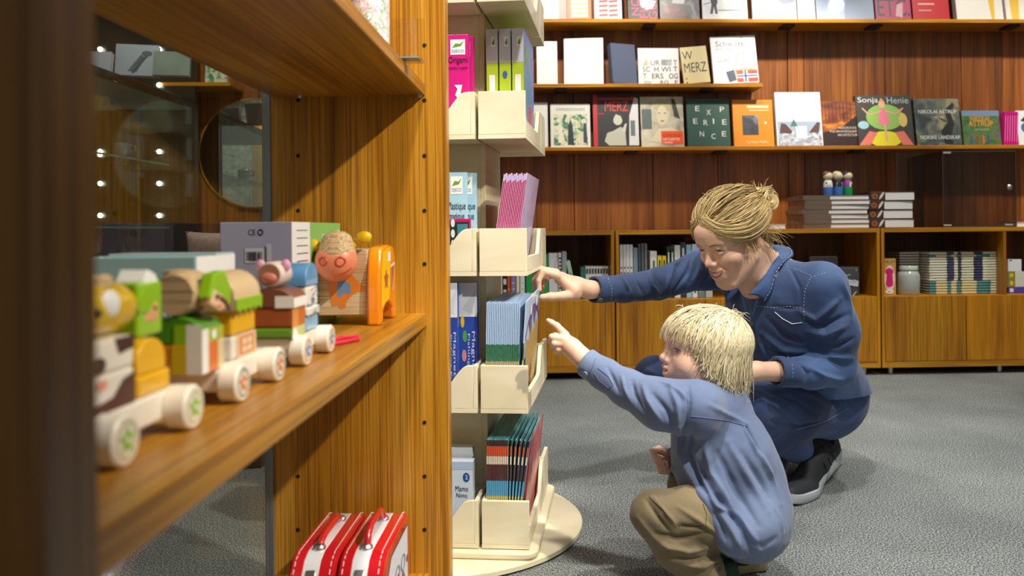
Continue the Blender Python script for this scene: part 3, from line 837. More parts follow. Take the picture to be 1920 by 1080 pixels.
for i in range(N):
    u = i / (N - 1)
    last = i == N - 1
    booklet('picture_booklet', 'pale blue castle booklet pulled up by the woman, front of its row' if last else f'pale blue castle booklet, {NTH[i]} from the left in the second trough from the floor', 'blue castle booklets',
            x0_ + (x1_ - x0_) * u + (0.002 if last else 0), zb, 0.262, 0.221 - 0.0012 * (i % 3), (x1_ - x0_) / N * 0.86, castle, bands, lean=rad(1.5 if not last else 4.0), lift=0.0 if not last else 0.004,
            art=cart if i >= N - 2 else None, pitch=rad(2.2) if last else 0)
# lowest tier: fairy-tale booklets
zb = TZ[0] + tk + 0.0005
fairy = photo('forest_cover', [(0.25, '#2d6468'), (0.5, '#4f8f90'), (0.7, '#7fb6b4')], 11, 3, 1.0)
bands = [(0, .16, '#3c8058'), (.16, .22, '#5a2c28'), (.22, .38, '#4f9e6c'), (.38, .45, '#d0c060'), (.45, .60, '#5aa6d2'), (.60, .76, '#5a2a2c'), (.76, .84, '#e4d8c4'), (.84, .94, '#d8542e'), (.94, 1, '#3a2a2c')]
fart = [('r', '#4f9f78', 0, 0, 1, .4), ('r', '#8fc6da', 0, .4, 1, 1), ('p', '#3f7a3c', [(.35, .3), (.55, .98), (.75, .8), (.9, .98), (.98, .4), (.7, .2)]), ('e', '#f2f2ee', .3, .78, .14, .08), ('p', '#d8542e', [(.1, .3), (.22, .72), (.35, .35)]), ('p', '#e2b42c', [(.25, .2), (.5, .5), (.6, .4), (.4, .12)]), ('p', '#7a2c2a', [(.15, .02), (.4, .08), (.6, .2), (.3, .16)]), ('e', '#e8b08a', .2, .68, .05, .05), ('p', '#c83a30', [(.5, .05), (.62, .45), (.7, .42), (.6, .02)])]
N = 17
for i in range(N):
    u = i / (N - 1)
    ln = 1.0 + (7 * (u - .7) / .3 if u > .7 else 0)
    booklet('fairy_booklet', f'red and teal fairy-tale booklet, {NTH[i]} from the left in the lowest trough', 'fairy-tale booklets', x0_ + (x1_ - x0_) * u * 0.86, zb, 0.262, 0.214, (x1_ - x0_) / N * 0.8, fairy, bands, lean=rad(ln), art=fart if i >= N - 3 else None)
booklet('red_booklet', 'single red booklet standing at the front of the lowest trough', None, x1_ - 0.001, zb, 0.262, 0.209, 0.004, photo('red_cover', [(0.3, '#b82c30'), (0.6, '#c8434a'), (0.75, '#e6e0da')], 14, 3, 1.0), [(0, 1, '#b02a30')], lean=rad(6), y=-RH + 0.035)
# upper tier: leaning magenta booklets
zb = TZ[2] + tk + 0.0005
mag = photo('lilac_cover', [(0.3, '#b8a8dc'), (0.55, '#d3c6ea'), (0.75, '#d88fb8')], 14, 3, 1.2)
N = 14
for i in range(N):
    u = i / (N - 1)
    booklet('magenta_booklet', f'leaning magenta and lilac booklet, {NTH[i]} from the left in its trough', 'magenta booklets', XA0 + 0.014 + 0.046 * u, zb, 0.236, 0.205 + 0.003 * math.sin(i * 2.1), 0.0030, mag if i == N - 1 else col('#a01050', 0.4), [(0, .93, '#b00f58'), (.93, 1, '#c9b8e6')], lean=rad(8.5))
    # white edge strip of each card pocket
    pass
# strips of pale card edge on the magenta booklets are part of each booklet
for o in [o for o in bpy.data.objects if o.name.startswith('magenta_booklet')]:
    box('card_edge', col('#e3d9f2', 0.5), o, -0.0016, -0.0010, -0.0008, 0.0012, 0, 0.2055)
# top tier: three lime game boxes
zb = TZ[3] + tk + 0.0005
for i, (pa, pb, lab) in enumerate(((925, 949, 'lime and grey game box beside the rack post'), (952, 976, 'lime and grey game box standing between two others on the rack'), (979, 1003, 'lime and grey game box at the outer edge of the rack'))):
    xa = 0.1180 + 0.0282 * i; xb = xa + 0.0255
    wd = xb - xa
    t = at_rack('game_box', lab, 'game box', (xa + xb) / 2, -RH + 0.07, zb, (0, 0, 0), 'lime game boxes on the rack')
    MB().box(-wd / 2, wd / 2, 0, 0.19, 0, 0.236).build('carton', [col('#b9d432', 0.35, coat=0.5)], t, bevel=0.001)
    art_mesh('spine_print', [('r', '#c6cbd2', 0, .69, 1, 1), ('r', '#eef2ea', .42, .84, .78, .93), ('p', '#5f9a3c', [(.48, .87), (.72, .92), (.74, .86), (.6, .85)]), ('r', '#f4f4f2', .25, .42, .75, .58) if i != 1 else ('e', '#3f6ea8', .5, .58, .2, .035), ('e', '#e58a3c', .5, .40, .22, .03), ('r', '#f4f4f2', .3, .14, .72, .30)] + [('r', '#30333a', .34 + .06 * k, .16, .36 + .06 * k, .28) for k in range(6)], wd, 0.236, t, place=lambda x, z, l: (x, -l, z))
    art_mesh('side_print', [('r', '#8d9bd8', 0, 0, 1, 1), ('e', '#62a8c8', .4, .5, .25, .2), ('e', '#d86a6a', .6, .25, .2, .1), ('e', '#7cb85c', .3, .8, .15, .1)], 0.19, 0.236, t, place=lambda x, z, l: (wd / 2 + l, x + .095, z))
# ---- left-hand trough (faces the camera)
yB = -RH + tk + 0.004
XR = RH - RW - 0.004 - tk
def rackcard(name, label, cat, pxl, pxr, pyt, tier, dy, thick, mat, art, group=None, wmin=None, rot=(0, 0, 0)):
    zb_ = TZ[tier] + tk + 0.0005
    xr, zt_ = rpx(pxr, pyt, yB + dy)
    xl, _ = rpx(pxl, pyt, yB + dy)
    wd = xr - xl; ht = zt_ - zb_
    t = at_rack(name, label, cat, (xl + xr) / 2, yB + dy, zb_, rot, group)
    box('card_body', mat, t, -wd / 2, wd / 2, 0, thick, 0, ht, 0.0008)
    art_mesh('front_print', art, wd, ht, t)
    return t
LOGO = lambda u0, v0, u1, v1: [('r', '#f3f4f0', u0, v0, u1, v1), ('p', '#6da23c', [(u0 + .1 * (u1 - u0), v0 + .45 * (v1 - v0)), (u0 + .35 * (u1 - u0), v0 + .75 * (v1 - v0)), (u0 + .65 * (u1 - u0), v0 + .7 * (v1 - v0)), (u0 + .92 * (u1 - u0), v0 + .9 * (v1 - v0)), (u0 + .7 * (u1 - u0), v0 + .55 * (v1 - v0)), (u0 + .4 * (u1 - u0), v0 + .5 * (v1 - v0))]), ('t', '#2c7a8c', 'DJECO', u0 + .1 * (u1 - u0), v0 + .08 * (v1 - v0), u0 + .9 * (u1 - u0), v0 + .33 * (v1 - v0))]
PINK = col('#d81b84', 0.35, coat=0.4)
rackcard('origami_box', 'bright pink origami box with a white paper bird, front of two', 'craft box', 803, 878, 64, 3, 0.0, 0.016, PINK,
         LOGO(.55, .80, .92, .95) + [('t', '#1c1016', 'Origami', .50, .70, .98, .78), ('t', '#3a1026', 'cocottes a papier', .48, .645, .99, .685), ('p', '#f6eef2', [(.64, .50), (.84, .50), (.80, .42), (.98, .38), (.80, .40), (.74, .36), (.66, .40), (.72, .46)]), ('t', '#3a1026', 'Fortune tellers', .62, .24, .92, .30)], 'pink origami boxes')
rackcard('origami_box', 'bright pink origami box half hidden behind the other one', 'craft box', 812, 887, 68, 3, 0.022, 0.016, PINK, LOGO(.55, .80, .92, .95), 'pink origami boxes')
SKYC = col('#a9d3e6', 0.4, coat=0.3)
pl = lambda: LOGO(.62, .78, .90, .96) + [('t', '#253038', 'Plastique', .56, .60, .97, .70), ('t', '#253038', 'magique', .57, .50, .94, .59), ('r', '#f0f2f4', .78, .16, .9, .30), ('p', '#e88a9a', [(.66, .28), (.74, .38), (.92, .34), (.9, .28)]), ('r', '#8fc0dc', .68, .16, .78, .28), ('r', '#3a3a42', .82, .16, .86, .24)]
rackcard('craft_pack', 'light blue craft pack with a little house print, nearest of two', 'craft pack', 796, 875, 323, 2, 0.014, 0.010, SKYC, pl(), 'light blue craft packs')
rackcard('craft_pack', 'light blue craft pack behind its twin on the rack', 'craft pack', 814, 893, 324, 2, 0.034, 0.010, SKYC, pl(), 'light blue craft packs')
rackcard('sticker_pack', 'black and pink pack of round stickers, partly above the trough edge', 'sticker pack', 800, 882, 410, 2, 0.0, 0.008, col('#c2185e', 0.4), [('r', '#2a2d33', .03, .03, .97, .94), ('r', '#3f7f8c', .70, .55, .94, .9)] + [('e', '#d6e6ea', .60, .12 + .2 * k, .045, .08) for k in range(5)] + [('e', '#bcd4da', .72, .12 + .2 * k, .04, .07) for k in range(2)])
BLU = photo('deep_blue_card', [(0.3, '#253f96'), (0.7, '#2f52ae')], 6, 2, 0.5)
mg = lambda: [('r', '#dfe6ee', 0, .72, 1, 1), ('p', '#cdd6e2', [(.6, .78), (.9, .74), (.98, .95)]), ('t', '#d4dcf2', 'Magnetics', .84, .12, .95, .60, 2), ('t', '#d4dcf2', 'Fishing Fun', .74, .15, .81, .58, 2), ('e', '#d8b53c', .62, .68, .05, .05), ('e', '#4f9a54', .68, .56, .06, .05), ('e', '#c88a8a', .66, .40, .06, .05), ('e', '#c8482e', .64, .26, .05, .05)]
rackcard('magnet_game', 'dark blue magnet game box, nearest in the left trough', 'game box', 800, 857, 530, 1, 0.0, 0.020, BLU, mg(), 'dark blue magnet game boxes')
rackcard('magnet_game', 'dark blue magnet game box standing behind its twin', 'game box', 822, 894, 530, 1, 0.026, 0.020, BLU, mg(), 'dark blue magnet game boxes')
rackcard('memory_box', 'white and blue memory game box with a small blue bird', 'game box', 801, 886, 866, 0, 0.006, 0.030, col('#c9d8ea', 0.4, coat=0.3), [('r', '#a9c2e0', 0, .90, 1, 1), ('e', '#1f4f96', .86, .80, .075, .06), ('t', '#e8eef6', '2', .84, .775, .89, .83), ('t', '#202c40', 'Mamo', .62, .62, .90, .69), ('t', '#202c40', 'Nimo', .64, .54, .88, .60), ('p', '#4f9acb', [(.58, .28), (.72, .40), (.92, .34), (.95, .24), (.74, .20)]), ('p', '#2f78b0', [(.72, .40), (.8, .46), (.84, .37)])])
rackcard('memory_box', 'plain white box behind the memory game', 'game box', 812, 885, 840, 0, 0.045, 0.030, col('#e6e8ea', 0.4), [('r', '#d2dae6', 0, .9, 1, 1)])
# ------------------------------------------------------------------ wall shelves
def wthing(name, label, cat, s, ly, z, rot=(0, 0, 0), group=None):
    return thing(name, label, cat, wloc(s, ly, z), (rot[0], rot[1], TH + rot[2]), group)
def wshelf(label, pxl, pxr, pyt, thick=0.018):
    s0, z = wpt(pxl, pyt, SHF); s1, _ = wpt(pxr, pyt, SHF)
    _, z = wpt(1035, pyt, SHF)
    t = wthing('wall_shelf', label, 'shelf', 0, 0, z, group='teak wall shelves')
    box('board', CABX, t, s0, s1, SHF, -0.008, -thick, 0, 0.0015)
    return t, z
sh1, Z1 = wshelf('uppermost long teak wall shelf full of books', 1000, 2120, 35)
sh2, Z2 = wshelf('short teak wall shelf with six books, middle of the wall', 905, 1430, 157)
sh3, Z3 = wshelf('longest teak wall shelf with front-facing books under the short one', 905, 2120, 276)
sh4, Z4 = wshelf('small teak wall shelf above the round mirror', 300, 432, 153)
def bracket(t, px, zsh):
    s, _ = wpt(px, 60, -0.10)
    box('shelf_bracket', col('#1c1d22', 0.4), t, s - 0.03, s + 0.03, -0.16, -0.07, -0.030, -0.0185, 0.003)  # dark bracket under the shelf; it gives no light
for px in (1215, 1473, 1635, 1890): bracket(sh1, px, Z1)
for px in (1050, 1322): bracket(sh2, px, Z2)
for px in (1180, 1345, 1600): bracket(sh3, px, Z3)

def book(label, x0, x1, y0, zsh, mat, art, ly=-0.15, thick=0.018, lean=9, yaw=0, name='art_book', group=None, spine=None, roll=0, cat='book', ybase=None):
    zr = wpt((x0 + x1) / 2, y0, ly)[1]
    s0, _ = wpt(x0, 200, ly); s1, _ = wpt(x1, 200, ly)
    wd = s1 - s0; ht = (zr - zsh) / math.cos(rad(lean))
    wd = wd / max(math.cos(rad(yaw)), .3)
    t = wthing(name, label, cat, (s0 + s1) / 2, ly, zsh + thick * math.sin(rad(lean)) + abs(math.sin(rad(roll))) * wd / 2 + 0.0005, (-rad(lean), rad(roll), rad(yaw)), group)
    cv = 0.0022
    box('front_cover', mat, t, -wd / 2, wd / 2, 0, cv, 0, ht, 0.0005)
    box('page_block', PAPER, t, -wd / 2 + 0.001, wd / 2 - 0.003, cv, thick - cv, 0.003, ht - 0.003)
    box('back_cover', mat, t, -wd / 2, wd / 2, thick - cv, thick, 0, ht)
    box('spine', spine or mat, t, -wd / 2 - 0.002, -wd / 2 + 0.001, 0, thick, 0, ht)
    if art: art_mesh('cover_print', art, wd, ht, t)
    return t
C = lambda c, r=0.4: col(c, r, coat=0.15)
G1 = 'books on the uppermost wall shelf'; G2 = 'books on the short wall shelf'; G3 = 'books on the long middle wall shelf'
greyphoto = photo('grey_photo', [(0.2, '#3c4048'), (0.5, '#8a9098'), (0.75, '#cfd4da')], 9, 5, 1.2)
darkphoto = photo('dark_photo', [(0.2, '#1c1e24'), (0.5, '#4a4e58'), (0.8, '#a8adb4')], 11, 5, 1.4)
snow = photo('snow_photo', [(0.3, '#b8c2d0'), (0.55, '#d6dde6'), (0.8, '#f2f4f6')], 5, 4, 0.8)
garden = photo('garden_photo', [(0.2, '#2c3c66'), (0.4, '#4f8a5c'), (0.55, '#dfe2cc'), (0.7, '#c9a83c'), (0.85, '#6f86c0')], 26, 4, 1.4)
dusk = photo('dusk_photo', [(0.25, '#3a1c18'), (0.5, '#8a4420'), (0.7, '#d08a34'), (0.85, '#5a2c22')], 8, 4, 1.0, stretch=(1, 1, 2.2))
night = photo('painted_tree', [(0.25, '#1e2a2c'), (0.45, '#4c5a5c'), (0.6, '#7a7a60'), (0.78, '#a89f80')], 10, 5, 1.6)
meadow = photo('painted_meadow', [(0.25, '#1f3c2c'), (0.45, '#3f6e3c'), (0.6, '#6c6a38'), (0.75, '#2f5a80')], 16, 4, 1.6)
tealphoto = photo('pale_face', [(0.3, '#8c8a7c'), (0.5, '#bdb8a4'), (0.75, '#d9d5c4')], 12, 3, 0.8)
# --- uppermost shelf (cut by the top of the picture)
TOPY = -62
book('white book with a pale blue grid of pictures on the top shelf', 1010, 1049, TOPY, Z1, C('#eef0ee'), [('r', '#9fb6c0', .05 + .3 * (k % 3), .12 + .2 * (k // 3), .31 + .3 * (k % 3), .29 + .2 * (k // 3)) for k in range(12)], group=G1)
book('narrow dusty pink book partly behind the gridded one', 1040, 1066, TOPY + 34, Z1, C('#b88a84'), [], ly=-0.10, group=G1)
bars = lambda c, b2: [('r', c, .14, .04, .86, .98)] + [('p', b2, [(.16 + .36 * (k % 2), .06 + .09 * (k // 2)), (.48 + .36 * (k % 2), .075 + .09 * (k // 2)), (.48 + .36 * (k % 2), .115 + .09 * (k // 2)), (.16 + .36 * (k % 2), .10 + .09 * (k // 2))]) for k in range(18)]
book('orange book with two columns of white bars', 1066, 1111, TOPY, Z1, C('#d8681f'), bars('#c9b184', '#f4f1ea'), group=G1)
book('white book with red slanted bars', 1117, 1168, TOPY, Z1, C('#dcdde6'), bars('#dcdde6', '#c43a2c'), thick=0.028, group=G1)
book('black book with large magenta lettering running down', 1180, 1236, TOPY, Z1, C('#1d1e24'), [('t', '#d41a6c', 'NOTION', .10, .08, .36, 1.0, 1), ('t', '#d41a6c', 'FICTION', .38, .03, .66, 1.0, 1), ('t', '#d41a6c', 'GUNSKY', .68, .0, .96, .98, 1)], thick=0.03, group=G1)
book('grey photographic book with red lettering on the top shelf', 1240, 1314, TOPY - 10, Z1, darkphoto, [('t', '#c8505a', 'VINCA', .08, .15, .50, .24), ('t', '#a84650', 'SANDRA', .08, .06, .62, .13), ('p', '#c9ccd0', [(.3, .3), (.5, .7), (.7, .5), (.6, .28)])], group=G1)
book('pale winter photo book with a small dark standing figure', 1320, 1404, TOPY, Z1, snow, [('p', '#2c3440', [(.16, .12), (.20, .30), (.17, .42), (.24, .55), (.30, .55), (.34, .36), (.31, .28), (.33, .12), (.28, .12), (.25, .26), (.22, .12)]), ('t', '#e8ecf2', 'Iceland', .40, .30, .72, .37), ('l', '#3a4454', [(.02, .30), (.18, .34)], .003), ('r', '#8a94a4', .3, .18, .9, .2)], group=G1)
book('large white book with a grey landscape on the top shelf', 1414, 1496, TOPY, Z1, C('#e8ecf2'), [('p', '#8f9cb4', [(.30, 1), (.98, 1), (.98, .35), (.7, .30), (.5, .45), (.34, .5)]), ('p', '#e6eaf0', [(.4, .35), (.7, .28), (.9, .12), (.4, .1)])], group=G1)
book('white thin book between two landscape books on the top shelf', 1499, 1531, TOPY + 10, Z1, C('#e2e6ec'), [('r', '#c0c8d4', .2, .1, .24, .98)], thick=0.03, group=G1)
book('wide blue-grey book fading from white on the top shelf', 1534, 1641, TOPY, Z1, photo('blue_fade', [(0.3, '#dfe6f0'), (0.5, '#b6c6de'), (0.7, '#8fa4c4')], 3, 2, 0.3), [('p', '#8fa6c8', [(.48, 0), (1, 0), (1, 1), (.55, 1)])], group=G1)
book('plum book with navy block lettering', 1645, 1711, TOPY, Z1, C('#a8285c'), [('t', '#232a4c', 'ETC.', .06, .08, .97, .42), ('t', '#232a4c', 'ART', .06, .5, .9, .8), ('p', '#c8a0a8', [(.55, .08), (.75, .05), (.78, .34), (.6, .30)])], group=G1)
book('red book with a dark photo on its cover', 1715, 1783, TOPY, Z1, C('#b81f28'), [('m', darkphoto, .18, .45, .8, .95) if False else ('r', darkphoto, .18, .45, .82, .95), ('r', '#e2b0a8', .15, .30, .6, .33), ('r', '#d8a09a', .15, .18, .5, .2)], group=G1)
book('white book with a small dark sketch and yellow stripe', 1797, 1884, TOPY, Z1, C('#ecebe6'), [('p', '#e8c23c', [(.62, 1), (.86, 1), (.80, 0), (.74, 0)]), ('l', '#2c2c30', [(.05, .6), (.18, .75), (.3, .62), (.2, .5), (.1, .58)], .004), ('l', '#2c2c30', [(.1, .45), (.2, .6), (.28, .42)], .003)], thick=0.035, group=G1)
book('white book with a yellow block at the far right of the top shelf', 1890, 1985, TOPY, Z1, C('#eeeae0'), [('p', '#e8c23c', [(.1, 0), (.24, 0), (.3, 1), (.05, 1)])], group=G1)
# --- short shelf
book('blank white book standing half behind the rack on the short shelf', 1008, 1046, 76, Z2, C('#f6f5f0'), [], thick=0.025, group=G2)
book('large white book with a faint grey sketch', 1059, 1132, 70, Z2, C('#f4f3ee'), [('p', '#d0d0cc', [(.7, .7), (.95, .78), (.95, .62), (.8, .60)]), ('p', '#d4d4d0', [(.68, .42), (.95, .48), (.9, .3), (.75, .32)]), ('r', '#c4c4c2', .5, .92, .95, .94), ('r', '#c8c8c6', .6, .06, .95, .075)], thick=0.03, yaw=-4, group=G2)
bb = C('#56627c')
book('plain slate-blue book turned sideways', 1150, 1197, 82, Z2, bb, [], thick=0.04, yaw=18, group=G2)
book('pale grey book with black letters scattered over four lines', 1199, 1275, 89, Z2, C('#dcdee0'), [('p', '#c8a878', [(.08, .52), (.22, .72), (.22, .52)]), ('r', greyphoto, .56, .52, .82, .68), ('t', '#20222a', 'UR', .30, .52, .52, .66), ('t', '#20222a', 'T', .86, .52, .95, .66), ('t', '#20222a', 'SC', .10, .34, .28, .48), ('t', '#20222a', 'H WI', .38, .34, .78, .48), ('t', '#20222a', 'T', .86, .34, .95, .48), ('t', '#20222a', 'T', .10, .15, .18, .29), ('t', '#20222a', 'ERS', .32, .15, .60, .29), ('t', '#20222a', 'OG', .74, .15, .96, .29), ('t', '#20222a', 'RG', .52, .0, .72, .1), ('t', '#20222a', 'E', .88, .0, .95, .1), ('p', '#9cb6b8', [(.1, .0), (.3, .0), (.3, .08), (.12, .1)])], group=G2)
book('small cream book with hand-drawn black capitals, tilted', 1284, 1333, 88, Z2, C('#d9cc98'), [('t', '#22201c', 'W', .04, .66, .44, .88), ('t', '#22201c', 'MERZ', .06, .30, .92, .56), ('e', '#22201c', .10, .14, .03, .02), ('e', '#22201c', .10, .03, .03, .02)], roll=-5, group=G2)
flag = [('r', '#c8403a', .52, .02, .98, .26), ('r', '#eef0f2', .66, .02, .76, .26), ('r', '#eef0f2', .52, .10, .98, .18), ('r', '#2c4a86', .69, .02, .73, .26), ('r', '#2c4a86', .52, .125, .98, .155)]
book('white catalogue with thin black lines and a red and blue flag', 1340, 1424, 67, Z2, C('#eef0f4'), [('t', '#3c4876', 'Schwitters', .10, .78, .90, .90), ('t', '#5a5f78', 'in Norway', .10, .69, .46, .76), ('l', '#3c3c40', [(.52, .36), (.68, .98)], .003), ('l', '#3c3c40', [(.70, .52), (.70, .98)], .003), ('l', '#5c5c60', [(.1, .45), (.35, .5), (.6, .62), (.95, .64)], .002), ('l', '#7c7c80', [(.22, .68), (.40, .28)], .002), ('p', '#c9b79c', [(.40, .27), (.95, .36), (.95, .12), (.45, .05)]), ('p', '#3c4c6c', [(.28, .24), (.46, .28), (.50, .06), (.34, .02)]), ('t', '#7c6c58', 'Lysaker', .50, .22, .92, .31)] + flag, roll=-2.5, group=G2)
# --- long middle shelf
book('grey-white book mostly behind the rack on the middle shelf', 1000, 1027, 192, Z3, C('#dfe2de'), [], thick=0.03, group=G3)
book('white framed cover with a colourful garden painting', 1033, 1107, 194, Z3, C('#dedfd8'), [('r', garden, .07, .04, .93, .76), ('p', '#22303c', [(.42, .05), (.44, .5), (.5, .64), (.55, .5), (.58, .05)]), ('p', '#e4dcd0', [(.18, .1), (.2, .5), (.28, .5), (.3, .1)]), ('p', '#2c3a5c', [(.82, .1), (.83, .55), (.9, .55), (.92, .1)]), ('t', '#8c8e88', 'EXPRESSIONISM', .14, .84, .86, .90)], group=G3)
book('black and red book with a pale cartoonish man figure', 1113, 1198, 177, Z3, C('#25282e'), [('r', '#c22430', -.0, 0, .09, 1), ('r', '#c22430', .1, .90, .88, .94), ('p', '#c22430', [(.86, .88), (.95, .92), (.86, .97)]), ('t', '#e8443c', 'MERZ', .26, .68, .78, .87), ('r', '#c22430', .1, .62, .24, .64), ('p', '#b9bcae', [(.24, .10), (.34, .02), (.72, .02), (.70, .32), (.60, .38), (.44, .30), (.30, .26)]), ('e', '#c8cabc', .54, .50, .10, .09), ('p', '#c8cabc', [(.46, .56), (.5, .62), (.62, .58), (.58, .52)]), ('p', '#c8cabc', [(.62, .3), (.70, .44), (.74, .44), (.70, .26)]), ('p', '#d4d8dc', [(.78, .02), (1, .02), (1, .92), (.92, .95), (.80, .6)]), ('r', '#6a7078', .82, .2, .92, .5)], thick=0.03, group=G3)
book('collage book with a pale portrait face and orange label', 1203, 1283, 180, Z3, tealphoto, [('r', '#5f6a6c', .02, .35, .25, .75), ('p', '#b8b090', [(.30, .76), (.42, .93), (.64, .93), (.74, .76), (.62, .70), (.4, .72)]), ('e', '#d6cfae', .50, .62, .13, .20), ('p', '#34342c', [(.72, .95), (.8, .95), (.92, .55), (.78, .6)]), ('r', '#4c4a3e', .40, .66, .46, .675), ('r', '#4c4a3e', .54, .66, .60, .675), ('e', '#b86a58', .50, .51, .045, .015), ('p', '#d9d0b4', [(.2, .1), (.4, .36), (.7, .38), (.9, .3), (.95, .05)]), ('r', '#e8541c', .46, .05, .98, .31), ('t', '#3c1a10', 'ULTIMA THULE', .50, .19, .92, .25), ('t', '#f2e8e0', 'KURT SCHWITTERS', .50, .12, .90, .17), ('t', '#f2e8e0', 'I NORGE', .50, .06, .72, .10)], group=G3)
L9 = [('E', .20, .74), ('X', .46, .66), ('P', .78, .72), ('E', .14, .47), ('R', .38, .44), ('I', .60, .47), ('E', .82, .45), ('N', .28, .20), ('C', .55, .15), ('E', .80, .20)]
book('dark green book with scattered white capitals', 1290, 1370, 185, Z3, C('#1f4f46', 0.5), [('t', '#e2e8e2', c, u, v, u + (.03 if c == 'I' else .10), v + .11) for c, u, v in L9], thick=0.03, group=G3)
book('orange book with a small black and white photo', 1377, 1452, 186, Z3, C('#e08c10'), [('r', darkphoto, .22, .24, .62, .66), ('t', '#f2dcb0', 'Carsten Holler', .30, .07, .86, .13), ('r', '#f0d8a8', .35, .82, .9, .88), ('r', '#f0d8a8', .4, .76, .9, .78), ('e', '#f4ecd8', .8, .5, .03, .025)], group=G3)
terr = photo('terrace_photo', [(0.3, '#5c6478'), (0.5, '#aeb6c8'), (0.75, '#e6eaf0')], 30, 4, 1.2, stretch=(1, 1, 2))
book('large white book with a terrace and chairs along the bottom', 1458, 1543, 172, Z3, C('#eef1f6'), [('r', terr, .02, .0, .98, .28), ('r', '#9fb0cc', .02, .28, .98, .45), ('p', '#5c4038', [(.05, .24), (.10, .42), (.20, .40), (.34, .26), (.30, .22)]), ('p', '#5c4038', [(.70, .24), (.9, .44), (.96, .42), (.92, .24)]), ('r', '#e8ecf2', .42, .14, .66, .36), ('p', '#3f7a6c', [(.30, .36), (.38, .50), (.46, .36)])], thick=0.03, group=G3)
book('dark orange dusk photo book with small white lettering', 1544, 1612, 189, Z3, dusk, [('p', '#2a1614', [(0, 0), (1, 0), (1, .7), (.5, .4), (0, .3)]), ('t', '#d8ccc4', 'NORGES KUNST', .45, .38, .98, .43), ('t', '#d8ccc4', 'NORWEGIAN', .2, .30, .98, .35), ('t', '#d8ccc4', 'ARCHITECTURE', .40, .22, .98, .27)] + [('r', '#3a1c18', .1 * k, .55, .1 * k + .012, .98) for k in range(10)], ly=-0.14, group=G3)
book('colourful poster-style book with a dancing figure and script title', 1611, 1715, 178, Z3, C('#3c3a38'), [('e', '#8fc25c', .5, .56, .34, .26), ('e', '#e2dc2c', .48, .12, .30, .16), ('p', '#e07a6a', [(.0, .0), (.2, .28), (.35, .25), (.2, 0)]), ('p', '#e07a6a', [(.98, .0), (.82, .28), (.66, .25), (.78, 0)]), ('p', '#e8829a', [(.36, .44), (.42, .72), (.52, .72), (.60, .44), (.48, .38)]), ('e', '#e8b496', .46, .82, .06, .08), ('p', '#d8a24a', [(.42, .88), (.46, .95), (.52, .86)]), ('l', '#e8a890', [(.44, .68), (.22, .60), (.10, .74)], .008), ('l', '#e8a890', [(.52, .68), (.70, .62), (.84, .74)], .008), ('l', '#e8a890', [(.48, .42), (.50, .22), (.50, .08)], .010), ('e', '#9cc8d8', .10, .40, .10, .08), ('e', '#d8c26a', .82, .50, .08, .14), ('t', '#e6ecf0', 'Sonja', .03, .82, .40, .96), ('t', '#b8ccd0', 'Henie', .56, .83, .95, .96)], thick=0.03, lean=10, group=G3)
for k in range(3):
    book(f'dark copy behind the tree-painting book, {NTH[k]} edge from the left', 1709 + 3 * k, 1790 + 2 * k, 184, Z3, C('#3a2a2c'), [], ly=-0.10 - 0.014 * k, thick=0.012, group='copies behind the tree-painting book')
book('dark book with a bare tree painting and two white titles', 1720, 1804, 184, Z3, night, [('p', '#14181c', [(.62, .02), (.55, .3), (.72, .5), (.66, .75), (.86, .92), (.90, .85), (.80, .7), (.86, .45), (.78, .2), (.80, .02)]), ('l', '#14181c', [(.7, .5), (.5, .6)], .006), ('t', '#e8ecec', 'NIKOLAI ASTRUP', .08, .68, .94, .76), ('t', '#c8d0d0', '1880-1928', .42, .58, .64, .62), ('t', '#e8ecec', 'NORSKE LANDSKAP', .08, .13, .96, .21)], group=G3)
book('smaller green meadow book with orange title', 1808, 1878, 207, Z3, meadow, [('r', '#6c86a8', 0, .84, 1, 1), ('t', '#e8941c', 'NIKOLAI', .22, .70, .72, .84), ('t', '#e8941c', 'ASTRUP', .16, .54, .82, .70), ('t', '#b8bc7c', 'CATALOGUE', .30, .42, .70, .48)] + [('p', c, [(u - .03, .04), (u - .02, .28), (u + .02, .28), (u + .03, .04)]) for u, c in ((.2, '#3c4c8c'), (.36, '#8c3c2c'), (.52, '#d0602c'), (.66, '#3c4c8c'))], group=G3)
for k in range(6):
    s, _ = wpt(1884 + 4.4 * k, 240, -0.16)
    t = wthing('magenta_booklet_upright', f'thin magenta booklet, {NTH[k]} from the left in the upright row near the shelf end', 'booklet', s, -0.16, Z3 + 0.0005, (0, rad(2), rad(8)), 'magenta booklets on the middle shelf')
    box('cover', C('#d4148c'), t, -0.005, 0.005, 0, 0.13, 0, 0.17, 0.001)
    box('spine_line', C('#f08cc8'), t, -0.0015, 0.0015, -0.0004, 0, 0.02, 0.15)
book('white book with a blue figure, right end of the middle shelf', 1911, 1990, 207, Z3, C('#e8eaf0'), [('e', '#3c6cb0', .18, .5, .1, .14), ('p', '#2c2c34', [(.08, .7), (.2, .85), (.25, .65)])], group=G3)
book('small colourful book on the shelf above the mirror', 385, 425, 118, Z4, garden, [], group=None)

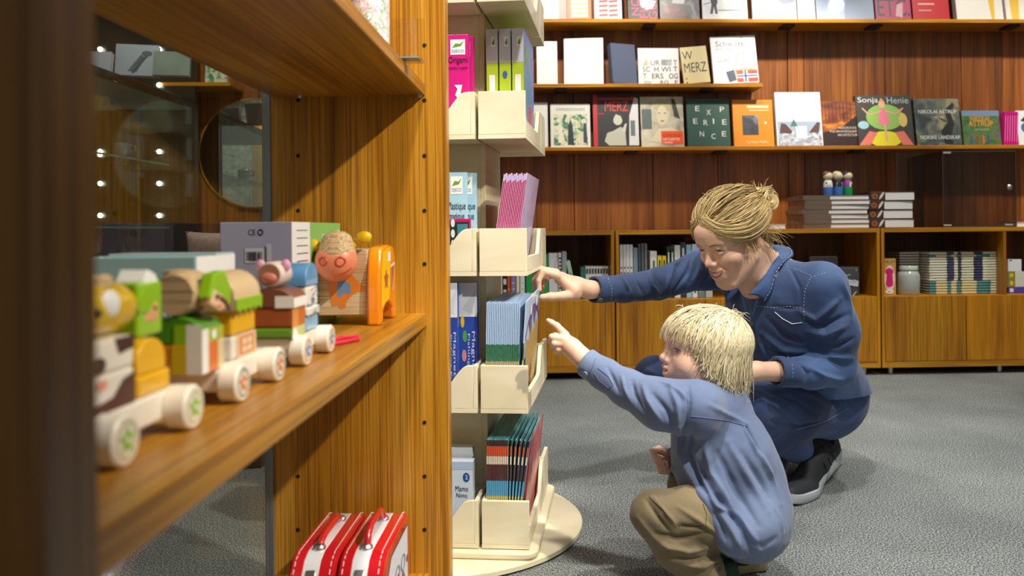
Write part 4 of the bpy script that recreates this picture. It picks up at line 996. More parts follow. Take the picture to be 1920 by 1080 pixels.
# ------------------------------------------------------------------ low cabinets
ZTOP = 0.692
ZFL = 0.372          # open compartment floor
ZB = 0.035
def cabinet(label, pxl, pxr, doors, dividers=()):
    s0, _ = wpt(pxl, 500, CABF); s1, _ = wpt(pxr, 500, CABF)
    t = wthing('low_cabinet', label, 'cabinet', 0, CABF, 0, group='low teak cabinets along the book wall')
    d = -CABF - 0.03
    th_ = 0.014
    box('side_panel', CABZ, t, s0, s0 + th_, 0, d, ZB, ZTOP, 0.001)
    box('side_panel', CABZ, t, s1 - th_, s1, 0, d, ZB, ZTOP, 0.001)
    box('top_panel', CABX, t, s0 + th_, s1 - th_, 0, d, ZTOP - 0.020, ZTOP, 0.001)
    box('compartment_floor', CABX, t, s0 + th_, s1 - th_, 0.004, d, ZFL - 0.016, ZFL)
    box('bottom_panel', CABX, t, s0 + th_, s1 - th_, 0, d, ZB, ZB + 0.028, 0.001)
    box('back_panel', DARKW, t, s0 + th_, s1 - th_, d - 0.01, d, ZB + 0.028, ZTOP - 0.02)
    for px in dividers:
        s, _ = wpt(px, 500, CABF)
        box('divider', CABZ, t, s - 0.007, s + 0.007, 0.002, d - 0.01, ZFL, ZTOP - 0.02, 0.001)
    dd = [wpt(px, 600, CABF)[0] for px in doors]
    dd = [s0 + th_] + dd + [s1 - th_]
    for a, c in zip(dd, dd[1:]):
        box('door', CABZ, t, a + 0.0018, c - 0.0018, -0.001, 0.016, ZB + 0.0295, ZFL - 0.002, 0.0015)
    for s in (s0 + 0.06, s1 - 0.06, (s0 + s1) / 2):
        for dy in (0.05, d - 0.05):
            MB().lathe([(0.013, 0), (0.013, ZB), (0.0001, ZB)], 14).build('leg', STEEL, t, True).location = (s, dy, 0)
    return t
cabinet('low teak cabinet with books, left end beside the rack', 770, 1152, [905])
cabinet('long low teak cabinet behind the woman', 1155, 1650, [1323, 1486])
cabinet('low teak cabinet under the glass case, at right', 1653, 2110, [1812, 1960], [1885])

# --- books standing in the open compartments
def spine_book(label, x0, x1, y0, mat, depth=0.2, ly=CABF + 0.05, tilt=0, bands=(), group=None, z=ZFL):
    s0, _ = wpt(x0, 520, ly); s1, _ = wpt(x1, 520, ly)
    zt_ = wpt((x0 + x1) / 2, y0, ly)[1]
    wd, ht = s1 - s0, (zt_ - z)
    t = wthing('shelf_book', label, 'book', (s0 + s1) / 2, ly, z + abs(math.sin(rad(tilt))) * wd / 2 + 0.0004, (0, rad(tilt), 0), group)
    box('cover', mat, t, -wd / 2 + 0.0006, wd / 2 - 0.0006, 0, depth, 0, ht, 0.001)
    box('page_block', PAPER, t, -wd / 2 + 0.002, wd / 2 - 0.002, 0.01, depth - 0.004, 0.003, ht + 0.0002)
    if bands: art_mesh('spine_print', [(k, c, *r_) for k, c, *r_ in bands], wd, ht, t, z0=0.0005)
    return t
GA = 'books in the cabinet beside the rack'; GB = 'books in the cabinet behind the woman'
pr = lambda c, n=4: [('r', c, .25, .12 + .2 * k, .75, .16 + .2 * k) for k in range(n)]
for x0, x1, y0, c, lab, bd in [
    (926, 934, 508, '#e6e2cc', 'cream book at the left end of the low shelf', pr('#b8b49c')), (935, 942, 506, '#ece8d6', 'pale ivory book beside the cream one', pr('#bcb8a2', 3)),
    (943, 950, 505, '#23262c', 'black and white striped spine book left of the orange one', [('r', '#dfe2e4', .1, .5, .9, .68), ('r', '#dfe2e4', .1, .25, .9, .33)]), (951, 957, 505, '#dd5a1c', 'thin orange spine book', pr('#f0b890', 2)),
    (958, 967, 504, '#8f86c0', 'lilac spine book right of the orange one', pr('#d2cdea', 3)), (968, 974, 504, '#f0efe6', 'white spine book with a yellow edge', [('r', '#e2d44c', 0, 0, .25, 1)]),
    (975, 984, 504, '#eceeee', 'plain white book left of the green file', pr('#c4c8ca', 3))]:
    spine_book(lab, x0, x1, y0, C(c), bands=bd, group=GA)
spine_book('bright green box file on the low shelf', 986, 1028, 478, C('#12a44c'), depth=0.25, group=GA)
spine_book('white book with a grey curved line next to the green file', 1029, 1046, 475, C('#d8dae2'), bands=[('l', '#6c7484', [(.1, .45), (.6, .6), (.9, .95)], .002)], group=GA)
spine_book('black and white patterned spine right of the white book', 1047, 1053, 474, C('#d6d4da'), bands=[('r', '#3a3640', .2 + .1 * (k % 2), .06 + .08 * k, .9, .10 + .08 * k) for k in range(11)], group=GA)
spine_book('tall grey spine book right of the patterned one', 1054, 1063, 472, C('#9ba0aa'), bands=pr('#c4c8d0', 2), group=GA)
spine_book('small mint green book leaning to the left', 1075, 1083, 489, C('#a8cdb6'), tilt=-11, group=GA, bands=[('r', '#6c9c84', .3, .3, .7, .7)])
# cd stack
cdt = wthing('disc_rack', 'teal cased set of discs with white lettered spines', 'disc set', wpt(1113, 560, CABF + 0.08)[0], CABF + 0.08, ZFL + 0.0004)
for k in range(8):
    box('disc_case', C('#e2e6e4'), cdt, -0.036 + k * 0.0135, -0.0235 + k * 0.0135, 0, 0.12, 0.0, 0.150, 0.001)
    box('case_title', C('#2e3438'), cdt, -0.034 + k * 0.0135, -0.0255 + k * 0.0135, -0.0006, 0, 0.115, 0.140)
box('case_end', C('#2f6f66'), cdt, -0.060, -0.0375, 0.0, 0.12, 0, 0.148, 0.002)
for k in range(4):
    spine_book(f'{NTH[k]} from the left of four matching white lettered volumes', 1162.5 + 6.2 * k, 1168.5 + 6.2 * k, 459, C('#dcdfe2'), group='four white lettered volumes', bands=[('r', '#3c4046', .25, .06 + .1 * j, .75, .085 + .1 * j) for j in range(6)])
for x0, x1, y0, c, lab, bd in [
    (1188, 1196, 465, '#7f93a8', 'blue-grey spine book right of the white volumes', pr('#aebccc', 2)), (1197, 1202, 458, '#4c535c', 'dark grey spine, first of three', pr('#a8aeb4', 2)), (1203, 1208, 457, '#5c636a', 'dark grey spine, second of three', pr('#a8aeb4', 2)),
    (1209, 1214, 457, '#737a80', 'dark grey spine, third of three', pr('#c0c4c8', 2)), (1215, 1218, 472, '#4a3436', 'thin brown spine book', ()), (1219, 1232, 471, '#e2e4e2', 'white book left of the yellow pair', [('r', '#4c6a4c', .4, .5, .7, .8)]),
    (1233.5, 1241, 480, '#ecd41a', 'yellow spine book, left of the pair', [('r', '#3a3a20', .3, .7, .7, .9)]), (1242, 1249.5, 480, '#e8d018', 'yellow spine book, right of the pair', [('r', '#3a3a20', .3, .7, .7, .9)]),
    (1251, 1257, 464, '#17382a', 'dark green spine, left of two', [('r', '#e6ece6', .3, .62, .7, .9)]), (1258, 1264, 464, '#1d4030', 'dark green spine, right of two', [('r', '#e6ece6', .3, .62, .7, .9)]),
    (1265, 1276, 460, '#e0e4e4', 'white spine book right of the dark green pair', [('e', '#3c4046', .5, .1, .2, .02)]), (1277, 1286, 455, '#2f3a4c', 'navy spine book with white print', [('r', '#e0e4ea', .3, .7, .7, .9)]),
    (1287, 1297, 459, '#9ccbe2', 'pale sky blue spine book', [('r', '#5c8ca8', .3, .1, .7, .14)]), (1298, 1308, 458, '#e4e8e8', 'white spine book right of the sky blue one', [('e', '#3c4046', .5, .1, .2, .02)]),
    (1309, 1322, 452, '#6f8a80', 'grey-green spine book with small squares', [('r', '#d4dcd6', .2 + .3 * (k % 2), .1 + .08 * k, .45 + .3 * (k % 2), .14 + .08 * k) for k in range(6)]), (1323, 1336, 456, '#b8c2bc', 'pale grey-green spine book at the end of the row', ())]:
    spine_book(lab, x0, x1, y0, C(c), bands=bd, group=GB)
spine_book('red spine book standing at the back of the wide shelf', 1284, 1294, 447, C('#a8242c'), ly=CABF + 0.24, depth=0.1, group=GB)

# behind the woman's shoulder
t = wthing('grey_folder', 'grey folder lying behind the bag of cards', 'folder', wpt(1545, 500, CABF + 0.2)[0], CABF + 0.2, ZFL)
box('cover', C('#7c7a84'), t, -0.07, 0.07, 0, 0.02, 0, 0.18, 0.002)
box('paper', PAPER, t, -0.066, 0.066, 0.004, 0.016, 0.002, 0.182)
t = wthing('blue_card_box', 'small bright blue box left of the bag of cards', 'box', wpt(1541, 520, CABF + 0.12)[0], CABF + 0.12, ZFL)
box('carton', C('#4f9fd8'), t, -0.022, 0.022, 0, 0.04, 0, 0.138, 0.002)
box('lid', C('#6ab2e4'), t, -0.0225, 0.0225, -0.0005, 0.0405, 0.118, 0.1385, 0.001)
t = wthing('card_bag', 'clear plastic bag of black and white cards', 'bag', wpt(1580, 520, CABF + 0.06)[0], CABF + 0.06, ZFL, (0, 0, rad(-4)))
box('card_stack', C('#4a4a4c'), t, -0.080, 0.080, 0.006, 0.05, 0.002, 0.134, 0.004)
random.seed(12)
mb = MB()
art = []
for k in range(26):
    u, v, a, l2 = random.uniform(.08, .92), random.uniform(.06, .9), random.uniform(0, PI), random.uniform(.03, .09)
    dx, dy = math.cos(a) * l2, math.sin(a) * l2 * 1.2
    art.append(('p', random.choice(('#d8d8d0', '#c4c4bc', '#e6e6e0', '#1e1e20')), [(u - dx, v - dy), (u - dx + dy * .4, v - dy - dx * .4), (u + dx + dy * .4, v + dy - dx * .4), (u + dx, v + dy)]))
art += [('p', '#dfe4ee', [(.40, .42), (.96, .30), (.98, .50), (.43, .62)]), ('t', '#5c74a8', 'BOKSTAVER', .46, .44, .92, .50)]
art_mesh('card_print', art, 0.158, 0.132, t, place=lambda x, z, l: (x, 0.0055 - l, z + .002))
box('plastic_sleeve', glassmat('plastic_film', '#f2f4f6', 0.08), t, -0.083, 0.083, 0.001, 0.055, 0.0005, 0.142, 0.004)
t = wthing('picture_carton', 'tan carton printed with a pink vase', 'box', wpt(1668, 520, CABF + 0.05)[0], CABF + 0.05, ZFL, (0, 0, rad(-3)))
box('carton', C('#c89a4c'), t, -0.032, 0.030, 0, 0.06, 0, 0.174, 0.001)
art_mesh('front_print', [('t', '#6a4a1c', 'THE LAMP', .1, .88, .95, .95), ('e', '#f2dcd8', .5, .46, .40, .36), ('e', '#d81c78', .48, .64, .32, .10), ('p', '#d81c78', [(.2, .30), (.28, .56), (.72, .56), (.78, .28), (.6, .22), (.3, .22)]), ('e', '#f6f2f0', .48, .10, .32, .06), ('t', '#2c2c2c', 'jar', .34, .06, .66, .13)], 0.062, 0.174, t)
t = wthing('glass_jar', 'frosted white glass jar with a wide rim', 'jar', wpt(1703, 520, CABF + 0.08)[0], CABF + 0.08, ZFL + 0.0004)
jm, nt_, b_ = newmat('milk_glass'); b_.inputs['Base Color'].default_value = (*lin('#cfdad8'), 1); b_.inputs['Roughness'].default_value = 0.12; b_.inputs['Transmission Weight'].default_value = 0.35; b_.inputs['Coat Weight'].default_value = 0.6
MB().lathe([(0.046, 0), (0.051, 0.006), (0.052, 0.09), (0.048, 0.104), (0.040, 0.112), (0.040, 0.116)], 36).build('body', jm, t, True)
MB().lathe([(0.041, 0.1165), (0.044, 0.120), (0.044, 0.134), (0.041, 0.138), (0.036, 0.138), (0.036, 0.118)], 36).build('rim', photo('rim_glass', [(0.3, '#b8c6b4'), (0.7, '#cfd9cc')], 10, 2, .5, .15), t, True)
# two stacks of striped notebooks
def strip_mat(name, stops, sc=1.0):
    if name in MATS: return MATS[name]
    mt, nt, b = newmat(name)
    tc = nt.nodes.new('ShaderNodeTexCoord'); sx = nt.nodes.new('ShaderNodeSeparateXYZ')
    nt.links.new(tc.outputs['Generated'], sx.inputs[0])
    r = ramp_node(nt, stops); r.color_ramp.interpolation = 'CONSTANT'
    nt.links.new(sx.outputs[0], r.inputs[0]); nt.links.new(r.outputs[0], b.inputs['Base Color'])
    b.inputs['Roughness'].default_value = 0.6
    MATS[name] = mt
    return mt
NV = strip_mat('navy_stripe', [(0, '#d9dac6'), (.55, '#3c4062'), (.78, '#d9dac6'), (.9, '#3c4062')])
NV2 = strip_mat('navy_stripe2', [(0, '#d6d8c2'), (.34, '#34385c'), (.60, '#d6d8c2')])
TL = strip_mat('teal_stripe', [(0, '#4f8c8c'), (.2, '#d9cf9c'), (.55, '#4f8c8c'), (.68, '#d9cf9c'), (.85, '#4f8c8c')])
TL2 = strip_mat('teal_stripe2', [(0, '#d9cf9c'), (.42, '#4a8a8e'), (.82, '#d2d6c0')])
s_a = wpt(1743, 500, CABF + 0.06)[0]; s_b = wpt(1803, 500, CABF + 0.06)[0]; s_c = wpt(1869, 500, CABF + 0.06)[0]
zt_ = wpt(1805, 472, CABF + 0.06)[1]
nb = 16
hh = (zt_ - ZFL) / nb
for st, (a, c, m1, m2, lab) in enumerate(((s_a, s_b - 0.003, NV, TL, 'left'), (s_b, s_c, NV2, TL2, 'right'))):
    for k in range(nb):
        teal_ = k < 5 or k == nb - 2
        t = wthing('notebook', f"{'teal' if teal_ else 'navy'} and cream striped notebook, {NTH[k]} from the bottom of the {lab} hand stack", 'notebook', (a + c) / 2 + random.uniform(-.0015, .0015), CABF + 0.06, ZFL + 0.0003 + k * hh, (0, 0, rad(random.uniform(-.6, .6))), f'striped notebooks, {lab} hand stack')
        wd = c - a
        box('cover', m2 if teal_ else m1, t, -wd / 2, wd / 2, 0, 0.24, 0.0006, hh - 0.0016, 0.0035)
        box('page_block', PAPER, t, -wd / 2 - 0.0004, wd / 2 - 0.01, 0.006, 0.2404, 0.004, hh - 0.0045)
        if lab == 'left':
            pass
# a third row of the notebooks, deeper at the left
for k in range(nb):
    t = wthing('notebook', f'striped notebook behind the glass jar, {NTH[k]} from the bottom', 'notebook', s_a - 0.052, CABF + 0.15, ZFL + 0.0003 + k * hh, (0, 0, 0), 'striped notebooks behind the glass jar')
    box('cover', C('#8f9088'), t, -0.05, 0.05, 0, 0.2, 0.0004, hh - 0.0008, 0.003)
    box('page_block', PAPER, t, -0.0505, 0.045, -0.0004, 0.195, 0.004, hh - 0.0045)
# small boxes right of the divider
sx_ = wpt(1903, 520, CABF + 0.06)[0]
zc_ = ZFL + 0.0003
for lab, y0, c, wd, art in (('purple small box at the bottom of the little stack', 538, '#4f46a0', 0.085, [('r', '#dfe2f0', .08, .2, .3, .8)]), ('lower box with a yellow picture side', 523, '#d6d8d0', 0.08, [('r', '#8a8a2c', 0, 0, .42, 1), ('e', '#e2c43c', .2, .5, .12, .3)]), ('upper box with a yellow picture side', 509, '#d6d8d0', 0.08, [('r', '#8a8a2c', 0, 0, .42, 1), ('e', '#e2c43c', .2, .5, .12, .3)]), ('small white box on top of the little stack', 486, '#e6eaf2', 0.066, [('r', '#3c4c9c', .1, .86, .3, .95)])):
    z1_ = wpt(1903, y0, CABF + 0.06)[1]
    t = wthing('small_box', lab, 'box', sx_ + (wd - 0.066) / 2, CABF + 0.06, zc_, group='little boxes right of the divider')
    box('carton', C(c), t, -wd / 2, wd / 2, 0, 0.07, 0, z1_ - zc_ - 0.0004, 0.001)
    art_mesh('front_print', art, wd, z1_ - zc_ - 0.0004, t)
    zc_ = z1_

# --- on the cabinet top
ZC = ZTOP + 0.0004
def flat_stack(n, pxl, pxr, pyt, ly, name, mk):
    s0, _ = wpt(pxl, 420, ly); s1, _ = wpt(pxr, 420, ly)
    zt = wpt((pxl + pxr) / 2, pyt, ly)[1]
    hh = (zt - ZC) / n
    for k in range(n): mk(k, (s0 + s1) / 2, s1 - s0, ZC + k * hh, hh)
def mk1(k, s, wd, z, hh):
    j = random.uniform(-.008, .008)
    t = wthing('picture_book', f'brown-spined hardback, {NTH[k]} from the bottom of the left counter stack', 'book', s + j, CABF + 0.05, z, (0, 0, rad(random.uniform(-2, 2))), 'brown-spined hardbacks')
    box('cover', C('#7a6a5e'), t, -wd / 2, wd / 2, 0.0, 0.24, 0, 0.003); box('cover', C('#7a6a5e'), t, -wd / 2, wd / 2, 0.0, 0.24, hh - 0.0033, hh - 0.0004)
    box('spine', photo('brown_spine', [(0.3, '#5a4a40'), (0.6, '#8a786a'), (0.8, '#b8a898')], 40, 3, 1.0), t, -wd / 2 - 0.003, -wd / 2 + 0.002, 0, 0.24, 0, hh - 0.0004, 0.001)
    box('page_block', C('#e6e8ec', 0.7), t, -wd / 2 + 0.004, wd / 2 - 0.002, 0.002, 0.236, 0.003, hh - 0.0033)
    box('front_flap', C('#6f5f54'), t, -wd / 2, -wd / 2 + wd * 0.40, -0.0012, 0.0005, 0, hh - 0.0004)
random.seed(5)
flat_stack(7, 1508, 1630, 366, CABF + 0.05, 'picture_book', mk1)
def mk2(k, s, wd, z, hh):
    j = random.uniform(-.006, .006)
    t = wthing('thick_book', f'thick book with curved brown pattern, {NTH[k]} from the bottom of the right counter stack', 'book', s + j, CABF + 0.05, z, (0, 0, rad(random.uniform(-2, 2))), 'thick patterned books')
    cvm = C('#3a2a26')
    box('cover', cvm, t, -wd / 2, wd / 2, 0, 0.22, 0, 0.003); box('cover', cvm, t, -wd / 2, wd / 2, 0, 0.22, hh - 0.0033, hh - 0.0004)
    box('page_block', C('#dfe2e4', 0.7), t, -wd / 2 + 0.07, wd / 2 - 0.002, 0.002, 0.217, 0.003, hh - 0.0033)
    box('spine', cvm, t, -wd / 2 - 0.002, -wd / 2 + 0.071, -0.001, 0.22, 0.0003, hh - 0.0006, 0.002)
    art_mesh('spine_print', [('e', '#9c5a2c', .28, .5, .22, .32), ('p', '#dfd6cc', [(.55, .1), (.75, .3), (.95, .9), (.85, .95), (.66, .6)]), ('e', '#5a3a2c', .28, .5, .1, .14)], 0.07, hh - 0.001, t, place=lambda x, zz, l: (x - wd / 2 + 0.035, -0.001 - l, zz + .0004))
flat_stack(4, 1632, 1714, 359, CABF + 0.05, 'thick_book', mk2)
# three painted peg dolls on the left stack
zd = wpt(1570, 366, CABF + 0.05)[1] + 0.0006
def peg(label, px, body, chest, hair, art):
    s, _ = wpt(px, 345, CABF + 0.09)
    t = wthing('peg_doll', label, 'figurine', s, CABF + 0.10, zd, group='painted peg dolls on the book stack')
    MB().lathe([(0.021, 0), (0.022, 0.003), (0.022, 0.040), (0.0001, 0.040)], 24).build('lower_body', C(body), t, True)
    MB().lathe([(0.0218, 0.0402), (0.021, 0.060), (0.016, 0.073), (0.0001, 0.074)], 24).build('upper_body', C(chest), t, True)
    MB().ball((0, 0, 0.093), (0.023, 0.022, 0.021), 22, 12).build('head', C('#d9cfae'), t, True)
    MB().ball((-0.004, 0.004, 0.102), (0.0225, 0.0215, 0.016), 22, 12).build('hair', C(hair), t, True)
    def on_cyl(x, z, l):
        a = x / 0.0215
        return ((0.0222 + l) * math.sin(a), -(0.0222 + l) * math.cos(a), 0.040 + z)
    art_mesh('chest_print', art, 0.036, 0.024, t, place=on_cyl)
peg('blue peg doll with a white and red bib', 1554, '#4676c8', '#e8ecf0', '#6b4a3a', [('r', '#d83a2c', .2, .0, .6, .4), ('r', '#3f9a5c', .0, .6, .2, 1), ('r', '#e8ecf0', .6, .0, .9, .9)])
peg('blue peg doll with black and white stripes', 1573, '#3f78c4', '#1c1e24', '#cfc6a4', [('r', '#f0f2f4', .1, .05, .9, .22), ('r', '#f0f2f4', .1, .40, .9, .57), ('r', '#f0f2f4', .1, .75, .9, .92)])
peg('green peg doll with a purple and white chest and black hair', 1591, '#149a58', '#9a44a8', '#1a1820', [('r', '#f0f0f4', .5, .0, .75, 1), ('r', '#a8d032', .78, .5, 1, 1), ('r', '#1a1820', .78, 0, 1, .5)])
# small white book by the woman's hair, paper at far right
for lab, pa, pb, pt in (('thin white book lying on the counter behind the hair bun', 1438, 1473, 418), ('flat white sheet pile at the far right of the counter', 1907, 1960, 419)):
    s0, _ = wpt(pa, 420, CABF + 0.08); s1, _ = wpt(pb, 420, CABF + 0.08)
    t = wthing('white_book', lab, 'book', (s0 + s1) / 2, CABF + 0.08, ZC)
    box('cover', C('#e6e8ee'), t, -(s1 - s0) / 2, (s1 - s0) / 2, 0, 0.16, 0, 0.003); box('page_block', PAPER, t, -(s1 - s0) / 2 + .002, (s1 - s0) / 2 - .002, 0.002, 0.158, 0.003, 0.02)
    box('cover', C('#c9c4d6'), t, -(s1 - s0) / 2, (s1 - s0) / 2, 0, 0.16, 0.02, 0.023)
# glass case
s0, _ = wpt(1768, 420, CABF + 0.03); s1, _ = wpt(1906, 420, CABF + 0.03)
s00 = s0 + 0.0
zt = wpt(1835, 283, CABF + 0.03)[1]
gc = wthing('glass_case', 'empty frameless glass showcase on the counter at right', 'showcase', s0, CABF + 0.03, ZC)
wd, ht, dp = s1 - s0, zt - ZC, 0.30
dg = glassmat('case_glass', '#eceae8'); ed = col('#35423e', 0.2, coat=0.8)
box('front_pane', dg, gc, 0.004, wd - 0.004, 0, 0.004, 0.004, ht - 0.004)
box('side_pane', dg, gc, 0, 0.004, 0, dp, 0.004, ht - 0.004); box('side_pane', dg, gc, wd - 0.004, wd, 0, dp, 0.004, ht - 0.004)
box('back_pane', dg, gc, 0.004, wd - 0.004, dp - 0.004, dp, 0.004, ht - 0.004)
box('top_pane', dg, gc, 0, wd, 0, dp, ht - 0.004, ht); box('base_pane', dg, gc, 0, wd, 0, dp, 0, 0.004)
for x in (0.0, wd - 0.003):
    box('pane_edge', ed, gc, x, x + 0.003, -0.001, 0.0, 0.0, ht); 
box('pane_edge', ed, gc, 0, wd, -0.001, 0.0, 0, 0.006); box('pane_edge', ed, gc, 0, wd, -0.001, 0, ht - 0.004, ht)
for x, z in ((0.0, ht - 0.012), (0.0, 0.006), (wd - 0.06, 0.006)):
    box('clip', col('#c9cccf', 0.3, 0.5), gc, x + 0.002, x + 0.04, -0.004, -0.001, z, z + 0.008, 0.001)
MB().lathe([(0.0001, 0), (0.013, 0), (0.013, 0.006), (0.008, 0.010), (0.0001, 0.010)], 20, Matrix.Rotation(PI / 2, 4, 'X')).build('lock', STEEL, gc, True).location = (wd - 0.035, -0.001, ht * 0.52)
# second, set-back pane wing left of the case corner
w0, _ = wpt(1683, 420, CABF + 0.20)
gw = wthing('glass_screen', 'upright glass screen left of the showcase corner', 'glass screen', w0, CABF + 0.20, ZC)
box('pane', dg, gw, 0, (s0 - 0.004) - w0, 0, 0.005, 0, ht * 1.02)
box('pane_edge', ed, gw, -0.003, 0, -0.001, 0.006, 0, ht * 1.02)

# ------------------------------------------------------------------ beyond the glass back of the near bookcase
sm_, zm_ = wpt(476, 287, -0.03)
rr_ = 0.275
mi = wthing('round_mirror', 'large round wall mirror on the teak boards, seen through the bookcase', 'mirror', sm_, -0.0095, zm_)
Rm = Matrix.Rotation(PI / 2, 4, 'X')
MB().lathe([(rr_ - 0.004, 0), (rr_ + 0.004, 0.0), (rr_ + 0.004, 0.012), (rr_ - 0.004, 0.012)], 64, Rm).build('rim', TEAK, mi, True)
MB().lathe([(0.0001, 0.012), (rr_ - 0.004, 0.012), (rr_ - 0.004, 0.0126), (0.0001, 0.0126)], 64, Rm).build('mirror_glass', col('#e6ecea', 0.02, 1.0), mi, True)
# dark vitrine with glass shelves and small lamps
vx0, vx1, vy0, vy1 = -2.30, -1.72, 2.55, 3.90
vt = thing('vitrine', 'dark glass display cabinet with tiny lamps, seen through the bookcase', 'display cabinet', (0, 0, 0))
dk = col('#1d211f', 0.35, coat=0.4)
VT = 1.30
box('end_panel', dk, vt, vx0, vx1, vy1 - 0.03, vy1, 0.0, 2.3)
box('base', dk, vt, vx0, vx1, vy0, vy1 - 0.03, 0.0, 0.12, 0.003)
box('roof', dk, vt, vx0, vx1, vy0, vy1 - 0.03, VT, VT + 0.035, 0.003)
box('painted_lit_ceiling', col('#b8d2c8', 0.5), vt, vx0 + 0.02, vx1 - 0.02, vy0 + 0.02, vy1 - 0.03, VT - 0.006, VT)  # the lit look is only its pale colour; it gives no light
box('back_panel', dk, vt, vx0, vx0 + 0.02, vy0, vy1 - 0.03, 0.12, VT)
box('front_pane', GLASS, vt, vx1 - 0.006, vx1, vy0, vy1 - 0.03, 0.12, VT)
box('end_pane', GLASS, vt, vx0 + 0.02, vx1 - 0.006, vy0, vy0 + 0.006, 0.12, VT)
box('frame_post', dk, vt, vx1 - 0.02, vx1 + 0.002, vy1 - 0.05, vy1 - 0.03, 0.12, VT)
xw0, xw1 = P(221, 300, vy1 - .05).x, P(258, 300, vy1 - .05).x
box('wood_strip', TEAK, vt, xw0, xw1, vy1 - 0.055, vy1 - 0.03, 0.12, VT - 0.006)
gsh = glassmat('green_glass', '#cfe8de')
for z in (0.44, 0.72, 1.01):
    box('glass_shelf', gsh, vt, vx0 + 0.02, vx1 - 0.05, vy0 + 0.05, vy1 - 0.20, z, z + 0.008)
    box('shelf_edge', col('#8fb8ac', 0.3), vt, vx1 - 0.05, vx1 - 0.048, vy0 + 0.05, vy1 - 0.20, z, z + 0.008)
LMP = col('#fff4dc', 0.4, emit=9)
for px in (187, 298):
    for py in (92, 159, 214, 284, 344, 404):  # rows above the roof stand for reflections, built as glowing balls
        p = P(px, py, vy1 - 0.045)
        if abs(p.z - VT) > 0.06: MB().ball((p.x, vy1 - 0.042, p.z), 0.011, 12, 8).build('lamp_or_reflection', LMP, vt, True)
cp = thing('silver_cup', 'small silver cup on the vitrine glass shelf', 'cup', (P(228, 296, 3.3).x, 3.3, 1.0184))
MB().lathe([(0.026, 0), (0.034, 0.01), (0.036, 0.05), (0.034, 0.052), (0.031, 0.05), (0.029, 0.012), (0.0001, 0.01)], 24).build('bowl', STEEL, cp, True)
MB().tube([(0.034, 0, 0.042), (0.055, 0, 0.04), (0.058, 0, 0.022), (0.036, 0, 0.014)], 0.004, 8).build('handle', STEEL, cp, True)
# books on the vitrine roof
for lab, px0, px1, py0, mt_, yw in (('pale book with a feathery print on top of the vitrine', 218, 293, 82, C('#a8b4c4'), 14), ('grey-green book on top of the vitrine', 288, 352, 96, photo('sage_cover', [(0.3, '#6f8078'), (0.7, '#93a098')], 4, 2, 0.5), 12), ('white book at the left end of the vitrine roof', 160, 205, 96, C('#b8c0d0'), 8)):
    a, c = P(px0, 100, 3.25), P(px1, 100, 3.25)
    zt_ = P(px0, py0, 3.25).z
    wd, ht = c.x - a.x, zt_ - 1.3354
    t = thing('roof_book', lab, 'book', ((a.x + c.x) / 2, 3.25, 1.3405), (rad(-12), 0, rad(yw)))
    box('front_cover', mt_, t, -wd / 2, wd / 2, 0, 0.003, 0, ht); box('page_block', PAPER, t, -wd / 2 + .003, wd / 2 - .003, 0.003, 0.02, 0.002, ht - 0.002); box('back_cover', mt_, t, -wd / 2, wd / 2, 0.02, 0.023, 0, ht)
    if 'feathery' in lab: art_mesh('cover_print', [('l', '#5c6474', [(.5 + .02 * k, .12 + .05 * k), (.30 + .03 * k, .16 + .055 * k)], .006) for k in range(10)] + [('l', '#4c5464', [(.4, .08), (.75, .7)], .008), ('e', '#59637a', .72, .72, .12, .08)], wd, ht, t)
# plinth with a pale pink cushion
pl_ = thing('plinth', 'low dark plinth under the pink cushion', 'plinth', (P(395, 460, 2.55).x, 2.55, 0))
box('body', dk, pl_, -0.22, 0.22, -0.18, 0.18, 0, 0.52, 0.004); box('top_board', TEAKX, pl_, -0.23, 0.23, -0.19, 0.19, 0.52, 0.54, 0.002)
cu = thing('cushion', 'pale pink square cushion on the low plinth', 'cushion', (P(400, 460, 2.55).x + 0.02, 2.53, 0.5404))
mb = MB(); n_ = 14; vs_ = []; fs_ = []
for side in (1, -1):
    o0 = len(vs_)
    for i in range(n_ + 1):
        for j in range(n_ + 1):
            u, v = i / n_ * 2 - 1, j / n_ * 2 - 1
            pin = 1 - 0.10 * (1 - u * u) - 0.0; pin2 = 1 - 0.10 * (1 - v * v)
            bul = 0.045 * ((1 - u ** 4) * (1 - v ** 4)) ** .5
            vs_.append((u * 0.10 * pin2, side * bul, 0.085 + v * 0.08 * pin))
    for i in range(n_):
        for j in range(n_):
            a = o0 + i * (n_ + 1) + j
            fs_.append((a, a + 1, a + n_ + 2, a + n_ + 1))
mb.add(vs_, fs_); mb.build('cover', photo('pink_cloth', [(0.3, '#c9a494'), (0.7, '#dcbcac')], 60, 2, .4, .9, coat=0), cu, True)
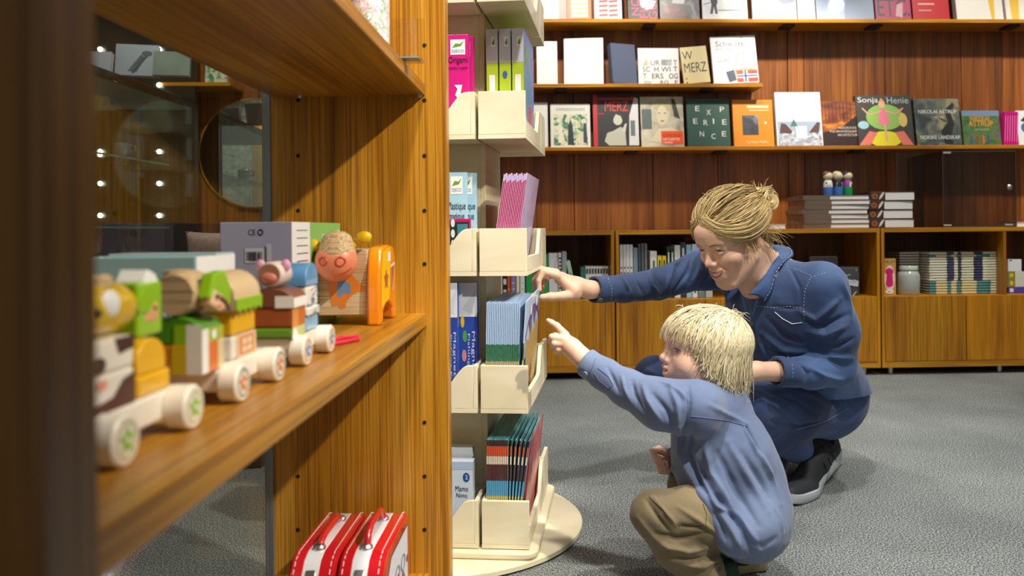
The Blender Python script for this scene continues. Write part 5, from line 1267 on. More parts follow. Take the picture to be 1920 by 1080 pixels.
# ------------------------------------------------------------------ people: smooth distance fields -> one surface
class SDF:
    def __init__(s, *axes):
        """axes: per axis (lo, hi, step, [(a, b, fine step), ...])"""
        s.ax = []
        for lo, hi, h, *fine in axes:
            fine = fine[0] if fine else []
            out = [lo]
            while out[-1] < hi:
                st = h
                for a, b, hf in fine:
                    if a <= out[-1] <= b: st = hf
                    elif out[-1] < a < out[-1] + st: st = max(a - out[-1], hf)
                out.append(out[-1] + st)
            s.ax.append(np.array(out, np.float32))
        s.n = np.array([len(a) for a in s.ax])
        s.D = np.full(tuple(s.n), 0.06, np.float32)
    def sub(s, a, b):
        sl = []; ax = []
        for k in range(3):
            i0 = max(0, int(np.searchsorted(s.ax[k], a[k])) - 1); i1 = min(len(s.ax[k]), int(np.searchsorted(s.ax[k], b[k])) + 1)
            if i1 <= i0: return None
            sl.append(slice(i0, i1)); ax.append(s.ax[k][i0:i1])
        return tuple(sl), ax[0][:, None, None], ax[1][None, :, None], ax[2][None, None, :]
    def mix(s, sl, d, k, op):
        A = s.D[sl]
        if op == 'u':
            if k > 0:
                h = np.maximum(k - np.abs(A - d), 0) / k
                s.D[sl] = np.minimum(A, d) - h * h * k * 0.25
            else: s.D[sl] = np.minimum(A, d)
        else:
            d = -d
            if k > 0:
                h = np.maximum(k - np.abs(A - d), 0) / k
                s.D[sl] = np.maximum(A, d) + h * h * k * 0.25
            else: s.D[sl] = np.maximum(A, d)
    def cone(s, a, b, ra, rb, k=0.01, op='u'):
        a = np.array(a, np.float32); b = np.array(b, np.float32)
        m_ = max(ra, rb) + k + 0.012
        r = s.sub(np.minimum(a, b) - m_, np.maximum(a, b) + m_)
        if r is None: return s
        sl, X, Y, Z = r
        ba = b - a; L2 = float(ba @ ba) + 1e-12
        t = np.clip(((X - a[0]) * ba[0] + (Y - a[1]) * ba[1] + (Z - a[2]) * ba[2]) / L2, 0, 1)
        d = np.sqrt((X - a[0] - t * ba[0]) ** 2 + (Y - a[1] - t * ba[1]) ** 2 + (Z - a[2] - t * ba[2]) ** 2) - (ra + (rb - ra) * t)
        s.mix(sl, d, k, op)
        return s
    def chain(s, pts, rr, k=0.006, op='u'):
        for i in range(len(pts) - 1): s.cone(pts[i], pts[i + 1], rr[i], rr[i + 1], k, op)
        return s
    def ell(s, c, rads, R=None, k=0.01, op='u'):
        """R: 3 unit axes (rows)"""
        c = np.array(c, np.float32)
        m_ = max(rads) + k + 0.012
        r = s.sub(c - m_, c + m_)
        if r is None: return s
        sl, X, Y, Z = r
        if R is None: R = np.eye(3)
        q = [(X - c[0]) * R[i][0] + (Y - c[1]) * R[i][1] + (Z - c[2]) * R[i][2] for i in range(3)]
        k0 = np.sqrt(sum((q[i] / rads[i]) ** 2 for i in range(3)))
        k1 = np.sqrt(sum((q[i] / rads[i] ** 2) ** 2 for i in range(3))) + 1e-9
        s.mix(sl, k0 * (k0 - 1) / k1, k, op)
        return s
    def cut(s, c, n, R):
        """trim the side n points to, inside a ball of radius R"""
        c = np.array(c, np.float32); n = np.array(n, np.float32); n = n / np.linalg.norm(n)
        r = s.sub(c - R, c + R)
        if r is None: return s
        sl, X, Y, Z = r
        d = (X - c[0]) * n[0] + (Y - c[1]) * n[1] + (Z - c[2]) * n[2]
        inb = ((X - c[0]) ** 2 + (Y - c[1]) ** 2 + (Z - c[2]) ** 2) < R * R
        s.D[sl] = np.where(inb, np.maximum(s.D[sl], d), s.D[sl])
        return s
    def mesh(s):
        D = s.D; S = D < 0
        nx, ny, nz = D.shape
        cnt = np.zeros((nx - 1, ny - 1, nz - 1), np.int8)
        for i in (0, 1):
            for j in (0, 1):
                for k in (0, 1): cnt += S[i:nx - 1 + i, j:ny - 1 + j, k:nz - 1 + k]
        I = np.argwhere((cnt > 0) & (cnt < 8))
        vid = np.full(cnt.shape, -1, np.int32); vid[tuple(I.T)] = np.arange(len(I))
        del cnt
        acc = np.zeros((len(I), 3)); num = np.zeros(len(I))
        C8 = np.array([(i, j, k) for i in (0, 1) for j in (0, 1) for k in (0, 1)])
        vals = np.stack([D[I[:, 0] + c[0], I[:, 1] + c[1], I[:, 2] + c[2]] for c in C8], 1)
        for a in range(8):
            for b in range(a + 1, 8):
                if np.abs(C8[a] - C8[b]).sum() != 1: continue
                m_ = (vals[:, a] < 0) != (vals[:, b] < 0)
                t = np.where(m_, vals[:, a] / (vals[:, a] - vals[:, b] + 1e-12), 0)
                p = C8[a] + t[:, None] * (C8[b] - C8[a])
                acc += np.where(m_[:, None], p, 0); num += m_
        fr = acc / num[:, None]
        V = np.stack([s.ax[k][I[:, k]] + fr[:, k] * (s.ax[k][I[:, k] + 1] - s.ax[k][I[:, k]]) for k in range(3)], 1)
        Fs = []
        for ax in range(3):
            o = [(1, 2), (2, 0), (0, 1)][ax]
            sl0 = [slice(1, -1)] * 3; sl0[ax] = slice(0, -1)
            sl1 = list(sl0); sl1[ax] = slice(1, None)
            A = S[tuple(sl0)]; B = S[tuple(sl1)]
            E = np.argwhere(A != B)
            if len(E) == 0: continue
            flip = A[tuple(E.T)]
            base = E.copy()
            for q in range(3):
                if q != ax: base[:, q] += 1
            def cell(d1, d2):
                c = base.copy(); c[:, o[0]] -= d1; c[:, o[1]] -= d2
                return vid[tuple(c.T)]
            q = np.stack([cell(1, 1), cell(0, 1), cell(0, 0), cell(1, 0)], 1)
            q[~flip] = q[~flip][:, ::-1]
            Fs.append(q)
        Fq = np.concatenate(Fs)
        return V.astype(np.float64), Fq

class Surf:
    """vertices + quads with helpers to press folds into the surface"""
    def __init__(s, sdf, smooth=2):
        s.V, s.F = sdf.mesh()
        s.relax(smooth); s.norm(); s._b = None
    def relax(s, n, lam=0.5):
        E = np.concatenate([s.F[:, [0, 1]], s.F[:, [1, 2]], s.F[:, [2, 3]], s.F[:, [3, 0]]])
        for _ in range(n):
            acc = np.zeros_like(s.V); c = np.zeros(len(s.V))
            for k in range(3):
                acc[:, k] = np.bincount(E[:, 0], s.V[E[:, 1], k], len(s.V)) + np.bincount(E[:, 1], s.V[E[:, 0], k], len(s.V))
            c = np.bincount(E[:, 0], minlength=len(s.V)) + np.bincount(E[:, 1], minlength=len(s.V))
            s.V = s.V + lam * (acc / np.maximum(c, 1)[:, None] - s.V)
    def norm(s):
        a = s.V[s.F[:, 2]] - s.V[s.F[:, 0]]; b = s.V[s.F[:, 3]] - s.V[s.F[:, 1]]
        fn = np.cross(a, b)
        N = np.zeros_like(s.V)
        for k in range(4):
            for q in range(3): N[:, q] += np.bincount(s.F[:, k], fn[:, q], len(s.V))
        s.N = N / (np.linalg.norm(N, axis=1)[:, None] + 1e-12)
    def bvh(s):
        if s._b is None: s._b = BVHTree.FromPolygons(s.V.tolist(), s.F.tolist())
        return s._b
    def hit(s, px, py, off=0.0):
        h, n, i, d = s.bvh().ray_cast(CAM, ray(px, py).normalized())
        if h is None: return None, None
        if n.dot(ray(px, py)) > 0: n = -n
        return h + n * off, n
    def line(s, pts, off=0.0, step=6):
        out = []
        for (a, b), (c, d) in zip(pts, pts[1:]):
            k = max(1, int(math.hypot(c - a, d - b) / step))
            for i in range(k + 1):
                if i == 0 and out: continue
                h, n = s.hit(a + (c - a) * i / k, b + (d - b) * i / k, off)
                if h is not None: out.append(h)
        return out
    def fold(s, pts, r, amp):
        """press a ridge (amp>0) or crease (amp<0) along a picture polyline"""
        L = s.line(pts, step=8)
        if len(L) < 2: return s
        s._q.append((np.array([tuple(p) for p in L]), r, amp)) if hasattr(s, '_q') else setattr(s, '_q', [(np.array([tuple(p) for p in L]), r, amp)])
        return s
    def apply(s):
        dsp = np.zeros(len(s.V))
        for L, r, amp in getattr(s, '_q', []):
            lo, hi = L.min(0) - 3 * r, L.max(0) + 3 * r
            idx = np.nonzero(((s.V > lo) & (s.V < hi)).all(1))[0]
            if len(idx) == 0: continue
            P_ = s.V[idx]; best = np.full(len(idx), 1e9); bt = np.zeros(len(idx))
            n = len(L) - 1
            for i in range(n):
                ab = L[i + 1] - L[i]
                t = np.clip(((P_ - L[i]) @ ab) / (ab @ ab + 1e-12), 0, 1)
                d = np.linalg.norm(P_ - L[i] - t[:, None] * ab, axis=1)
                m_ = d < best
                best = np.where(m_, d, best); bt = np.where(m_, (i + t) / n, bt)
            taper = np.sin(np.clip(bt, 0.04, 0.96) * PI) ** 0.5
            dsp[idx] += amp * taper * np.exp(-(best / r) ** 2)
        s._q = []
        s.V = s.V + s.N * dsp[:, None]
        s.norm(); s._b = None
        return s
    def crumple(s, amp, scale, seed=0):
        V = s.V
        f = np.zeros(len(V))
        rs = np.random.RandomState(seed)
        for o in range(3):
            for _ in range(4):
                d = rs.normal(size=3); d /= np.linalg.norm(d)
                f += np.sin((V @ d) * scale * (1.7 ** o) + rs.uniform(0, 6) + 1.3 * np.sin(V @ rs.normal(size=3) * scale * .6)) / (1.7 ** o)
        s.V = V + s.N * (amp * f / 4)[:, None]
        s.norm(); s._b = None
        return s
    def build(s, name, mats, parent, colors=None, matidx=None):
        me = bpy.data.meshes.new(name)
        nv, nf = len(s.V), len(s.F)
        me.vertices.add(nv); me.vertices.foreach_set('co', s.V.astype(np.float32).ravel())
        me.loops.add(nf * 4); me.loops.foreach_set('vertex_index', s.F.astype(np.int32).ravel())
        me.polygons.add(nf); me.polygons.foreach_set('loop_start', np.arange(0, nf * 4, 4, dtype=np.int32))
        me.update(calc_edges=True)
        if not isinstance(mats, (list, tuple)): mats = [mats]
        for mt in mats: me.materials.append(mt)
        if matidx is not None: me.polygons.foreach_set('material_index', matidx.astype(np.int32))
        if colors is not None:
            ca = me.color_attributes.new('tone', 'FLOAT_COLOR', 'POINT')
            ca.data.foreach_set('color', np.concatenate([colors, np.ones((nv, 1))], 1).astype(np.float32).ravel())
        me.shade_smooth()
        me.validate()
        o = bpy.data.objects.new(name, me); COL.objects.link(o); o.parent = parent
        return o

def attrmat(name, rough=0.5, sss=0.0, mottle=0.0, scale=300, bump=0.0, sheen=0.0, tint=None):
    mt, nt, b = newmat(name)
    if tint is None:
        at = nt.nodes.new('ShaderNodeAttribute'); at.attribute_name = 'tone'
        base = at.outputs['Color']
    else:
        rg = nt.nodes.new('ShaderNodeRGB'); rg.outputs[0].default_value = (*lin(tint), 1); base = rg.outputs[0]
    tc = nt.nodes.new('ShaderNodeTexCoord')
    n = nt.nodes.new('ShaderNodeTexNoise'); n.inputs['Scale'].default_value = scale; n.inputs['Detail'].default_value = 3
    nt.links.new(tc.outputs['Object'], n.inputs['Vector'])
    if mottle:
        r = nt.nodes.new('ShaderNodeMapRange'); r.inputs[3].default_value = 1 - mottle; r.inputs[4].default_value = 1 + mottle
        nt.links.new(n.outputs['Fac'], r.inputs[0])
        hs = nt.nodes.new('ShaderNodeHueSaturation'); nt.links.new(r.outputs[0], hs.inputs['Value']); nt.links.new(base, hs.inputs['Color'])
        base = hs.outputs[0]
    nt.links.new(base, b.inputs['Base Color'])
    b.inputs['Roughness'].default_value = rough
    if sss:
        b.inputs['Subsurface Weight'].default_value = sss; b.inputs['Subsurface Scale'].default_value = 0.006
        b.inputs['Subsurface Radius'].default_value = (1.0, 0.35, 0.18)
    if sheen: b.inputs['Sheen Weight'].default_value = sheen
    if bump:
        bp = nt.nodes.new('ShaderNodeBump'); bp.inputs['Strength'].default_value = bump; bp.inputs['Distance'].default_value = 0.001
        nt.links.new(n.outputs['Fac'], bp.inputs['Height']); nt.links.new(bp.outputs[0], b.inputs['Normal'])
    return mt

def frame(fwd, up):
    f = Vector(fwd).normalized(); u = Vector(up); u = (u - f * u.dot(f)).normalized()
    return u.cross(f), f, u       # left, forward, up

def npv(v): return np.array(tuple(v))

def head_points(C_, R, sc):
    L, Fw, U = R
    return lambda x, y, z: C_ + (L * x + Fw * y + U * z) * sc

def add_head(sd, h, R, sc, child=False, smile=True):
    A = np.array([tuple(v) for v in R])
    E = lambda c, r, k, op='u', AA=None: sd.ell(h(*c), [q * sc for q in r], A if AA is None else AA, k * sc, op)
    K = lambda a, b, ra, rb, k, op='u': sd.cone(h(*a), h(*b), ra * sc, rb * sc, k * sc, op)
    if not child:
        E((0, -.018, .036), (.074, .094, .076), .02)
        E((0, .028, -.028), (.059, .060, .082), .03)
        E((0, .050, .045), (.056, .045, .045), .03)
        for s in (-1, 1):
            K((s * .054, .002, -.050), (s * .022, .062, -.098), .019, .016, .022)
            E((s * .038, .056, -.026), (.024, .024, .022), .022)
            K((s * .016, .083, .022), (s * .042, .070, .022), .008, .007, .016)
            E((s * .076, -.010, -.004), (.007, .017, .030), .006)
            E((s * .075, .012, -.002), (.012, .02, .03), .01, 's')
        E((0, .069, -.099), (.019, .017, .017), .02)
        # eye sockets
        for s in (-1, 1): E((s * .032, .097, .005), (.019, .013, .010), .016, 's')
        # nose
        K((0, .080, .018), (0, .102, -.023), .0070, .0078, .012)
        E((0, .102, -.026), (.0094, .0096, .0084), .008)
        for s in (-1, 1):
            E((s * .0115, .094, -.031), (.0065, .009, .007), .006)
            E((s * .006, .102, -.038), (.003, .005, .004), .003, 's')
        # lids over the eyeballs
        for s in (-1, 1):
            K((s * .020, .079, .0100), (s * .032, .0835, .0126), .0036, .0046, .005); K((s * .032, .0835, .0126), (s * .046, .073, .0080), .0046, .0036, .005)
            K((s * .020, .078, .0000), (s * .032, .0820, -.0026), .0035, .0042, .006); K((s * .032, .0820, -.0026), (s * .045, .072, .0010), .0042, .0035, .006)
        # mouth mound, smile groove, lips
        E((0, .072, -.062), (.030, .022, .024), .02)
        K((-.018, .080, -.0705), (0, .0855, -.0735), .006, .0075, .010); K((0, .0855, -.0735), (.018, .080, -.0705), .0075, .006, .010)
        K((-.022, .078, -.052), (0, .0875, -.0535), .005, .006, .010); K((0, .0875, -.0535), (.022, .078, -.052), .006, .005, .010)
        # smile lines
        for s in (-1, 1):
            K((s * .019, .0895, -.036), (s * .033, .0765, -.052), .0020, .0022, .007, 's')
    else:
        E((0, -.012, .022), (.068, .086, .068), .02)
        E((0, .026, -.022), (.054, .052, .062), .03)
        E((0, .052, .030), (.050, .034, .036), .03)
        for s in (-1, 1):
            E((s * .034, .050, -.030), (.026, .026, .026), .022)
            K((s * .046, .004, -.045), (s * .016, .056, -.074), .018, .015, .02)
            E((s * .069, -.010, -.018), (.007, .016, .024), .006)
        E((0, .066, -.075), (.016, .014, .013), .014)
        for s in (-1, 1): E((s * .028, .086, .000), (.016, .012, .010), .012, 's')
        K((0, .076, .004), (0, .091, -.020), .0065, .0070, .012)
        E((0, .092, -.0225), (.0085, .0085, .0075), .007)
        for s in (-1, 1):
            E((s * .009, .085, -.026), (.005, .007, .0055), .005)
            K((s * .018, .070, .0045), (s * .030, .0745, .007), .003, .0035, .005); K((s * .030, .0745, .007), (s * .040, .064, .003), .0035, .003, .005)
            K((s * .018, .070, -.006), (s * .030, .072, -.008), .003, .003, .005)
        E((0, .070, -.048), (.022, .018, .018), .016)
        up_ = [(-.016, .072, -.043), (-.006, .087, -.0415), (0, .088, -.0425), (.006, .087, -.0415), (.016, .072, -.043)]
        lw_ = [(-.014, .072, -.050), (-.006, .083, -.0555), (0, .085, -.0565), (.006, .083, -.0555), (.014, .072, -.050)]
        for a, b in zip(up_, up_[1:]): K(a, b, .0036, .0036, .004)
        for a, b in zip(lw_, lw_[1:]): K(a, b, .0042, .0042, .004)
        mid = [(p[0] * .9, p[1] + .003, (p[2] + q[2]) / 2) for p, q in zip(up_, lw_)]
        for a, b in zip(mid, mid[1:]): K(a, b, .003, .003, .002, 's')

def seg_dist(Vl, pts):
    best = np.full(len(Vl), 1e9)
    pts = [np.array(p, float) for p in pts]
    for a, b in zip(pts, pts[1:]):
        ab = b - a
        t = np.clip(((Vl - a) @ ab) / (ab @ ab + 1e-12), 0, 1)
        best = np.minimum(best, np.linalg.norm(Vl - a - t[:, None] * ab, axis=1))
    return best

def skin_tones(V, C_, R, sc, base, lips, blush, brow, child=False, nails=()):
    A = np.array([tuple(v) for v in R])
    Vl = ((V - npv(C_)) @ A.T) / sc
    col_ = np.tile(np.array(lin(base)), (len(V), 1))
    def blend(w_, c):
        nonlocal col_
        w_ = np.clip(w_, 0, 1)[:, None]
        col_ = col_ * (1 - w_) + np.array(lin(c)) * w_
    near = np.linalg.norm(Vl, axis=1) < .16
    g = lambda d, r: np.where(near, np.exp(-(d / r) ** 2), 0)
    for s in (-1, 1):
        blend(.38 * g(np.linalg.norm(Vl - np.array((s * (.036 if child else .042), .058, -.030)), axis=1), .022), blush)
        blend(.5 * g(np.linalg.norm(Vl - np.array((s * .075, -.01, -.01)), axis=1), .025), blush)
    blend(.5 * g(np.linalg.norm(Vl - np.array((0, .105 if not child else .092, -.027)), axis=1), .014), blush)
    if not child:
        for s in (-1, 1):
            blend(.35 * g(seg_dist(Vl, [(s * .016, .090, .0215), (s * .032, .086, .0255), (s * .047, .070, .021)]), .0034), brow)
    else:
        blend(.9 * g(seg_dist(Vl, [(-.014, .074, -.043), (0, .090, -.0425), (.014, .074, -.043)]), .0042), lips)
        blend(.9 * g(seg_dist(Vl, [(-.013, .074, -.051), (0, .087, -.0565), (.013, .074, -.051)]), .005), lips)
        for s in (-1, 1):
            blend(.4 * g(seg_dist(Vl, [(s * .014, .080, .017), (s * .030, .076, .020), (s * .042, .062, .016)]), .0038), brow)
            blend(.75 * g(seg_dist(Vl, [(s * .017, .073, .0035), (s * .030, .078, .0055), (s * .041, .066, .002)]), .0022), '#5a3a2c')
    for c, r in nails:
        blend(.6 * np.exp(-(np.linalg.norm(V - npv(c), axis=1) / r) ** 2), '#eab8ac')
    return col_

def face_line(surf, h, R, pts, name, mat, parent, r, off=0.0004):
    """tapered tube lying on the face; pts are (side, up) in head units"""
    L = []
    for x, z in pts:
        o_ = h(x, .2, z)
        p, n, i, d = surf.bvh().ray_cast(o_, -R[1])
        if p is not None: L.append(p + R[1] * off)
    if len(L) < 2: return None
    m_ = len(L)
    rr = [r * (0.25 + 0.75 * math.sin(PI * min(1, max(0, i / (m_ - 1))))) for i in range(m_)]
    return MB().tube(L, rr, 6).build(name, mat, parent, True)

def curve(pts, n=14):
    out = []
    m_ = len(pts)
    for k in range(n):
        t = k / (n - 1) * (m_ - 1); i = min(int(t), m_ - 2); f_ = t - i
        p0, p1, p2, p3 = pts[max(i - 1, 0)], pts[i], pts[i + 1], pts[min(i + 2, m_ - 1)]
        out.append(tuple(.5 * (2 * b + (c - a) * f_ + (2 * a - 5 * b + 4 * c - d) * f_ ** 2 + (3 * b - a - 3 * c + d) * f_ ** 3) for a, b, c, d in zip(p0, p1, p2, p3)))
    return out

def eyes(h, R, sc, parent, child=False, iris='#5f7488', look=(0, 0, 0)):
    pos = [(s * (.032 if not child else .029), (.0715 if not child else .0635), (.0055 if not child else -.001)) for s in (-1, 1)]
    rr = (.0125 if not child else .0115) * sc
    for p in pos:
        c = h(*p)
        e = MB().ball((0, 0, 0), rr, 20, 14).build('eyeball', col('#e9e6e2', 0.15, coat=0.6), parent, True)
        e.location = c
        L, Fw, U = R
        d = (Fw + L * look[0] + U * look[1]).normalized()
        q = d.to_track_quat('Z', 'Y').to_matrix().to_4x4()
        cap = lambda a0, a1, lift: [((rr + lift) * math.sin(a), (rr + lift) * math.cos(a)) for a in np.linspace(a1, max(a0, .004), 6)]
        MB().lathe(cap(0, .50, .0002 * sc), 20, q).build('iris', col(iris, 0.2, coat=0.8), e, True)
        MB().lathe(cap(0, .22, .0004 * sc), 16, q).build('pupil', col('#08080a', 0.1, coat=0.8), e, True)

def hairmat(name, c1, c2, c3, rough=0.42):
    mt, nt, b = newmat(name)
    at = nt.nodes.new('ShaderNodeAttribute'); at.attribute_name = 'tone'
    sp = nt.nodes.new('ShaderNodeSeparateColor'); nt.links.new(at.outputs['Color'], sp.inputs[0])
    r = ramp_node(nt, [(0.0, c1), (0.5, c2), (1.0, c3)])
    nt.links.new(sp.outputs[0], r.inputs[0]); nt.links.new(r.outputs[0], b.inputs['Base Color'])
    b.inputs['Roughness'].default_value = rough
    b.inputs['Specular IOR Level'].default_value = 0.45
    return mt

class Strands:
    """many tapered locks in one hair mesh, each with its own tone"""
    def __init__(s): s.V = []; s.F = []; s.T = []
    def add(s, pts, r0, r1, tone, n=4, flat=1.0, out=None):
        o = len(s.V)
        pts = [Vector(p) for p in pts]
        prev = None
        m_ = len(pts)
        for i, p in enumerate(pts):
            t = (pts[min(i + 1, m_ - 1)] - pts[max(i - 1, 0)])
            if t.length < 1e-9: t = Vector((0, 0, -1))
            t.normalize()
            if out is not None:
                nrm = (p - out); nrm = nrm - t * nrm.dot(t)
                a = t.cross(nrm).normalized() if nrm.length > 1e-6 else t.orthogonal().normalized()
            else:
                a = t.orthogonal().normalized() if prev is None else (prev - t * prev.dot(t)).normalized()
            prev = a; b = t.cross(a)
            u = i / (m_ - 1)
            r = r0 * min(1, (1 - u) * 4 + .0) ** .5 if u > .75 else r0
            r = max(r, r1) * (0.55 + .45 * min(1, u * 5))
            for k in range(n):
                th = 2 * PI * k / n
                s.V.append(tuple(p + r * (math.cos(th) * a + flat * math.sin(th) * b)))
                s.T.append(tone * (0.9 + 0.2 * (1 - u)) if tone < .8 else tone)
        for i in range(m_ - 1):
            for k in range(n):
                k2 = (k + 1) % n
                s.F.append((o + i * n + k, o + i * n + k2, o + (i + 1) * n + k2, o + (i + 1) * n + k))
    def build(s, name, mat, parent):
        me = bpy.data.meshes.new(name); me.from_pydata(s.V, [], s.F)
        ca = me.color_attributes.new('tone', 'FLOAT_COLOR', 'POINT')
        T = np.clip(np.array(s.T), 0, 1)
        ca.data.foreach_set('color', np.stack([T, T, T, np.ones_like(T)], 1).astype(np.float32).ravel())
        me.materials.append(mat); me.shade_smooth()
        o = bpy.data.objects.new(name, me); COL.objects.link(o); o.parent = parent
        o['kind'] = 'stuff'
        return o

def stitch(surf, pts, name, mat, parent, r=0.0007, off=0.0006, dash=None):
    L = surf.line(pts, off, step=3)
    if len(L) < 2: return None
    mb = MB()
    if dash:
        for i in range(0, len(L) - 1, 2): mb.tube([L[i], L[i + 1]], r, 5)
    else: mb.tube(L, r, 5)
    return mb.build(name, mat, parent, True)

def button(surf, px, py, name, mat, parent, r=0.006, rim=None):
    p, n = surf.hit(px, py, 0.0005)
    if p is None: return
    M = Matrix.Translation(p) @ n.to_track_quat('Z', 'Y').to_matrix().to_4x4()
    o = MB().lathe([(r, -0.001), (r, 0.0012), (r * .85, 0.0020), (r * .6, 0.0014), (0.0001, 0.0014)], 18, M).build(name, mat, parent, True)
    return o

def patch(surf, poly, name, mat, parent, off=0.002, thick=0.0022, n=14):
    """cloth piece lying on the surface; poly is 4 picture corners (bilinear) """
    (ax, ay), (bx_, by), (cx_, cy_), (dx_, dy_) = poly
    vs = []; ok = True
    for j in range(n + 1):
        for i in range(n + 1):
            u, v = i / n, j / n
            x = (1 - v) * ((1 - u) * ax + u * bx_) + v * ((1 - u) * dx_ + u * cx_)
            y = (1 - v) * ((1 - u) * ay + u * by) + v * ((1 - u) * dy_ + u * cy_)
            p, nn = surf.hit(x, y, off)
            if p is None: p = vs[-1] if vs else P(x, y, 2.0)
            vs.append(p)
    fs = [(j * (n + 1) + i, j * (n + 1) + i + 1, (j + 1) * (n + 1) + i + 1, (j + 1) * (n + 1) + i) for j in range(n) for i in range(n)]
    mb = MB(); mb.add(vs, fs)
    o = mb.build(name, mat, parent, True)
    so = o.modifiers.new('solid', 'SOLIDIFY'); so.thickness = thick; so.offset = 0
    return o
SKIN = attrmat('skin', 0.45, sss=0.12, mottle=0.04, scale=120, bump=0.05)
DENIM = attrmat('denim_shirt', 0.75, mottle=0.16, scale=420, bump=0.25, sheen=0.2)
JEANS = attrmat('denim_jeans', 0.75, mottle=0.2, scale=380, bump=0.25, sheen=0.15)
CHAMB = attrmat('blue_cotton', 0.85, mottle=0.08, scale=500, bump=0.2, sheen=0.25)
CORD_ = attrmat('brown_cotton', 0.85, mottle=0.10, scale=400, bump=0.2, sheen=0.2)
THREAD = col('#aebccb', 0.7)

def cloth_tones(V, base, light, dark, seed=0, scale=6.0):
    rs = np.random.RandomState(seed)
    f = np.zeros(len(V))
    for o in range(3):
        for _ in range(3):
            f += np.sin(V @ (rs.normal(size=3) * scale * 1.8 ** o) + rs.uniform(0, 6)) / 1.5 ** o
    f = np.clip(f / 5 + .5, 0, 1)[:, None]
    b, l, d = (np.array(lin(c)) for c in (base, light, dark))
    return np.where(f > .5, b + (l - b) * (f - .5) * 2, d + (b - d) * f * 2)

# =================================================================== the woman
wm = thing('person', 'crouching woman with blond hair in a bun, wearing a blue denim shirt and jeans', 'person', (0.62, 2.15, 0))
WC = P(1371, 447, 2.0); WSC = 0.94
al, pt = rad(33), rad(25)
WR = frame((-math.cos(pt) * math.cos(al), -math.cos(pt) * math.sin(al), -math.sin(pt)), (0, 0, 1))
wh = head_points(WC, WR, WSC)
Ls, Rs = P(1540, 540, 1.99), P(1400, 505, 2.24)
NB = P(1442, 515, 2.11)
hx = (WC.x - .13, WC.x + .13)
sd = SDF((-0.08, 0.92, 0.006, [(-0.06, 0.09, 0.0020), (hx[0], hx[1], 0.0019)]), (1.80, 2.50, 0.006, [(1.86, 2.12, 0.0020)]), (0.0, 0.86, 0.006, [(WC.z - .15, WC.z + .13, 0.0019)]))
# trunk and limbs under the clothes
sd.cone(P(1455, 545, 2.10), P(1535, 735, 2.20), 0.088, 0.095, 0.03)
sd.cone(NB, Ls, 0.045, 0.040, 0.03); sd.cone(NB, Rs, 0.045, 0.040, 0.03)
sd.chain([Ls, P(1567, 620, 1.99), P(1572, 690, 2.0), P(1470, 697, 1.95), P(1418, 696, 1.91)], [.042, .038, .034, .026, .022], 0.01)
sd.chain([Rs, P(1325, 505, 2.18), P(1230, 535, 2.09), P(1150, 545, 2.015), P(1106, 543, 1.965)], [.042, .036, .032, .026, .021], 0.01)
sd.chain([P(1545, 757, 2.21), P(1402, 764, 1.98), P(1490, 836, 2.15), P(1515, 848, 2.19)], [.078, .048, .032, .022], 0.02)
sd.chain([P(1510, 757, 2.32), P(1230, 708, 2.2), P(1418, 843, 2.3), P(1445, 855, 2.32)], [.078, .046, .032, .022], 0.02)
# neck and head
sd.cone(wh(0, -.030, -.045), NB, 0.050, 0.055, 0.02)
sd.cone(wh(0, -.01, -.05), wh(0, -.035, -.15), 0.046, 0.048, 0.02)
add_head(sd, wh, WR, WSC)
# right hand at the booklet: palm, four bent fingers, thumb
sd.chain([P(1106, 543, 1.965), P(1082, 537, 1.955), P(1052, 523, 1.955)], [.0205, .0215, .0165], 0.012)
sd.cone(P(1076, 546, 1.935), P(1050, 520, 1.935), 0.014, 0.0105, 0.012)
sd.cone(P(1078, 533, 1.975), P(1053, 517, 1.98), 0.014, 0.0105, 0.012)
FK = 0.0035
sd.chain([P(1046, 517, 1.930), P(1019, 509, 1.918), P(1009, 526, 1.914), P(1011, 543, 1.916)], [.0098, .0086, .0077, .0062], FK)
sd.chain([P(1043, 511, 1.950), P(1013, 505, 1.945), P(1001, 524, 1.938), P(1002, 543, 1.934)], [.0098, .0086, .0077, .0062], FK)
sd.chain([P(1044, 513, 1.970), P(1018, 508, 1.972), P(1007, 526, 1.965), P(1007, 543, 1.958)], [.0094, .0082, .0074, .0060], FK)
sd.chain([P(1052, 518, 1.988), P(1029, 517, 1.996), P(1018, 532, 1.990), P(1016, 545, 1.982)], [.0084, .0072, .0066, .0054], FK)
sd.chain([P(1080, 553, 1.942), P(1053, 555, 1.918), P(1033, 556, 1.905), P(1017, 557, 1.902)], [.0135, .0105, .0094, .0074], 0.006)
# left hand resting on the knee (mostly behind the child's hair)
sd.chain([P(1418, 696, 1.91), P(1398, 700, 1.895), P(1375, 712, 1.885)], [.022, .021, .016], 0.012)
for k in range(4):
    sd.chain([P(1376 + k * 2, 705 + k * 7, 1.885 + .006 * k), P(1352 + k * 3, 722 + k * 7, 1.880 + .006 * k), P(1340 + k * 3, 742 + k * 6, 1.885 + .006 * k)], [.0092, .0082, .0066], FK)
sd.chain([P(1396, 690, 1.88), P(1372, 696, 1.868), P(1352, 706, 1.868)], [.012, .0098, .0074], 0.005)
body = Surf(sd, 1)
body.bvh()
tones = skin_tones(body.V, WC, WR, WSC, '#ecc2a6', '#c2685e', '#de9580', '#8a6a48', nails=[(P(1016, 554, 1.895), .006)])
body.build('body', SKIN, wm, tones)
eyes(wh, WR, WSC, wm, iris='#4f6478', look=(0.15, -0.25))
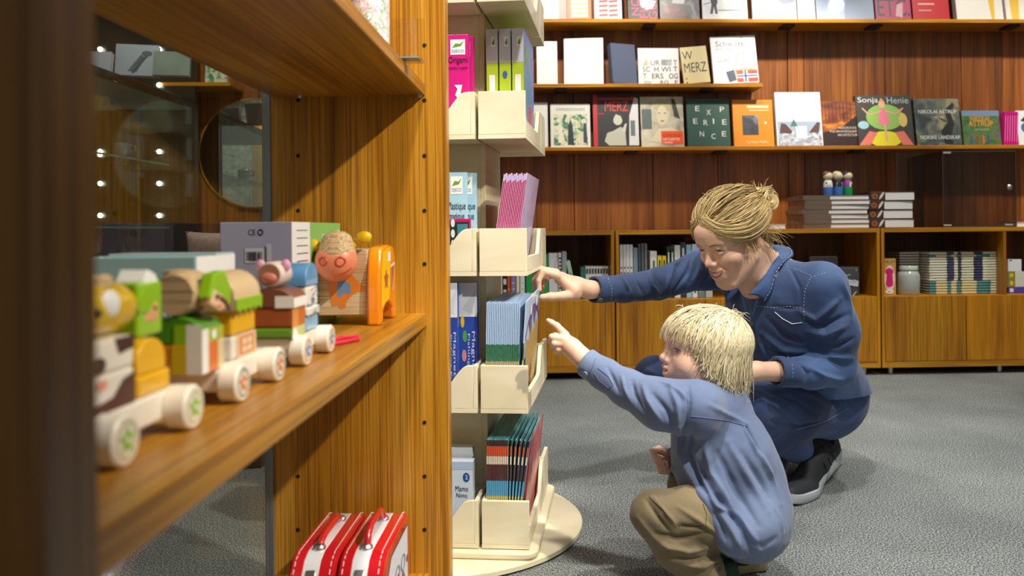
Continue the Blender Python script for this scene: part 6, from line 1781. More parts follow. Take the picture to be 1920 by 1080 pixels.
# smile: teeth, lips, lashes and brows laid on the face
UPL = curve([(-.027, -.0475), (-.014, -.0535), (0, -.0555), (.014, -.0535), (.027, -.0475)], 17)
LOL = curve([(-.027, -.0475), (-.014, -.0605), (0, -.0650), (.014, -.0605), (.027, -.0475)], 17)
def on_face(x, z, off):
    p, n_, i, d_ = body.bvh().ray_cast(wh(x, .2, z), -WR[1])
    return (p if p is not None else wh(x, .085, z)) + WR[1] * off
vs_, fs_ = [], []
for (xa, za), (xb, zb_) in zip(UPL, LOL):
    vs_ += [on_face(xa, za, .0003), on_face((xa + xb) / 2, (za + zb_) / 2, .0006), on_face(xb, zb_, .0003)]
for i in range(16):
    for q in (0, 1): fs_.append((3 * i + q, 3 * i + 3 + q, 3 * i + 4 + q, 3 * i + 1 + q))
o = MB().add(vs_, fs_).build('teeth', col('#f3ece0', 0.25, coat=0.4), wm, True)
o.modifiers.new('solid', 'SOLIDIFY').thickness = 0.0008
LIP = col('#c0736a', 0.4, coat=0.1)
lp = MB()
for line, dz, r in ((UPL, .0014, .0021), (LOL, -.0022, .0030)):
    L2 = [on_face(x, z + dz * (1 - (x / .028) ** 2), .0001) for x, z in line]
    lp.tube(L2, [r * WSC * (.3 + .7 * math.sin(PI * i / 16)) for i in range(17)], 8)
lp.build('lips', LIP, wm, True)
for s_ in (-1, 1):
    face_line(body, wh, WR, curve([(s_ * .019, .0050), (s_ * .026, .0070), (s_ * .034, .0072), (s_ * .046, .0030)]), 'eyelashes', col('#3a2a22', 0.6), wm, .0011)
    for q in range(4):
        face_line(body, wh, WR, curve([(s_ * .015, .0185 + .0009 * q), (s_ * .030, .0235 + .0009 * q), (s_ * (.047 - .001 * q), .0185 + .0008 * q)]), 'eyebrow', col('#a4845a', 0.7), wm, .0007)

# ---- denim shirt
sd = SDF((-0.02, 0.93, 0.0034), (1.84, 2.46, 0.0034), (0.25, 0.80, 0.0034))
ax_s = (Ls - Rs).normalized(); ax_u = (NB - P(1550, 750, 2.2)).normalized(); ax_u = (ax_u - ax_s * ax_u.dot(ax_s)).normalized()
ax_f = ax_u.cross(ax_s)
SA = np.array([tuple(ax_s), tuple(ax_f), tuple(ax_u)])
sd.ell(P(1462, 585, 2.11), (.168, .112, .150), SA, 0.03)
sd.cone(P(1488, 640, 2.13), P(1552, 742, 2.2), 0.118, 0.116, 0.05)
sd.cone(NB + Vector((0, 0, -.03)), Ls, 0.060, 0.058, 0.04); sd.cone(NB + Vector((0, 0, -.03)), Rs, 0.060, 0.056, 0.04)
sd.chain([Ls, P(1566, 620, 1.985), P(1570, 690, 2.0)], [.062, .054, .047], 0.03)
sd.chain([P(1570, 690, 2.0), P(1520, 698, 1.965), P(1458, 697, 1.935)], [.046, .040, .034], 0.012)
sd.chain([Rs, P(1325, 503, 2.18), P(1232, 533, 2.09)], [.062, .052, .041], 0.035)
sd.chain([P(1232, 533, 2.09), P(1170, 541, 2.03), P(1112, 543, 1.972)], [.041, .035, .0315], 0.012)
# cuffs slightly proud, open ends
for c0, c1, r in ((P(1140, 543, 2.0), P(1112, 543, 1.972), .0335), (P(1482, 697, 1.946), P(1455, 697, 1.932), .036)):
    sd.cone(c0, c1, r, r, 0.003)
    n_ = (c1 - c0).normalized()
    sd.cut(c1, n_, 0.06)
    sd.cone(c0 + n_ * .004, c1 + n_ * .05, r - .006, r - .006, 0.002, 's')
# neck opening
sd.cone(NB + Vector((-.010, -.015, -.012)), wh(0, -.01, -.06), 0.058, 0.075, 0.010, 's')
vp = P(1403, 556, 1.97)
sd.cone(NB + Vector((-.03, -.05, -.005)), vp, 0.056, 0.010, 0.010, 's'); sd.cone(P(1400, 520, 1.99), vp, 0.05, 0.012, 0.010, 's')
sh = Surf(sd, 2)
f = sh.fold
# right sleeve wrinkles
for pts, r, a in (([(1285, 480), (1262, 500), (1250, 540)], .008, .0035), ([(1300, 475), (1290, 510), (1262, 548)], .008, -.003), ([(1215, 512), (1222, 535), (1240, 556)], .007, .003), ([(1228, 512), (1240, 540)], .006, -.0025),
                  ([(1165, 518), (1180, 545), (1172, 562)], .006, .0025), ([(1190, 516), (1205, 550)], .006, -.002), ([(1320, 470), (1310, 505), (1290, 540)], .009, .004), ([(1335, 470), (1330, 510), (1310, 545)], .008, -.003),
                  # left sleeve
                  ([(1500, 585), (1530, 600), (1575, 560)], .010, .004), ([(1510, 600), (1545, 612), (1590, 590)], .010, -.0035), ([(1515, 622), (1550, 628), (1590, 610)], .010, .004), ([(1540, 645), (1570, 650), (1600, 635)], .009, -.003),
                  ([(1535, 675), (1560, 668), (1598, 672)], .009, .003), ([(1520, 690), (1545, 705), (1580, 712)], .008, .0035), ([(1500, 683), (1515, 700), (1510, 716)], .007, -.003), ([(1575, 520), (1590, 560), (1596, 600)], .012, .003),
                  # chest and belly
                  ([(1415, 590), (1425, 640), (1445, 680)], .010, .004), ([(1440, 600), (1470, 630), (1500, 640)], .012, -.003), ([(1430, 625), (1470, 655), (1510, 660)], .010, .004), ([(1440, 655), (1480, 672), (1520, 674)], .009, -.004),
                  ([(1450, 575), (1480, 578), (1500, 576)], .006, -.002), ([(1480, 500), (1500, 540), (1505, 580)], .006, -.0018)):
    f(pts, r * .66, a * 2.7)
sh.apply().crumple(.0012, 70, 3)
base = cloth_tones(sh.V, '#304a76', '#456494', '#22375e', 2, 8)
sh.build('denim_shirt', DENIM, wm, base)
stm = THREAD
stitch(sh, [(1466, 492), (1482, 502), (1500, 508), (1520, 516)], 'shoulder_seam', stm, wm, dash=True)
stitch(sh, [(1548, 512), (1520, 520), (1509, 545), (1507, 580), (1508, 598)], 'armhole_seam', stm, wm, dash=True)
stitch(sh, [(1420, 574), (1450, 577), (1480, 574), (1505, 578)], 'yoke_seam', stm, wm, dash=True)
stitch(sh, [(1453, 585), (1468, 598), (1485, 607), (1504, 605)], 'pocket_edge', col('#dfe6ec', 0.7), wm, r=0.0012)
stitch(sh, [(1399, 556), (1408, 580), (1408, 620), (1412, 650)], 'placket_seam', col('#8f9cae', 0.7), wm)
stitch(sh, [(1140, 522), (1147, 540), (1146, 564)], 'cuff_seam', stm, wm, dash=True)
stitch(sh, [(1485, 683), (1487, 697), (1485, 711)], 'cuff_seam', stm, wm, dash=True)
BR = col('#8d877a', 0.35, 0.7)
for px, py in ((1408, 553), (1411, 607), (1126, 562)): button(sh, px, py, 'button', BR, wm, 0.0058)
# collar: a folded band round the neck with two points, laid over the shirt
CLM = attrmat('denim_collar', 0.75, mottle=0.16, scale=420, bump=0.25, tint='#3a5686')
inn = [(1403, 553, 1.975), (1418, 536, 1.985), (1434, 512, 2.005), (1446, 490, 2.04), (1452, 470, 2.10), (1440, 459, 2.17), (1412, 470, 2.20), (1392, 505, 2.16), (1383, 545, 2.06)]
otr = [(1438, 566, 0), (1449, 546, 0), (1459, 515, 0), (1474, 492, 0), (1488, 478, 2.12), (1474, 464, 2.22), (1405, 482, 2.26), (1372, 520, 2.20), (1362, 566, 2.07)]
ip, op = [], []
for (x, y, Y) in inn: ip.append(P(x, y, Y))
for (x, y, Y) in otr:
    h_ = sh.hit(x, y, 0.005)[0] if Y == 0 else None
    op.append(h_ if h_ is not None else P(x, y, Y if Y else 1.99))
ip = [Vector(v) for v in curve([tuple(v) for v in ip], 33)]; op = [Vector(v) for v in curve([tuple(v) for v in op], 33)]
vs_, fs_ = [], []
for i, (a_, b_) in enumerate(zip(ip, op)):
    lift = Vector((0, -.004, .012)) * math.sin(PI * min(1, .25 + i / 32))
    for q in range(6):
        v = q / 5
        vs_.append(a_.lerp(b_, v) + lift * math.sin(PI * v) * .8)
for i in range(32):
    for q in range(5):
        k_ = i * 6 + q
        fs_.append((k_, k_ + 6, k_ + 7, k_ + 1))
o = MB().add(vs_, fs_).build('collar', CLM, wm, True)
o.modifiers.new('solid', 'SOLIDIFY').thickness = 0.004
mbs = MB()
for i in range(0, 30, 1):
    e0 = op[i].lerp(ip[i], .12) + Vector((0, -.006, .002)); e1 = op[i + 1].lerp(ip[i + 1], .12) + Vector((0, -.006, .002))
    mbs.tube([e0, e0.lerp(e1, .6)], .0007, 5)
mbs.build('collar_stitching', THREAD, wm)
def collar(name, ringf, a0, a1, r_top, r_bot, top, bot, mat, parent, tip=1.5, n=28):
    vs_, fs_ = [], []
    for i in range(n + 1):
        u = i / n
        a = a0 + (a1 - a0) * u
        drop = bot - 0.024 * (abs(u - .5) * 2) ** 4 * tip
        rb = r_bot + .010 * (abs(u - .5) * 2) ** 4
        for q in range(5):
            v = q / 4
            vs_.append(ringf(a, r_top + (rb - r_top) * v ** 1.5, top + (drop - top) * v))
    for i in range(n):
        for q in range(4):
            b_ = i * 5 + q
            fs_.append((b_, b_ + 5, b_ + 6, b_ + 1))
    o = MB().add(vs_, fs_).build(name, mat, parent, True)
    sdm = o.modifiers.new('solid', 'SOLIDIFY'); sdm.thickness = 0.004
    return o
# ---- jeans
sd = SDF((0.16, 0.93, 0.0045), (1.86, 2.52, 0.0045), (0.03, 0.44, 0.0045))
sd.ell(P(1548, 757, 2.22), (.092, .095, .088), None, 0.03)
sd.ell(P(1528, 752, 2.34), (.092, .095, .088), None, 0.05)
sd.cone(P(1560, 735, 2.24), P(1545, 705, 2.24), 0.10, 0.10, 0.04)
sd.chain([P(1545, 757, 2.21), P(1480, 764, 2.10), P(1398, 764, 1.975)], [.090, .082, .062], 0.03)
sd.chain([P(1402, 768, 1.98), P(1450, 805, 2.08), P(1494, 838, 2.155)], [.060, .056, .044], 0.012)
sd.chain([P(1512, 757, 2.32), P(1370, 730, 2.26), P(1228, 706, 2.2)], [.090, .080, .058], 0.03)
sd.chain([P(1230, 710, 2.2), P(1330, 785, 2.26), P(1415, 840, 2.3)], [.057, .054, .044], 0.012)
js = Surf(sd, 2)
for pts, r, a in (([(1420, 745), (1470, 770), (1500, 800)], .010, .0035), ([(1440, 735), (1490, 750), (1530, 780)], .012, -.003), ([(1480, 728), (1530, 745), (1570, 770)], .012, .0035), ([(1445, 790), (1500, 800), (1550, 790)], .010, -.003),
                  ([(1540, 720), (1575, 740), (1595, 770)], .010, .0035), ([(1205, 690), (1235, 705)], .007, .002)):
    js.fold(pts, r * .65, a * 2.3)
js.apply().crumple(.0012, 60, 8)
js.build('jeans', JEANS, wm, cloth_tones(js.V, '#304a7e', '#4f6fa4', '#1c2f58', 5, 7))
stitch(js, [(1490, 806), (1530, 796), (1552, 788), (1590, 765)], 'leg_seam', col('#8fa2c4', 0.7), wm)

# ---- trainers
def shoe(parent, heel, toe, hz, size, sole_mat, upper_mat, sole_th=0.026, sock=None, ankle=None, laces=True, part='shoe'):
    heel = Vector(heel); toe = Vector(toe)
    d = (toe - heel); d.z = 0; L = d.length; d.normalize(); sdv = Vector((d.y, -d.x, 0))
    e = bpy.data.objects.new(part, None); COL.objects.link(e); e.parent = parent
    zs = lambda t: hz * max(0, 1 - t / .62) ** 1.4 + (.010 * ((t - .8) / .2) ** 2 * size if t > .8 else 0)
    wd = lambda t: size * (.031 * min(1, (t / .05 + .25)) ** .5 if t < .05 else .031 - .004 * math.sin(min(1, (t - .05) / .4) * PI) + .014 * math.exp(-((t - .70) / .17) ** 2) if t < .9 else (.031 + .014 * math.exp(-((.9 - .7) / .17) ** 2)) * math.sqrt(max(0, 1 - ((t - .9) / .115) ** 2)))
    pos = lambda t, s_, z: Vector((heel.x, heel.y, 0)) + d * (L * t) + sdv * s_ + Vector((0, 0, z))
    T = [0, .03, .08, .15, .25, .35, .45, .55, .65, .75, .84, .90, .94, .97, .99, 1.0]
    th = lambda t: size * (sole_th * (1.15 - .45 * min(1, t / .6)))
    vs_, fs_ = [], []
    for t in T:
        w_ = wd(t)
        for s_, z in ((-.88, 0), (-1, .35), (-.97, 1), (.97, 1), (1, .35), (.88, 0)):
            vs_.append(pos(t, s_ * w_, zs(t) + z * th(t) + .0006))
    for i in range(len(T) - 1):
        for k in range(6):
            k2 = (k + 1) % 6
            fs_.append((i * 6 + k, i * 6 + k2, (i + 1) * 6 + k2, (i + 1) * 6 + k))
    fs_.append(tuple(range(6))); fs_.append(tuple((len(T) - 1) * 6 + k for k in range(6)))
    MB().add(vs_, fs_).build('sole', sole_mat, e, True, angle=50)
    lo = np.minimum(npv(heel), npv(toe)) - .08; hi = np.maximum(npv(heel), npv(toe)) + .08
    g = SDF((lo[0], hi[0], .0032), (lo[1], hi[1], .0032), (0, hz + .17 * size, .0032))
    up = lambda t, z, s_=0: pos(t, s_, zs(t) + th(t) + z)
    g.chain([up(.11, .020 * size), up(.13, .055 * size)], [.029 * size, .026 * size], .01)
    g.chain([up(.11, .010 * size), up(.35, .014 * size), up(.62, .006 * size)], [.029 * size, .029 * size, .030 * size], .015)
    for s_ in (-1, 1): g.cone(up(.64, .0, s_ * .010 * size), up(.90, -.004 * size, s_ * .006 * size), .029 * size, .020 * size, .012)
    g.chain([up(.30, .040 * size), up(.58, .022 * size)], [.022 * size, .018 * size], .018)
    if ankle is not None:
        g.cone(up(.18, .050 * size), ankle, .022 * size, .024 * size, .004, 's')
    # trim to the top of the sole
    X, Y_, Z = g.ax[0][:, None, None], g.ax[1][None, :, None], g.ax[2][None, None, :]
    tt = ((X - heel.x) * d.x + (Y_ - heel.y) * d.y) / L
    fl = np.clip(1 - tt / .62, 0, 1) ** 1.4 * hz + size * sole_th * (1.15 - .45 * np.clip(tt / .6, 0, 1)) * .8
    g.D = np.maximum(g.D, fl - Z)
    u_ = Surf(g, 2)
    u_.build('upper', upper_mat, e)
    if laces:
        for k in range(5):
            t = .34 + .065 * k
            c = up(t, (.062 - .0075 * k) * size)
            pts = [c + sdv * (s_ * .020 * size) + Vector((0, 0, -.010 * size * s_ * s_)) for s_ in (-1, -.5, 0, .5, 1)]
            MB().tube(pts, .0022 * size, 6).build('lace', col('#101114', 0.8), e, True)
    if sock is not None and ankle is not None:
        MB().tube([up(.20, .030 * size), up(.18, .058 * size).lerp(ankle, .4), ankle], [.026 * size, .028 * size, .036 * size], 14).build('sock', sock, e, True)
    return e, pos, zs, th, wd
SOLEW = col('#c2c8d0', 0.5); UPB = attrmat('black_mesh', 0.7, mottle=0.2, scale=900, bump=0.4, tint='#23262c')
e, pos, zs, th, wd = shoe(wm, (0.782, 2.245, 0), (0.575, 2.010, 0), 0.050, 1.08, SOLEW, UPB, 0.030, col('#0d0e11', 0.9), P(1497, 838, 2.16))
# printed tick and rubber heel on the outer side of the sole
MB().flat([pos(t, -wd(t) * 1.03, zs(t) + th(t) * z) for t, z in ((.30, .85), (.36, .45), (.42, .30), (.52, .72), (.43, .48), (.38, .55))]).build('tick_mark', col('#1b1d22', 0.5), e)
MB().flat([pos(t, -wd(t) * 1.02, zs(t) + th(t) * z) for t, z in ((.06, .02), (.26, .02), (.26, .12), (.06, .12))]).build('heel_rubber', col('#3a3d44', 0.6), e)
for k in range(3):
    t = .20 + .09 * k
    MB().tube([pos(t + .02, -.036, zs(t) + .040 + .012 * 0), pos(t + .05, -.033, zs(t) + .062)], .0022, 6).build('side_strap', col('#3a3e46', 0.6), e, True)
shoe(wm, (0.690, 2.350, 0), (0.520, 2.090, 0), 0.055, 1.08, SOLEW, attrmat('grey_mesh', 0.7, mottle=0.2, scale=900, bump=0.4, tint='#8a8f8e'), 0.030, col('#0d0e11', 0.9), P(1425, 845, 2.31))

# ---- hair: cap, swept locks, bun, loose wisps
HB = hairmat('dark_blond', '#625030', '#b3985f', '#e4d09a')
L_, F_, U_ = WR
AW = np.array([tuple(v) for v in WR])
sd = SDF((WC.x - .16, WC.x + .18, .0032), (WC.y - .16, WC.y + .18, .0032), (WC.z - .14, WC.z + .16, .0032))
sd.ell(wh(0, -.020, .040), [q * WSC for q in (.080, .100, .078)], AW, .01)
X, Y_, Z = sd.ax[0][:, None, None], sd.ax[1][None, :, None], sd.ax[2][None, None, :]
def loc_(k, C_, R, sc): return ((X - C_.x) * R[k].x + (Y_ - C_.y) * R[k].y + (Z - C_.z) * R[k].z) / sc
ly_, lz_ = loc_(1, WC, WR, WSC), loc_(2, WC, WR, WSC)
sd.D = np.maximum(sd.D, (.7 * ly_ - .71 * lz_ - .012) * WSC)
sd.D = np.maximum(sd.D, (-.072 - lz_) * WSC)
sd.ell(wh(.020, -.128, .053), [q * WSC for q in (.032, .030, .031)], AW, .008)
cap = Surf(sd, 2)
o = cap.build('hair_cap', HB, wm, np.tile(np.array([.30, .30, .30]), (len(cap.V), 1)))
st = Strands()
random.seed(21)
BUN = (.018, -.122, .052)
EC, ER = (0, -.020, .040), (.081, .101, .079)
def on_ell(p, lift):
    q = [(p[k] - EC[k]) / ER[k] for k in range(3)]
    n_ = math.sqrt(sum(v * v for v in q)) or 1e-6
    return [EC[k] + q[k] / n_ * (ER[k] + lift) for k in range(3)]
roots = []
for i in range(760):
    u = random.uniform(-1, 1)
    if random.random() < .62:      # along the hairline, front to over the ears
        a = u * 1.0
        y = .082 - .075 * abs(a) ** 1.6; z = .070 - .062 * abs(a) ** 1.5; x = a * .078
    else:                          # anywhere on the scalp
        x = random.uniform(-.075, .075); y = random.uniform(-.09, .07); z = random.uniform(.0, .12)
    roots.append((x, y, z))
for (x, y, z) in roots:
    lift0 = random.uniform(.000, .006)
    side = 1 if x > 0 else -1
    pts = []
    n_ = 15
    ph = random.uniform(0, 6); wv = random.uniform(.002, .006); fr = random.uniform(4, 8)
    sag = random.uniform(-.01, .030) * (1 - abs(z) / .12)
    for i in range(n_):
        t = i / (n_ - 1)
        p = [x + (BUN[0] - x) * t, y + (BUN[1] + .012 - y) * t, z + (BUN[2] - z) * t]
        # bow sideways so the locks sweep round the skull
        p[0] += side * .055 * math.sin(t * PI) * min(1, abs(x) / .03)
        p[2] += -sag * math.sin(t * PI) * 1.0 + .02 * math.sin(t * PI)
        p = on_ell(p, lift0 + .010 * math.sin(t * PI) ** .7 + .003 * math.sin(ph + fr * t))
        p[2] += wv * math.sin(ph + fr * t); p[0] += wv * .6 * math.cos(ph + fr * t)
        pts.append(wh(*p))
    tone = min(1, max(0, random.gauss(.50, .16)))
    st.add(pts, random.uniform(.0008, .0019), .0005, tone, n=5, flat=.6, out=WC)
# locks that swoop along the hairline from the parting to the bun, both sides
for side in (1, -1):
    for kk in range(170):
        o_ = random.gauss(.004, .009); o2 = random.uniform(-.003, .009); ph = random.uniform(0, 6)
        key = [(-.012 + side * random.uniform(0, .02), .086 + random.uniform(-.03, .002), .078 + random.uniform(.0, .03)), (side * .046, .066, .052 + o_), (side * .076, .014, .030 + o_ * 1.2), (side * .072, -.050, .034 + o_), (side * .040, -.098, .046), BUN]
        pts = []
        for i, p in enumerate(curve(key, 18)):
            t = i / 17
            q = on_ell(p, .006 + o2 + .004 * math.sin(t * PI))
            w_ = .0035 * math.sin(ph + 8 * t)
            pts.append(wh(q[0], q[1], q[2] + w_))
        st.add(pts, random.uniform(.0008, .0019), .0005, min(1, max(0, random.gauss(.56, .18))), n=5, flat=.6, out=WC)
# bun coils
for k in range(150):
    a0 = random.uniform(0, 2 * PI); tilt = random.gauss(0, .8); r_ = random.uniform(.010, .036)
    ln = random.uniform(2.2, 4.5)
    pts = []
    for i in range(16):
        a = a0 + ln * i / 15
        pts.append(wh(BUN[0] + .010 + .016 * math.sin(tilt) * math.cos(a * .7), BUN[1] - .006 + r_ * math.cos(a), BUN[2] + .002 + r_ * math.sin(a) * math.cos(tilt)) + (L_ * (.018 * math.sin(tilt * 2 + a * .5))))
    st.add(pts, random.uniform(.0016, .0028), .0006, min(1, max(0, random.gauss(.66, .22))), n=5)
# loose wisps at the nape, ear, crown
for k in range(120):
    q = random.random()
    if q < .5: r0 = (.060 + random.uniform(-.03, .015), -.075 + random.uniform(-.025, .03), -.020 + random.uniform(-.04, .03)); dr = Vector((random.uniform(.0, .5), random.uniform(-1, -.2), random.uniform(-1.2, -.3))); ln = random.uniform(.03, .07)
    elif q < .65: r0 = (.074, random.uniform(-.005, .03), random.uniform(-.005, .015)); dr = Vector((.1, random.uniform(-.6, .2), -1)); ln = random.uniform(.02, .05)
    elif q < .85: r0 = (BUN[0] + random.uniform(-.02, .03), BUN[1] + random.uniform(-.03, .02), BUN[2] + .026); dr = Vector((random.uniform(-.5, .5), random.uniform(-1, .6), random.uniform(.2, 1))); ln = random.uniform(.012, .035)
    else: r0 = on_ell((random.uniform(-.03, .05), random.uniform(-.05, .05), .12), .006); dr = Vector((random.uniform(-.6, .6), random.uniform(-1, 1), random.uniform(.2, .8))); ln = random.uniform(.015, .04)
    dr.normalize(); cv = Vector((random.uniform(-1, 1), random.uniform(-1, 1), random.uniform(-1, .2))) * .5
    pts = [wh(*(Vector(r0) + dr * ln * t + cv * ln * t * t)) for t in np.linspace(0, 1, 7)]
    st.add(pts, random.uniform(.0004, .0009), .0002, random.uniform(.45, 1), n=3)
st.build('hair', HB, wm)

# =================================================================== the child
ch = thing('person', 'squatting blond child in a loose blue shirt and brown trousers, pointing', 'person', (0.35, 1.58, 0))
CC = P(1319, 655, 1.575); CSC = 0.90
al, pt = rad(14), rad(-5)
CR_ = frame((-math.cos(pt) * math.cos(al), -math.cos(pt) * math.sin(al), -math.sin(pt)), (0.04, -0.05, 1))
chd = head_points(CC, CR_, CSC)
cLs, cRs = P(1302, 765, 1.495), P(1335, 752, 1.67)
cNB = P(1345, 738, 1.585)
sd = SDF((-0.04, 0.52, 0.0055, [(-0.03, 0.07, 0.0018), (CC.x - .10, CC.x + .10, 0.0018)]), (1.40, 1.76, 0.0055, [(1.50, 1.68, 0.0018)]), (0.0, 0.62, 0.0055, [(CC.z - .10, CC.z + .10, 0.0018), (0.19, 0.285, .002)]))
sd.chain([P(1325, 780, 1.58), P(1358, 865, 1.57), P(1395, 960, 1.56)], [.058, .068, .064], .02)
sd.cone(cNB, cLs, .034, .030, .02); sd.cone(cNB, cRs, .034, .030, .02)
sd.cone(chd(0, -.02, -.03), cNB, .034, .038, .015)
sd.chain([cLs, P(1235, 758, 1.505), P(1175, 726, 1.535), P(1120, 694, 1.565), P(1088, 668, 1.585)], [.032, .028, .026, .021, .0185], .008)
sd.chain([cRs, P(1300, 830, 1.70), P(1282, 866, 1.685), P(1258, 866, 1.645)], [.032, .027, .023, .018], .008)
sd.chain([P(1392, 985, 1.51), P(1225, 962, 1.485), P(1328, 1078, 1.50)], [.048, .030, .026], .012)
sd.chain([P(1402, 980, 1.62), P(1285, 908, 1.68), P(1392, 1010, 1.64)], [.046, .028, .024], .012)
add_head(sd, chd, CR_, CSC, child=True)
# left hand pointing: palm, straight index, three curled fingers, thumb
sd.chain([P(1088, 668, 1.585), P(1072, 652, 1.590), P(1058, 636, 1.597)], [.0185, .0180, .0135], .010)
sd.cone(P(1076, 658, 1.60), P(1060, 644, 1.610), .014, .011, .008)
sd.chain([P(1060, 628, 1.598), P(1044, 611, 1.606), P(1034, 605, 1.610), P(1028, 601, 1.612)], [.0085, .0068, .0060, .0050], .003)
sd.chain([P(1056, 636, 1.590), P(1035, 632, 1.590), P(1033, 640, 1.598), P(1047, 642, 1.606)], [.0085, .0068, .0062, .0055], .003)
sd.chain([P(1059, 645, 1.589), P(1039, 644, 1.588), P(1038, 651, 1.597), P(1051, 652, 1.606)], [.0082, .0066, .0060, .0054], .003)
sd.chain([P(1064, 654, 1.590), P(1046, 655, 1.590), P(1044, 660, 1.598), P(1056, 661, 1.606)], [.0075, .0060, .0055, .0050], .003)
sd.chain([P(1074, 645, 1.610), P(1054, 633, 1.624), P(1040, 628, 1.626)], [.0092, .0072, .0055], .004)
# right hand: loose fist
sd.chain([P(1258, 866, 1.645), P(1246, 862, 1.630)], [.017, .0150], .006)
for k in range(4):
    ox, oy = 4.2 * k, 10.2 * k
    sd.chain([P(1248 + ox * .6, 847 + oy * .9, 1.620), P(1228 + ox, 846 + oy, 1.610), P(1225 + ox, 853 + oy, 1.600), P(1240 + ox, 858 + oy * .9, 1.600)], [.0066, .0060, .0056, .0050], .0015)
sd.chain([P(1252, 850, 1.618), P(1236, 841, 1.602), P(1222, 845, 1.598)], [.0078, .0066, .0054], .002)
cb = Surf(sd, 1)
cb.build('body', SKIN, ch, skin_tones(cb.V, CC, CR_, CSC, '#f0c8ae', '#d0716c', '#e59a88', '#b89a68', child=True))
eyes(chd, CR_, CSC, ch, child=True, iris='#5a7690', look=(0, .05))
for s_ in (-1, 1):
    face_line(cb, chd, CR_, curve([(s_ * .017, .0020), (s_ * .026, .0042), (s_ * .034, .0038), (s_ * .042, .0000)]), 'eyelashes', col('#5a4436', 0.6), ch, .0009)
    face_line(cb, chd, CR_, curve([(s_ * .015, .0150), (s_ * .028, .0185), (s_ * .042, .0130)]), 'eyebrow', col('#c0a070', 0.7), ch, .0010)

# ---- shirt
sd = SDF((-0.0, 0.52, 0.0028), (1.38, 1.78, 0.0028), (0.03, 0.52, 0.0028))
sd.chain([P(1328, 775, 1.58), P(1356, 860, 1.57), P(1397, 958, 1.56)], [.078, .095, .084], .03)
sd.cone(P(1420, 900, 1.57), P(1420, 985, 1.57), .052, .058, .03)
sd.ell(P(1398, 968, 1.545), (.078, .118, .078), None, .03)
sd.cone(cNB + Vector((0, 0, -.02)), cLs, .050, .046, .03); sd.cone(cNB + Vector((0, 0, -.02)), cRs, .050, .044, .03)
sd.chain([cLs, P(1238, 758, 1.502), P(1176, 728, 1.535)], [.047, .042, .035], .03)
sd.chain([P(1176, 728, 1.535), P(1135, 703, 1.557), P(1096, 678, 1.580)], [.035, .030, .0265], .012)
sd.chain([cRs, P(1302, 830, 1.70), P(1282, 868, 1.688)], [.046, .038, .033], .02)
sd.chain([P(1282, 868, 1.688), P(1260, 866, 1.650)], [.032, .027], .01)
# hem pieces hanging down
sd.cone(P(1335, 930, 1.485), P(1372, 1010, 1.462), .036, .030, .02)
for c0, c1, r in ((P(1124, 694, 1.565), P(1097, 677, 1.580), .028), (P(1275, 867, 1.678), P(1260, 866, 1.650), .0285)):
    n_ = (c1 - c0).normalized()
    sd.cone(c0, c1, r, r, .003); sd.cut(c1, n_, .045); sd.cone(c0 + n_ * .004, c1 + n_ * .04, r - .0055, r - .0055, .002, 's')
sd.cone(cNB + Vector((0, 0, -.005)), chd(0, -.02, -.06), .040, .046, .010, 's')
cs = Surf(sd, 2)
for pts, r, a in (
    # long diagonal folds over the back
    ([(1300, 800), (1290, 850), (1310, 905), (1345, 955)], .010, -.0055), ([(1272, 800), (1275, 850), (1300, 905)], .009, .004), ([(1320, 830), (1335, 890), (1370, 950)], .010, .0045), ([(1310, 870), (1340, 925), (1385, 985)], .009, -.005),
    ([(1345, 850), (1380, 920), (1420, 985)], .011, -.004), ([(1365, 830), (1405, 900), (1440, 960)], .011, .004), ([(1392, 850), (1430, 910), (1455, 960)], .010, -.0035), ([(1412, 830), (1445, 890), (1463, 945)], .009, .004),
    ([(1350, 960), (1375, 1000), (1390, 1030)], .008, .0045), ([(1368, 955), (1395, 1000), (1408, 1035)], .008, -.005), ([(1385, 965), (1412, 1005), (1425, 1030)], .008, .004), ([(1400, 1010), (1430, 1025), (1455, 1010)], .008, -.003),
    ([(1330, 930), (1345, 950), (1372, 960)], .008, .005), ([(1340, 965), (1352, 985), (1360, 1010)], .007, -.004), ([(1440, 930), (1462, 970), (1468, 1000)], .008, .003),
    # shoulder and sleeve
    ([(1290, 725), (1292, 760), (1285, 800), (1278, 835)], .007, -.0035), ([(1255, 725), (1270, 760), (1272, 800)], .008, .004), ([(1225, 740), (1250, 770), (1262, 800)], .008, -.0035), ([(1205, 722), (1215, 750), (1240, 790)], .008, .004),
    ([(1185, 715), (1190, 740), (1205, 770)], .007, -.0035), ([(1165, 705), (1172, 730), (1185, 755)], .006, .003), ([(1140, 690), (1150, 712), (1160, 735)], .006, -.0025), ([(1240, 715), (1275, 735), (1290, 750)], .007, .003),
    ([(1400, 800), (1415, 830), (1425, 850)], .006, -.005), ([(1392, 795), (1408, 828), (1418, 852)], .005, .003), ([(1330, 760), (1360, 775), (1400, 795)], .008, .0025), ([(1265, 870), (1258, 890), (1275, 915)], .007, .003)):
    cs.fold(pts, r * .6, a * 1.9)
cs.apply().crumple(.0011, 85, 4)
cs.build('blue_shirt', CHAMB, ch, cloth_tones(cs.V, '#697a9e', '#788aac', '#596a8e', 6, 8))
TH2 = col('#5d74a4', 0.8)
stitch(cs, [(1288, 735), (1290, 765), (1284, 800)], 'armhole_seam', TH2, ch)
stitch(cs, [(1294, 780), (1330, 784), (1370, 790), (1402, 800)], 'yoke_seam', TH2, ch)
stitch(cs, [(1117, 672), (1112, 688), (1104, 702)], 'cuff_seam', TH2, ch)
stitch(cs, [(1121, 690), (1140, 705), (1150, 722), (1142, 728), (1122, 712), (1115, 700)], 'placket_seam', TH2, ch)
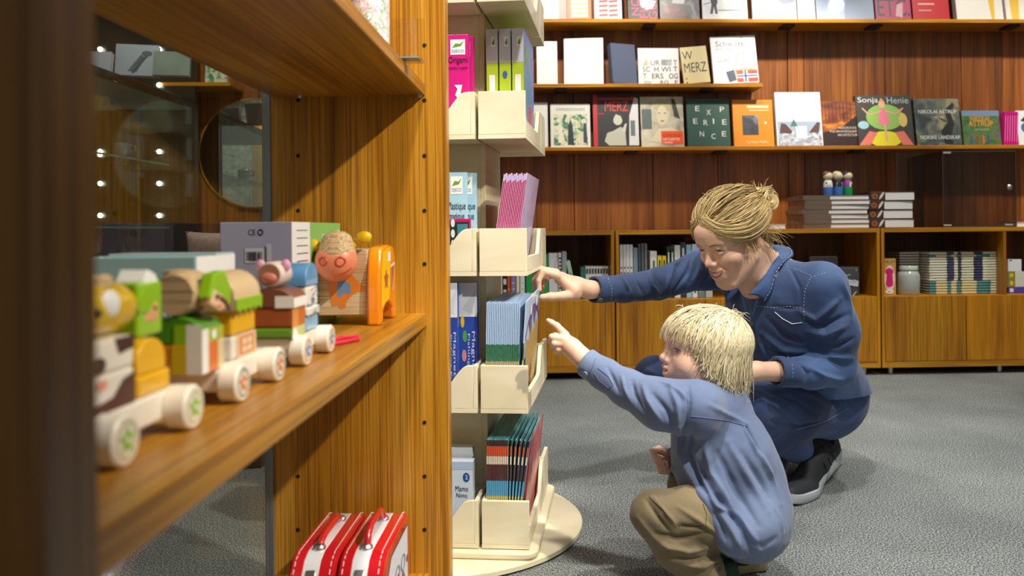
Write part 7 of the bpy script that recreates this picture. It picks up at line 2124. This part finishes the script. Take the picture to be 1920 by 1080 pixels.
button(cs, 1098, 701, 'button', col('#8fa2c6', 0.4, coat=.4), ch, 0.0052)
def cring(a, rr, up):
    return cNB + Vector((0.004, 0, -.004)) + Vector((math.cos(a) * rr, math.sin(a) * rr * 1.02, up + .10 * rr * math.cos(a) * -1.5))
collar('collar', cring, rad(-200), rad(120), .047, .062, .030, -.002, attrmat('cotton_collar', 0.85, mottle=0.08, scale=500, bump=0.2, tint='#5c6e94'), ch, tip=.5)

# ---- trousers
sd = SDF((0.10, 0.50, 0.0030), (1.40, 1.78, 0.0030), (0.0, 0.30, 0.0030))
sd.ell(P(1402, 985, 1.565), (.070, .085, .066), None, .02)
sd.chain([P(1388, 985, 1.520), P(1300, 965, 1.497), P(1226, 962, 1.482)], [.055, .050, .042], .02)
sd.chain([P(1226, 964, 1.482), P(1275, 1025, 1.492), P(1322, 1072, 1.500)], [.042, .046, .040], .012)
sd.chain([P(1402, 980, 1.625), P(1285, 908, 1.682)], [.056, .036], .02)
sd.chain([P(1285, 910, 1.682), P(1390, 1008, 1.645)], [.036, .033], .012)
ct = Surf(sd, 2)
for pts, r, a in (([(1222, 930), (1250, 965), (1268, 985)], .006, .004), ([(1212, 938), (1238, 975), (1258, 1000)], .006, -.004), ([(1195, 970), (1230, 1010), (1270, 1035)], .007, .0035), ([(1230, 1000), (1270, 1010), (1320, 1000)], .007, -.004),
                  ([(1240, 1020), (1290, 1035), (1335, 1025)], .007, .0045), ([(1260, 1045), (1300, 1050), (1340, 1040)], .006, -.004), ([(1270, 950), (1310, 975), (1350, 1005)], .007, .003), ([(1270, 985), (1320, 990), (1345, 1005)], .005, -.003), ([(1285, 1060), (1320, 1062), (1345, 1050)], .006, .004)):
    ct.fold(pts, r * .65, a * 1.7)
ct.apply().crumple(.0012, 90, 9)
ct.build('trousers', CORD_, ch, cloth_tones(ct.V, '#70644a', '#84775a', '#584d38', 7, 9))
TH3 = col('#5a4d38', 0.8)
stitch(ct, [(1272, 984), (1300, 987), (1325, 985)], 'pocket_seam', TH3, ch)
stitch(ct, [(1318, 945), (1325, 965), (1322, 985)], 'pocket_seam', TH3, ch)
stitch(ct, [(1218, 932), (1240, 952), (1262, 978)], 'knee_seam', TH3, ch)
button(ct, 1346, 1064, 'button', col('#7d7668', 0.4, 0.6), ch, 0.0068)
# ---- shoes
GS = attrmat('green_suede', 0.8, mottle=0.15, scale=500, bump=0.3, tint='#1f3a30')
shoe(ch, (0.432, 1.640, 0), (0.285, 1.615, 0), 0.004, 0.66, col('#a89a78', 0.6), GS, 0.034, None, None, laces=False)
shoe(ch, (0.345, 1.500, 0), (0.195, 1.485, 0), 0.004, 0.66, col('#a89a78', 0.6), GS, 0.034, None, None, laces=False)

# ---- hair
HC = hairmat('pale_blond', '#a3936a', '#dccfa6', '#f4ecd4', 0.4)
AC = np.array([tuple(v) for v in CR_])
E2C, E2R = Vector((0, -.006, .019)), (.072, .096, .069)
sd = SDF((CC.x - .12, CC.x + .13, .0032), (CC.y - .12, CC.y + .12, .0032), (CC.z - .12, CC.z + .11, .0032))
sd.ell(chd(*E2C), [q * CSC for q in E2R], AC, .01)
X, Y_, Z = sd.ax[0][:, None, None], sd.ax[1][None, :, None], sd.ax[2][None, None, :]
ly_, lz_ = loc_(1, CC, CR_, CSC), loc_(2, CC, CR_, CSC)
sd.D = np.maximum(sd.D, (.555 * ly_ - .832 * lz_ - .030) * CSC)
cap = Surf(sd, 2)
cap.build('hair_cap', HC, ch, np.tile(np.array([.35, .35, .35]), (len(cap.V), 1)))
st = Strands()
random.seed(8)
CROWN = Vector((.010, -.060, .068))
def push(p, lift):
    q = Vector(((p[k] - E2C[k]) / (E2R[k] + lift) for k in range(3)))
    n_ = q.length
    if n_ < 1: return Vector(((E2C[k] + q[k] / n_ * (E2R[k] + lift)) for k in range(3)))
    return p
def zend(y, x):
    if y > .062: return .034 - .006 * abs(x) / .05
    if y > .030: return .028 - (.062 - y) * 1.5
    if y > -.03: return -.022 - (.03 - y) * .65
    return -.058 - (-.03 - y) * .22
for k in range(2300):
    az = random.uniform(0, 2 * PI)
    d = Vector((math.cos(az), math.sin(az), 0)); nrm = Vector(((CROWN[i] - E2C[i]) / E2R[i] ** 2 for i in range(3))).normalized()
    d = (d - nrm * d.dot(nrm)).normalized()
    lift = random.uniform(.001, .011) ** 1.0
    p = push(CROWN + d * random.uniform(.0, .05), lift)
    q = Vector(((p[j] - E2C[j]) / (E2R[j] + lift) for j in range(3)))
    p = Vector(((E2C[i] + (p[i] - E2C[i]) / q.length) for i in range(3)))
    pts = [p.copy()]
    step = .0105; jit = Vector((random.gauss(0, .45), random.gauss(0, .45), 0)); stop = random.gauss(-.004, .013)
    ph = random.uniform(0, 6)
    for i in range(26):
        q = Vector(((p[j] - E2C[j]) / E2R[j] ** 2 for j in range(3))).normalized()
        g = Vector((0, 0, -1)); gt = g - q * g.dot(q)
        d = (d * .86 + gt * .16 + jit * .10 + Vector((math.sin(ph + i * .7), math.cos(ph + i * .6), 0)) * .09)
        d = d - q * min(0, d.dot(q)) * .9
        if p.z < E2C[2] - .01: d += Vector((0, 0, -.18)) + Vector((q.x, q.y, 0)) * .02
        hi_ = p.z > E2C[2] - .012
        if hi_: d = d - q * d.dot(q)
        d.normalize()
        p = push(p + d * step, lift)
        if hi_:
            q = Vector(((p[j] - E2C[j]) / (E2R[j] + lift) for j in range(3)))
            p = Vector(((E2C[j] + (p[j] - E2C[j]) / q.length) for j in range(3)))
        pts.append(p.copy())
        if p.z < zend(p.y, p.x) + stop * (.45 if p.y > .02 else 1): break
    if len(pts) < 4: continue
    # flick at the ends
    if pts[-1].y < .05:
        pts[-1] = pts[-1] + Vector((random.gauss(0, .004), random.gauss(0, .006), random.gauss(0, .004)))
    st.add([chd(*q) for q in pts], random.uniform(.0007, .0017), .0004, min(1, max(0, random.gauss(.60, .2))), n=4, flat=.55, out=CC)
# flyaway hairs on the crown
for k in range(60):
    a = random.uniform(0, 2 * PI)
    r0 = push(Vector((random.uniform(-.05, .05), random.uniform(-.08, .05), .085)), .008)
    dr = Vector((random.uniform(-.7, .7), random.uniform(-1, 1), random.uniform(.1, .5))).normalized(); ln = random.uniform(.015, .045)
    pts = [chd(*(r0 + dr * ln * t + Vector((0, 0, -.5)) * ln * t * t)) for t in np.linspace(0, 1, 7)]
    st.add(pts, random.uniform(.0003, .0007), .0002, random.uniform(.6, 1), n=3)
st.build('hair', HC, ch)

# parts were shaped in room coordinates: hang them on their person without moving them
for root in (wm, ch):
    for c_ in root.children:
        c_.matrix_parent_inverse = Matrix.Translation(-Vector(root.location))
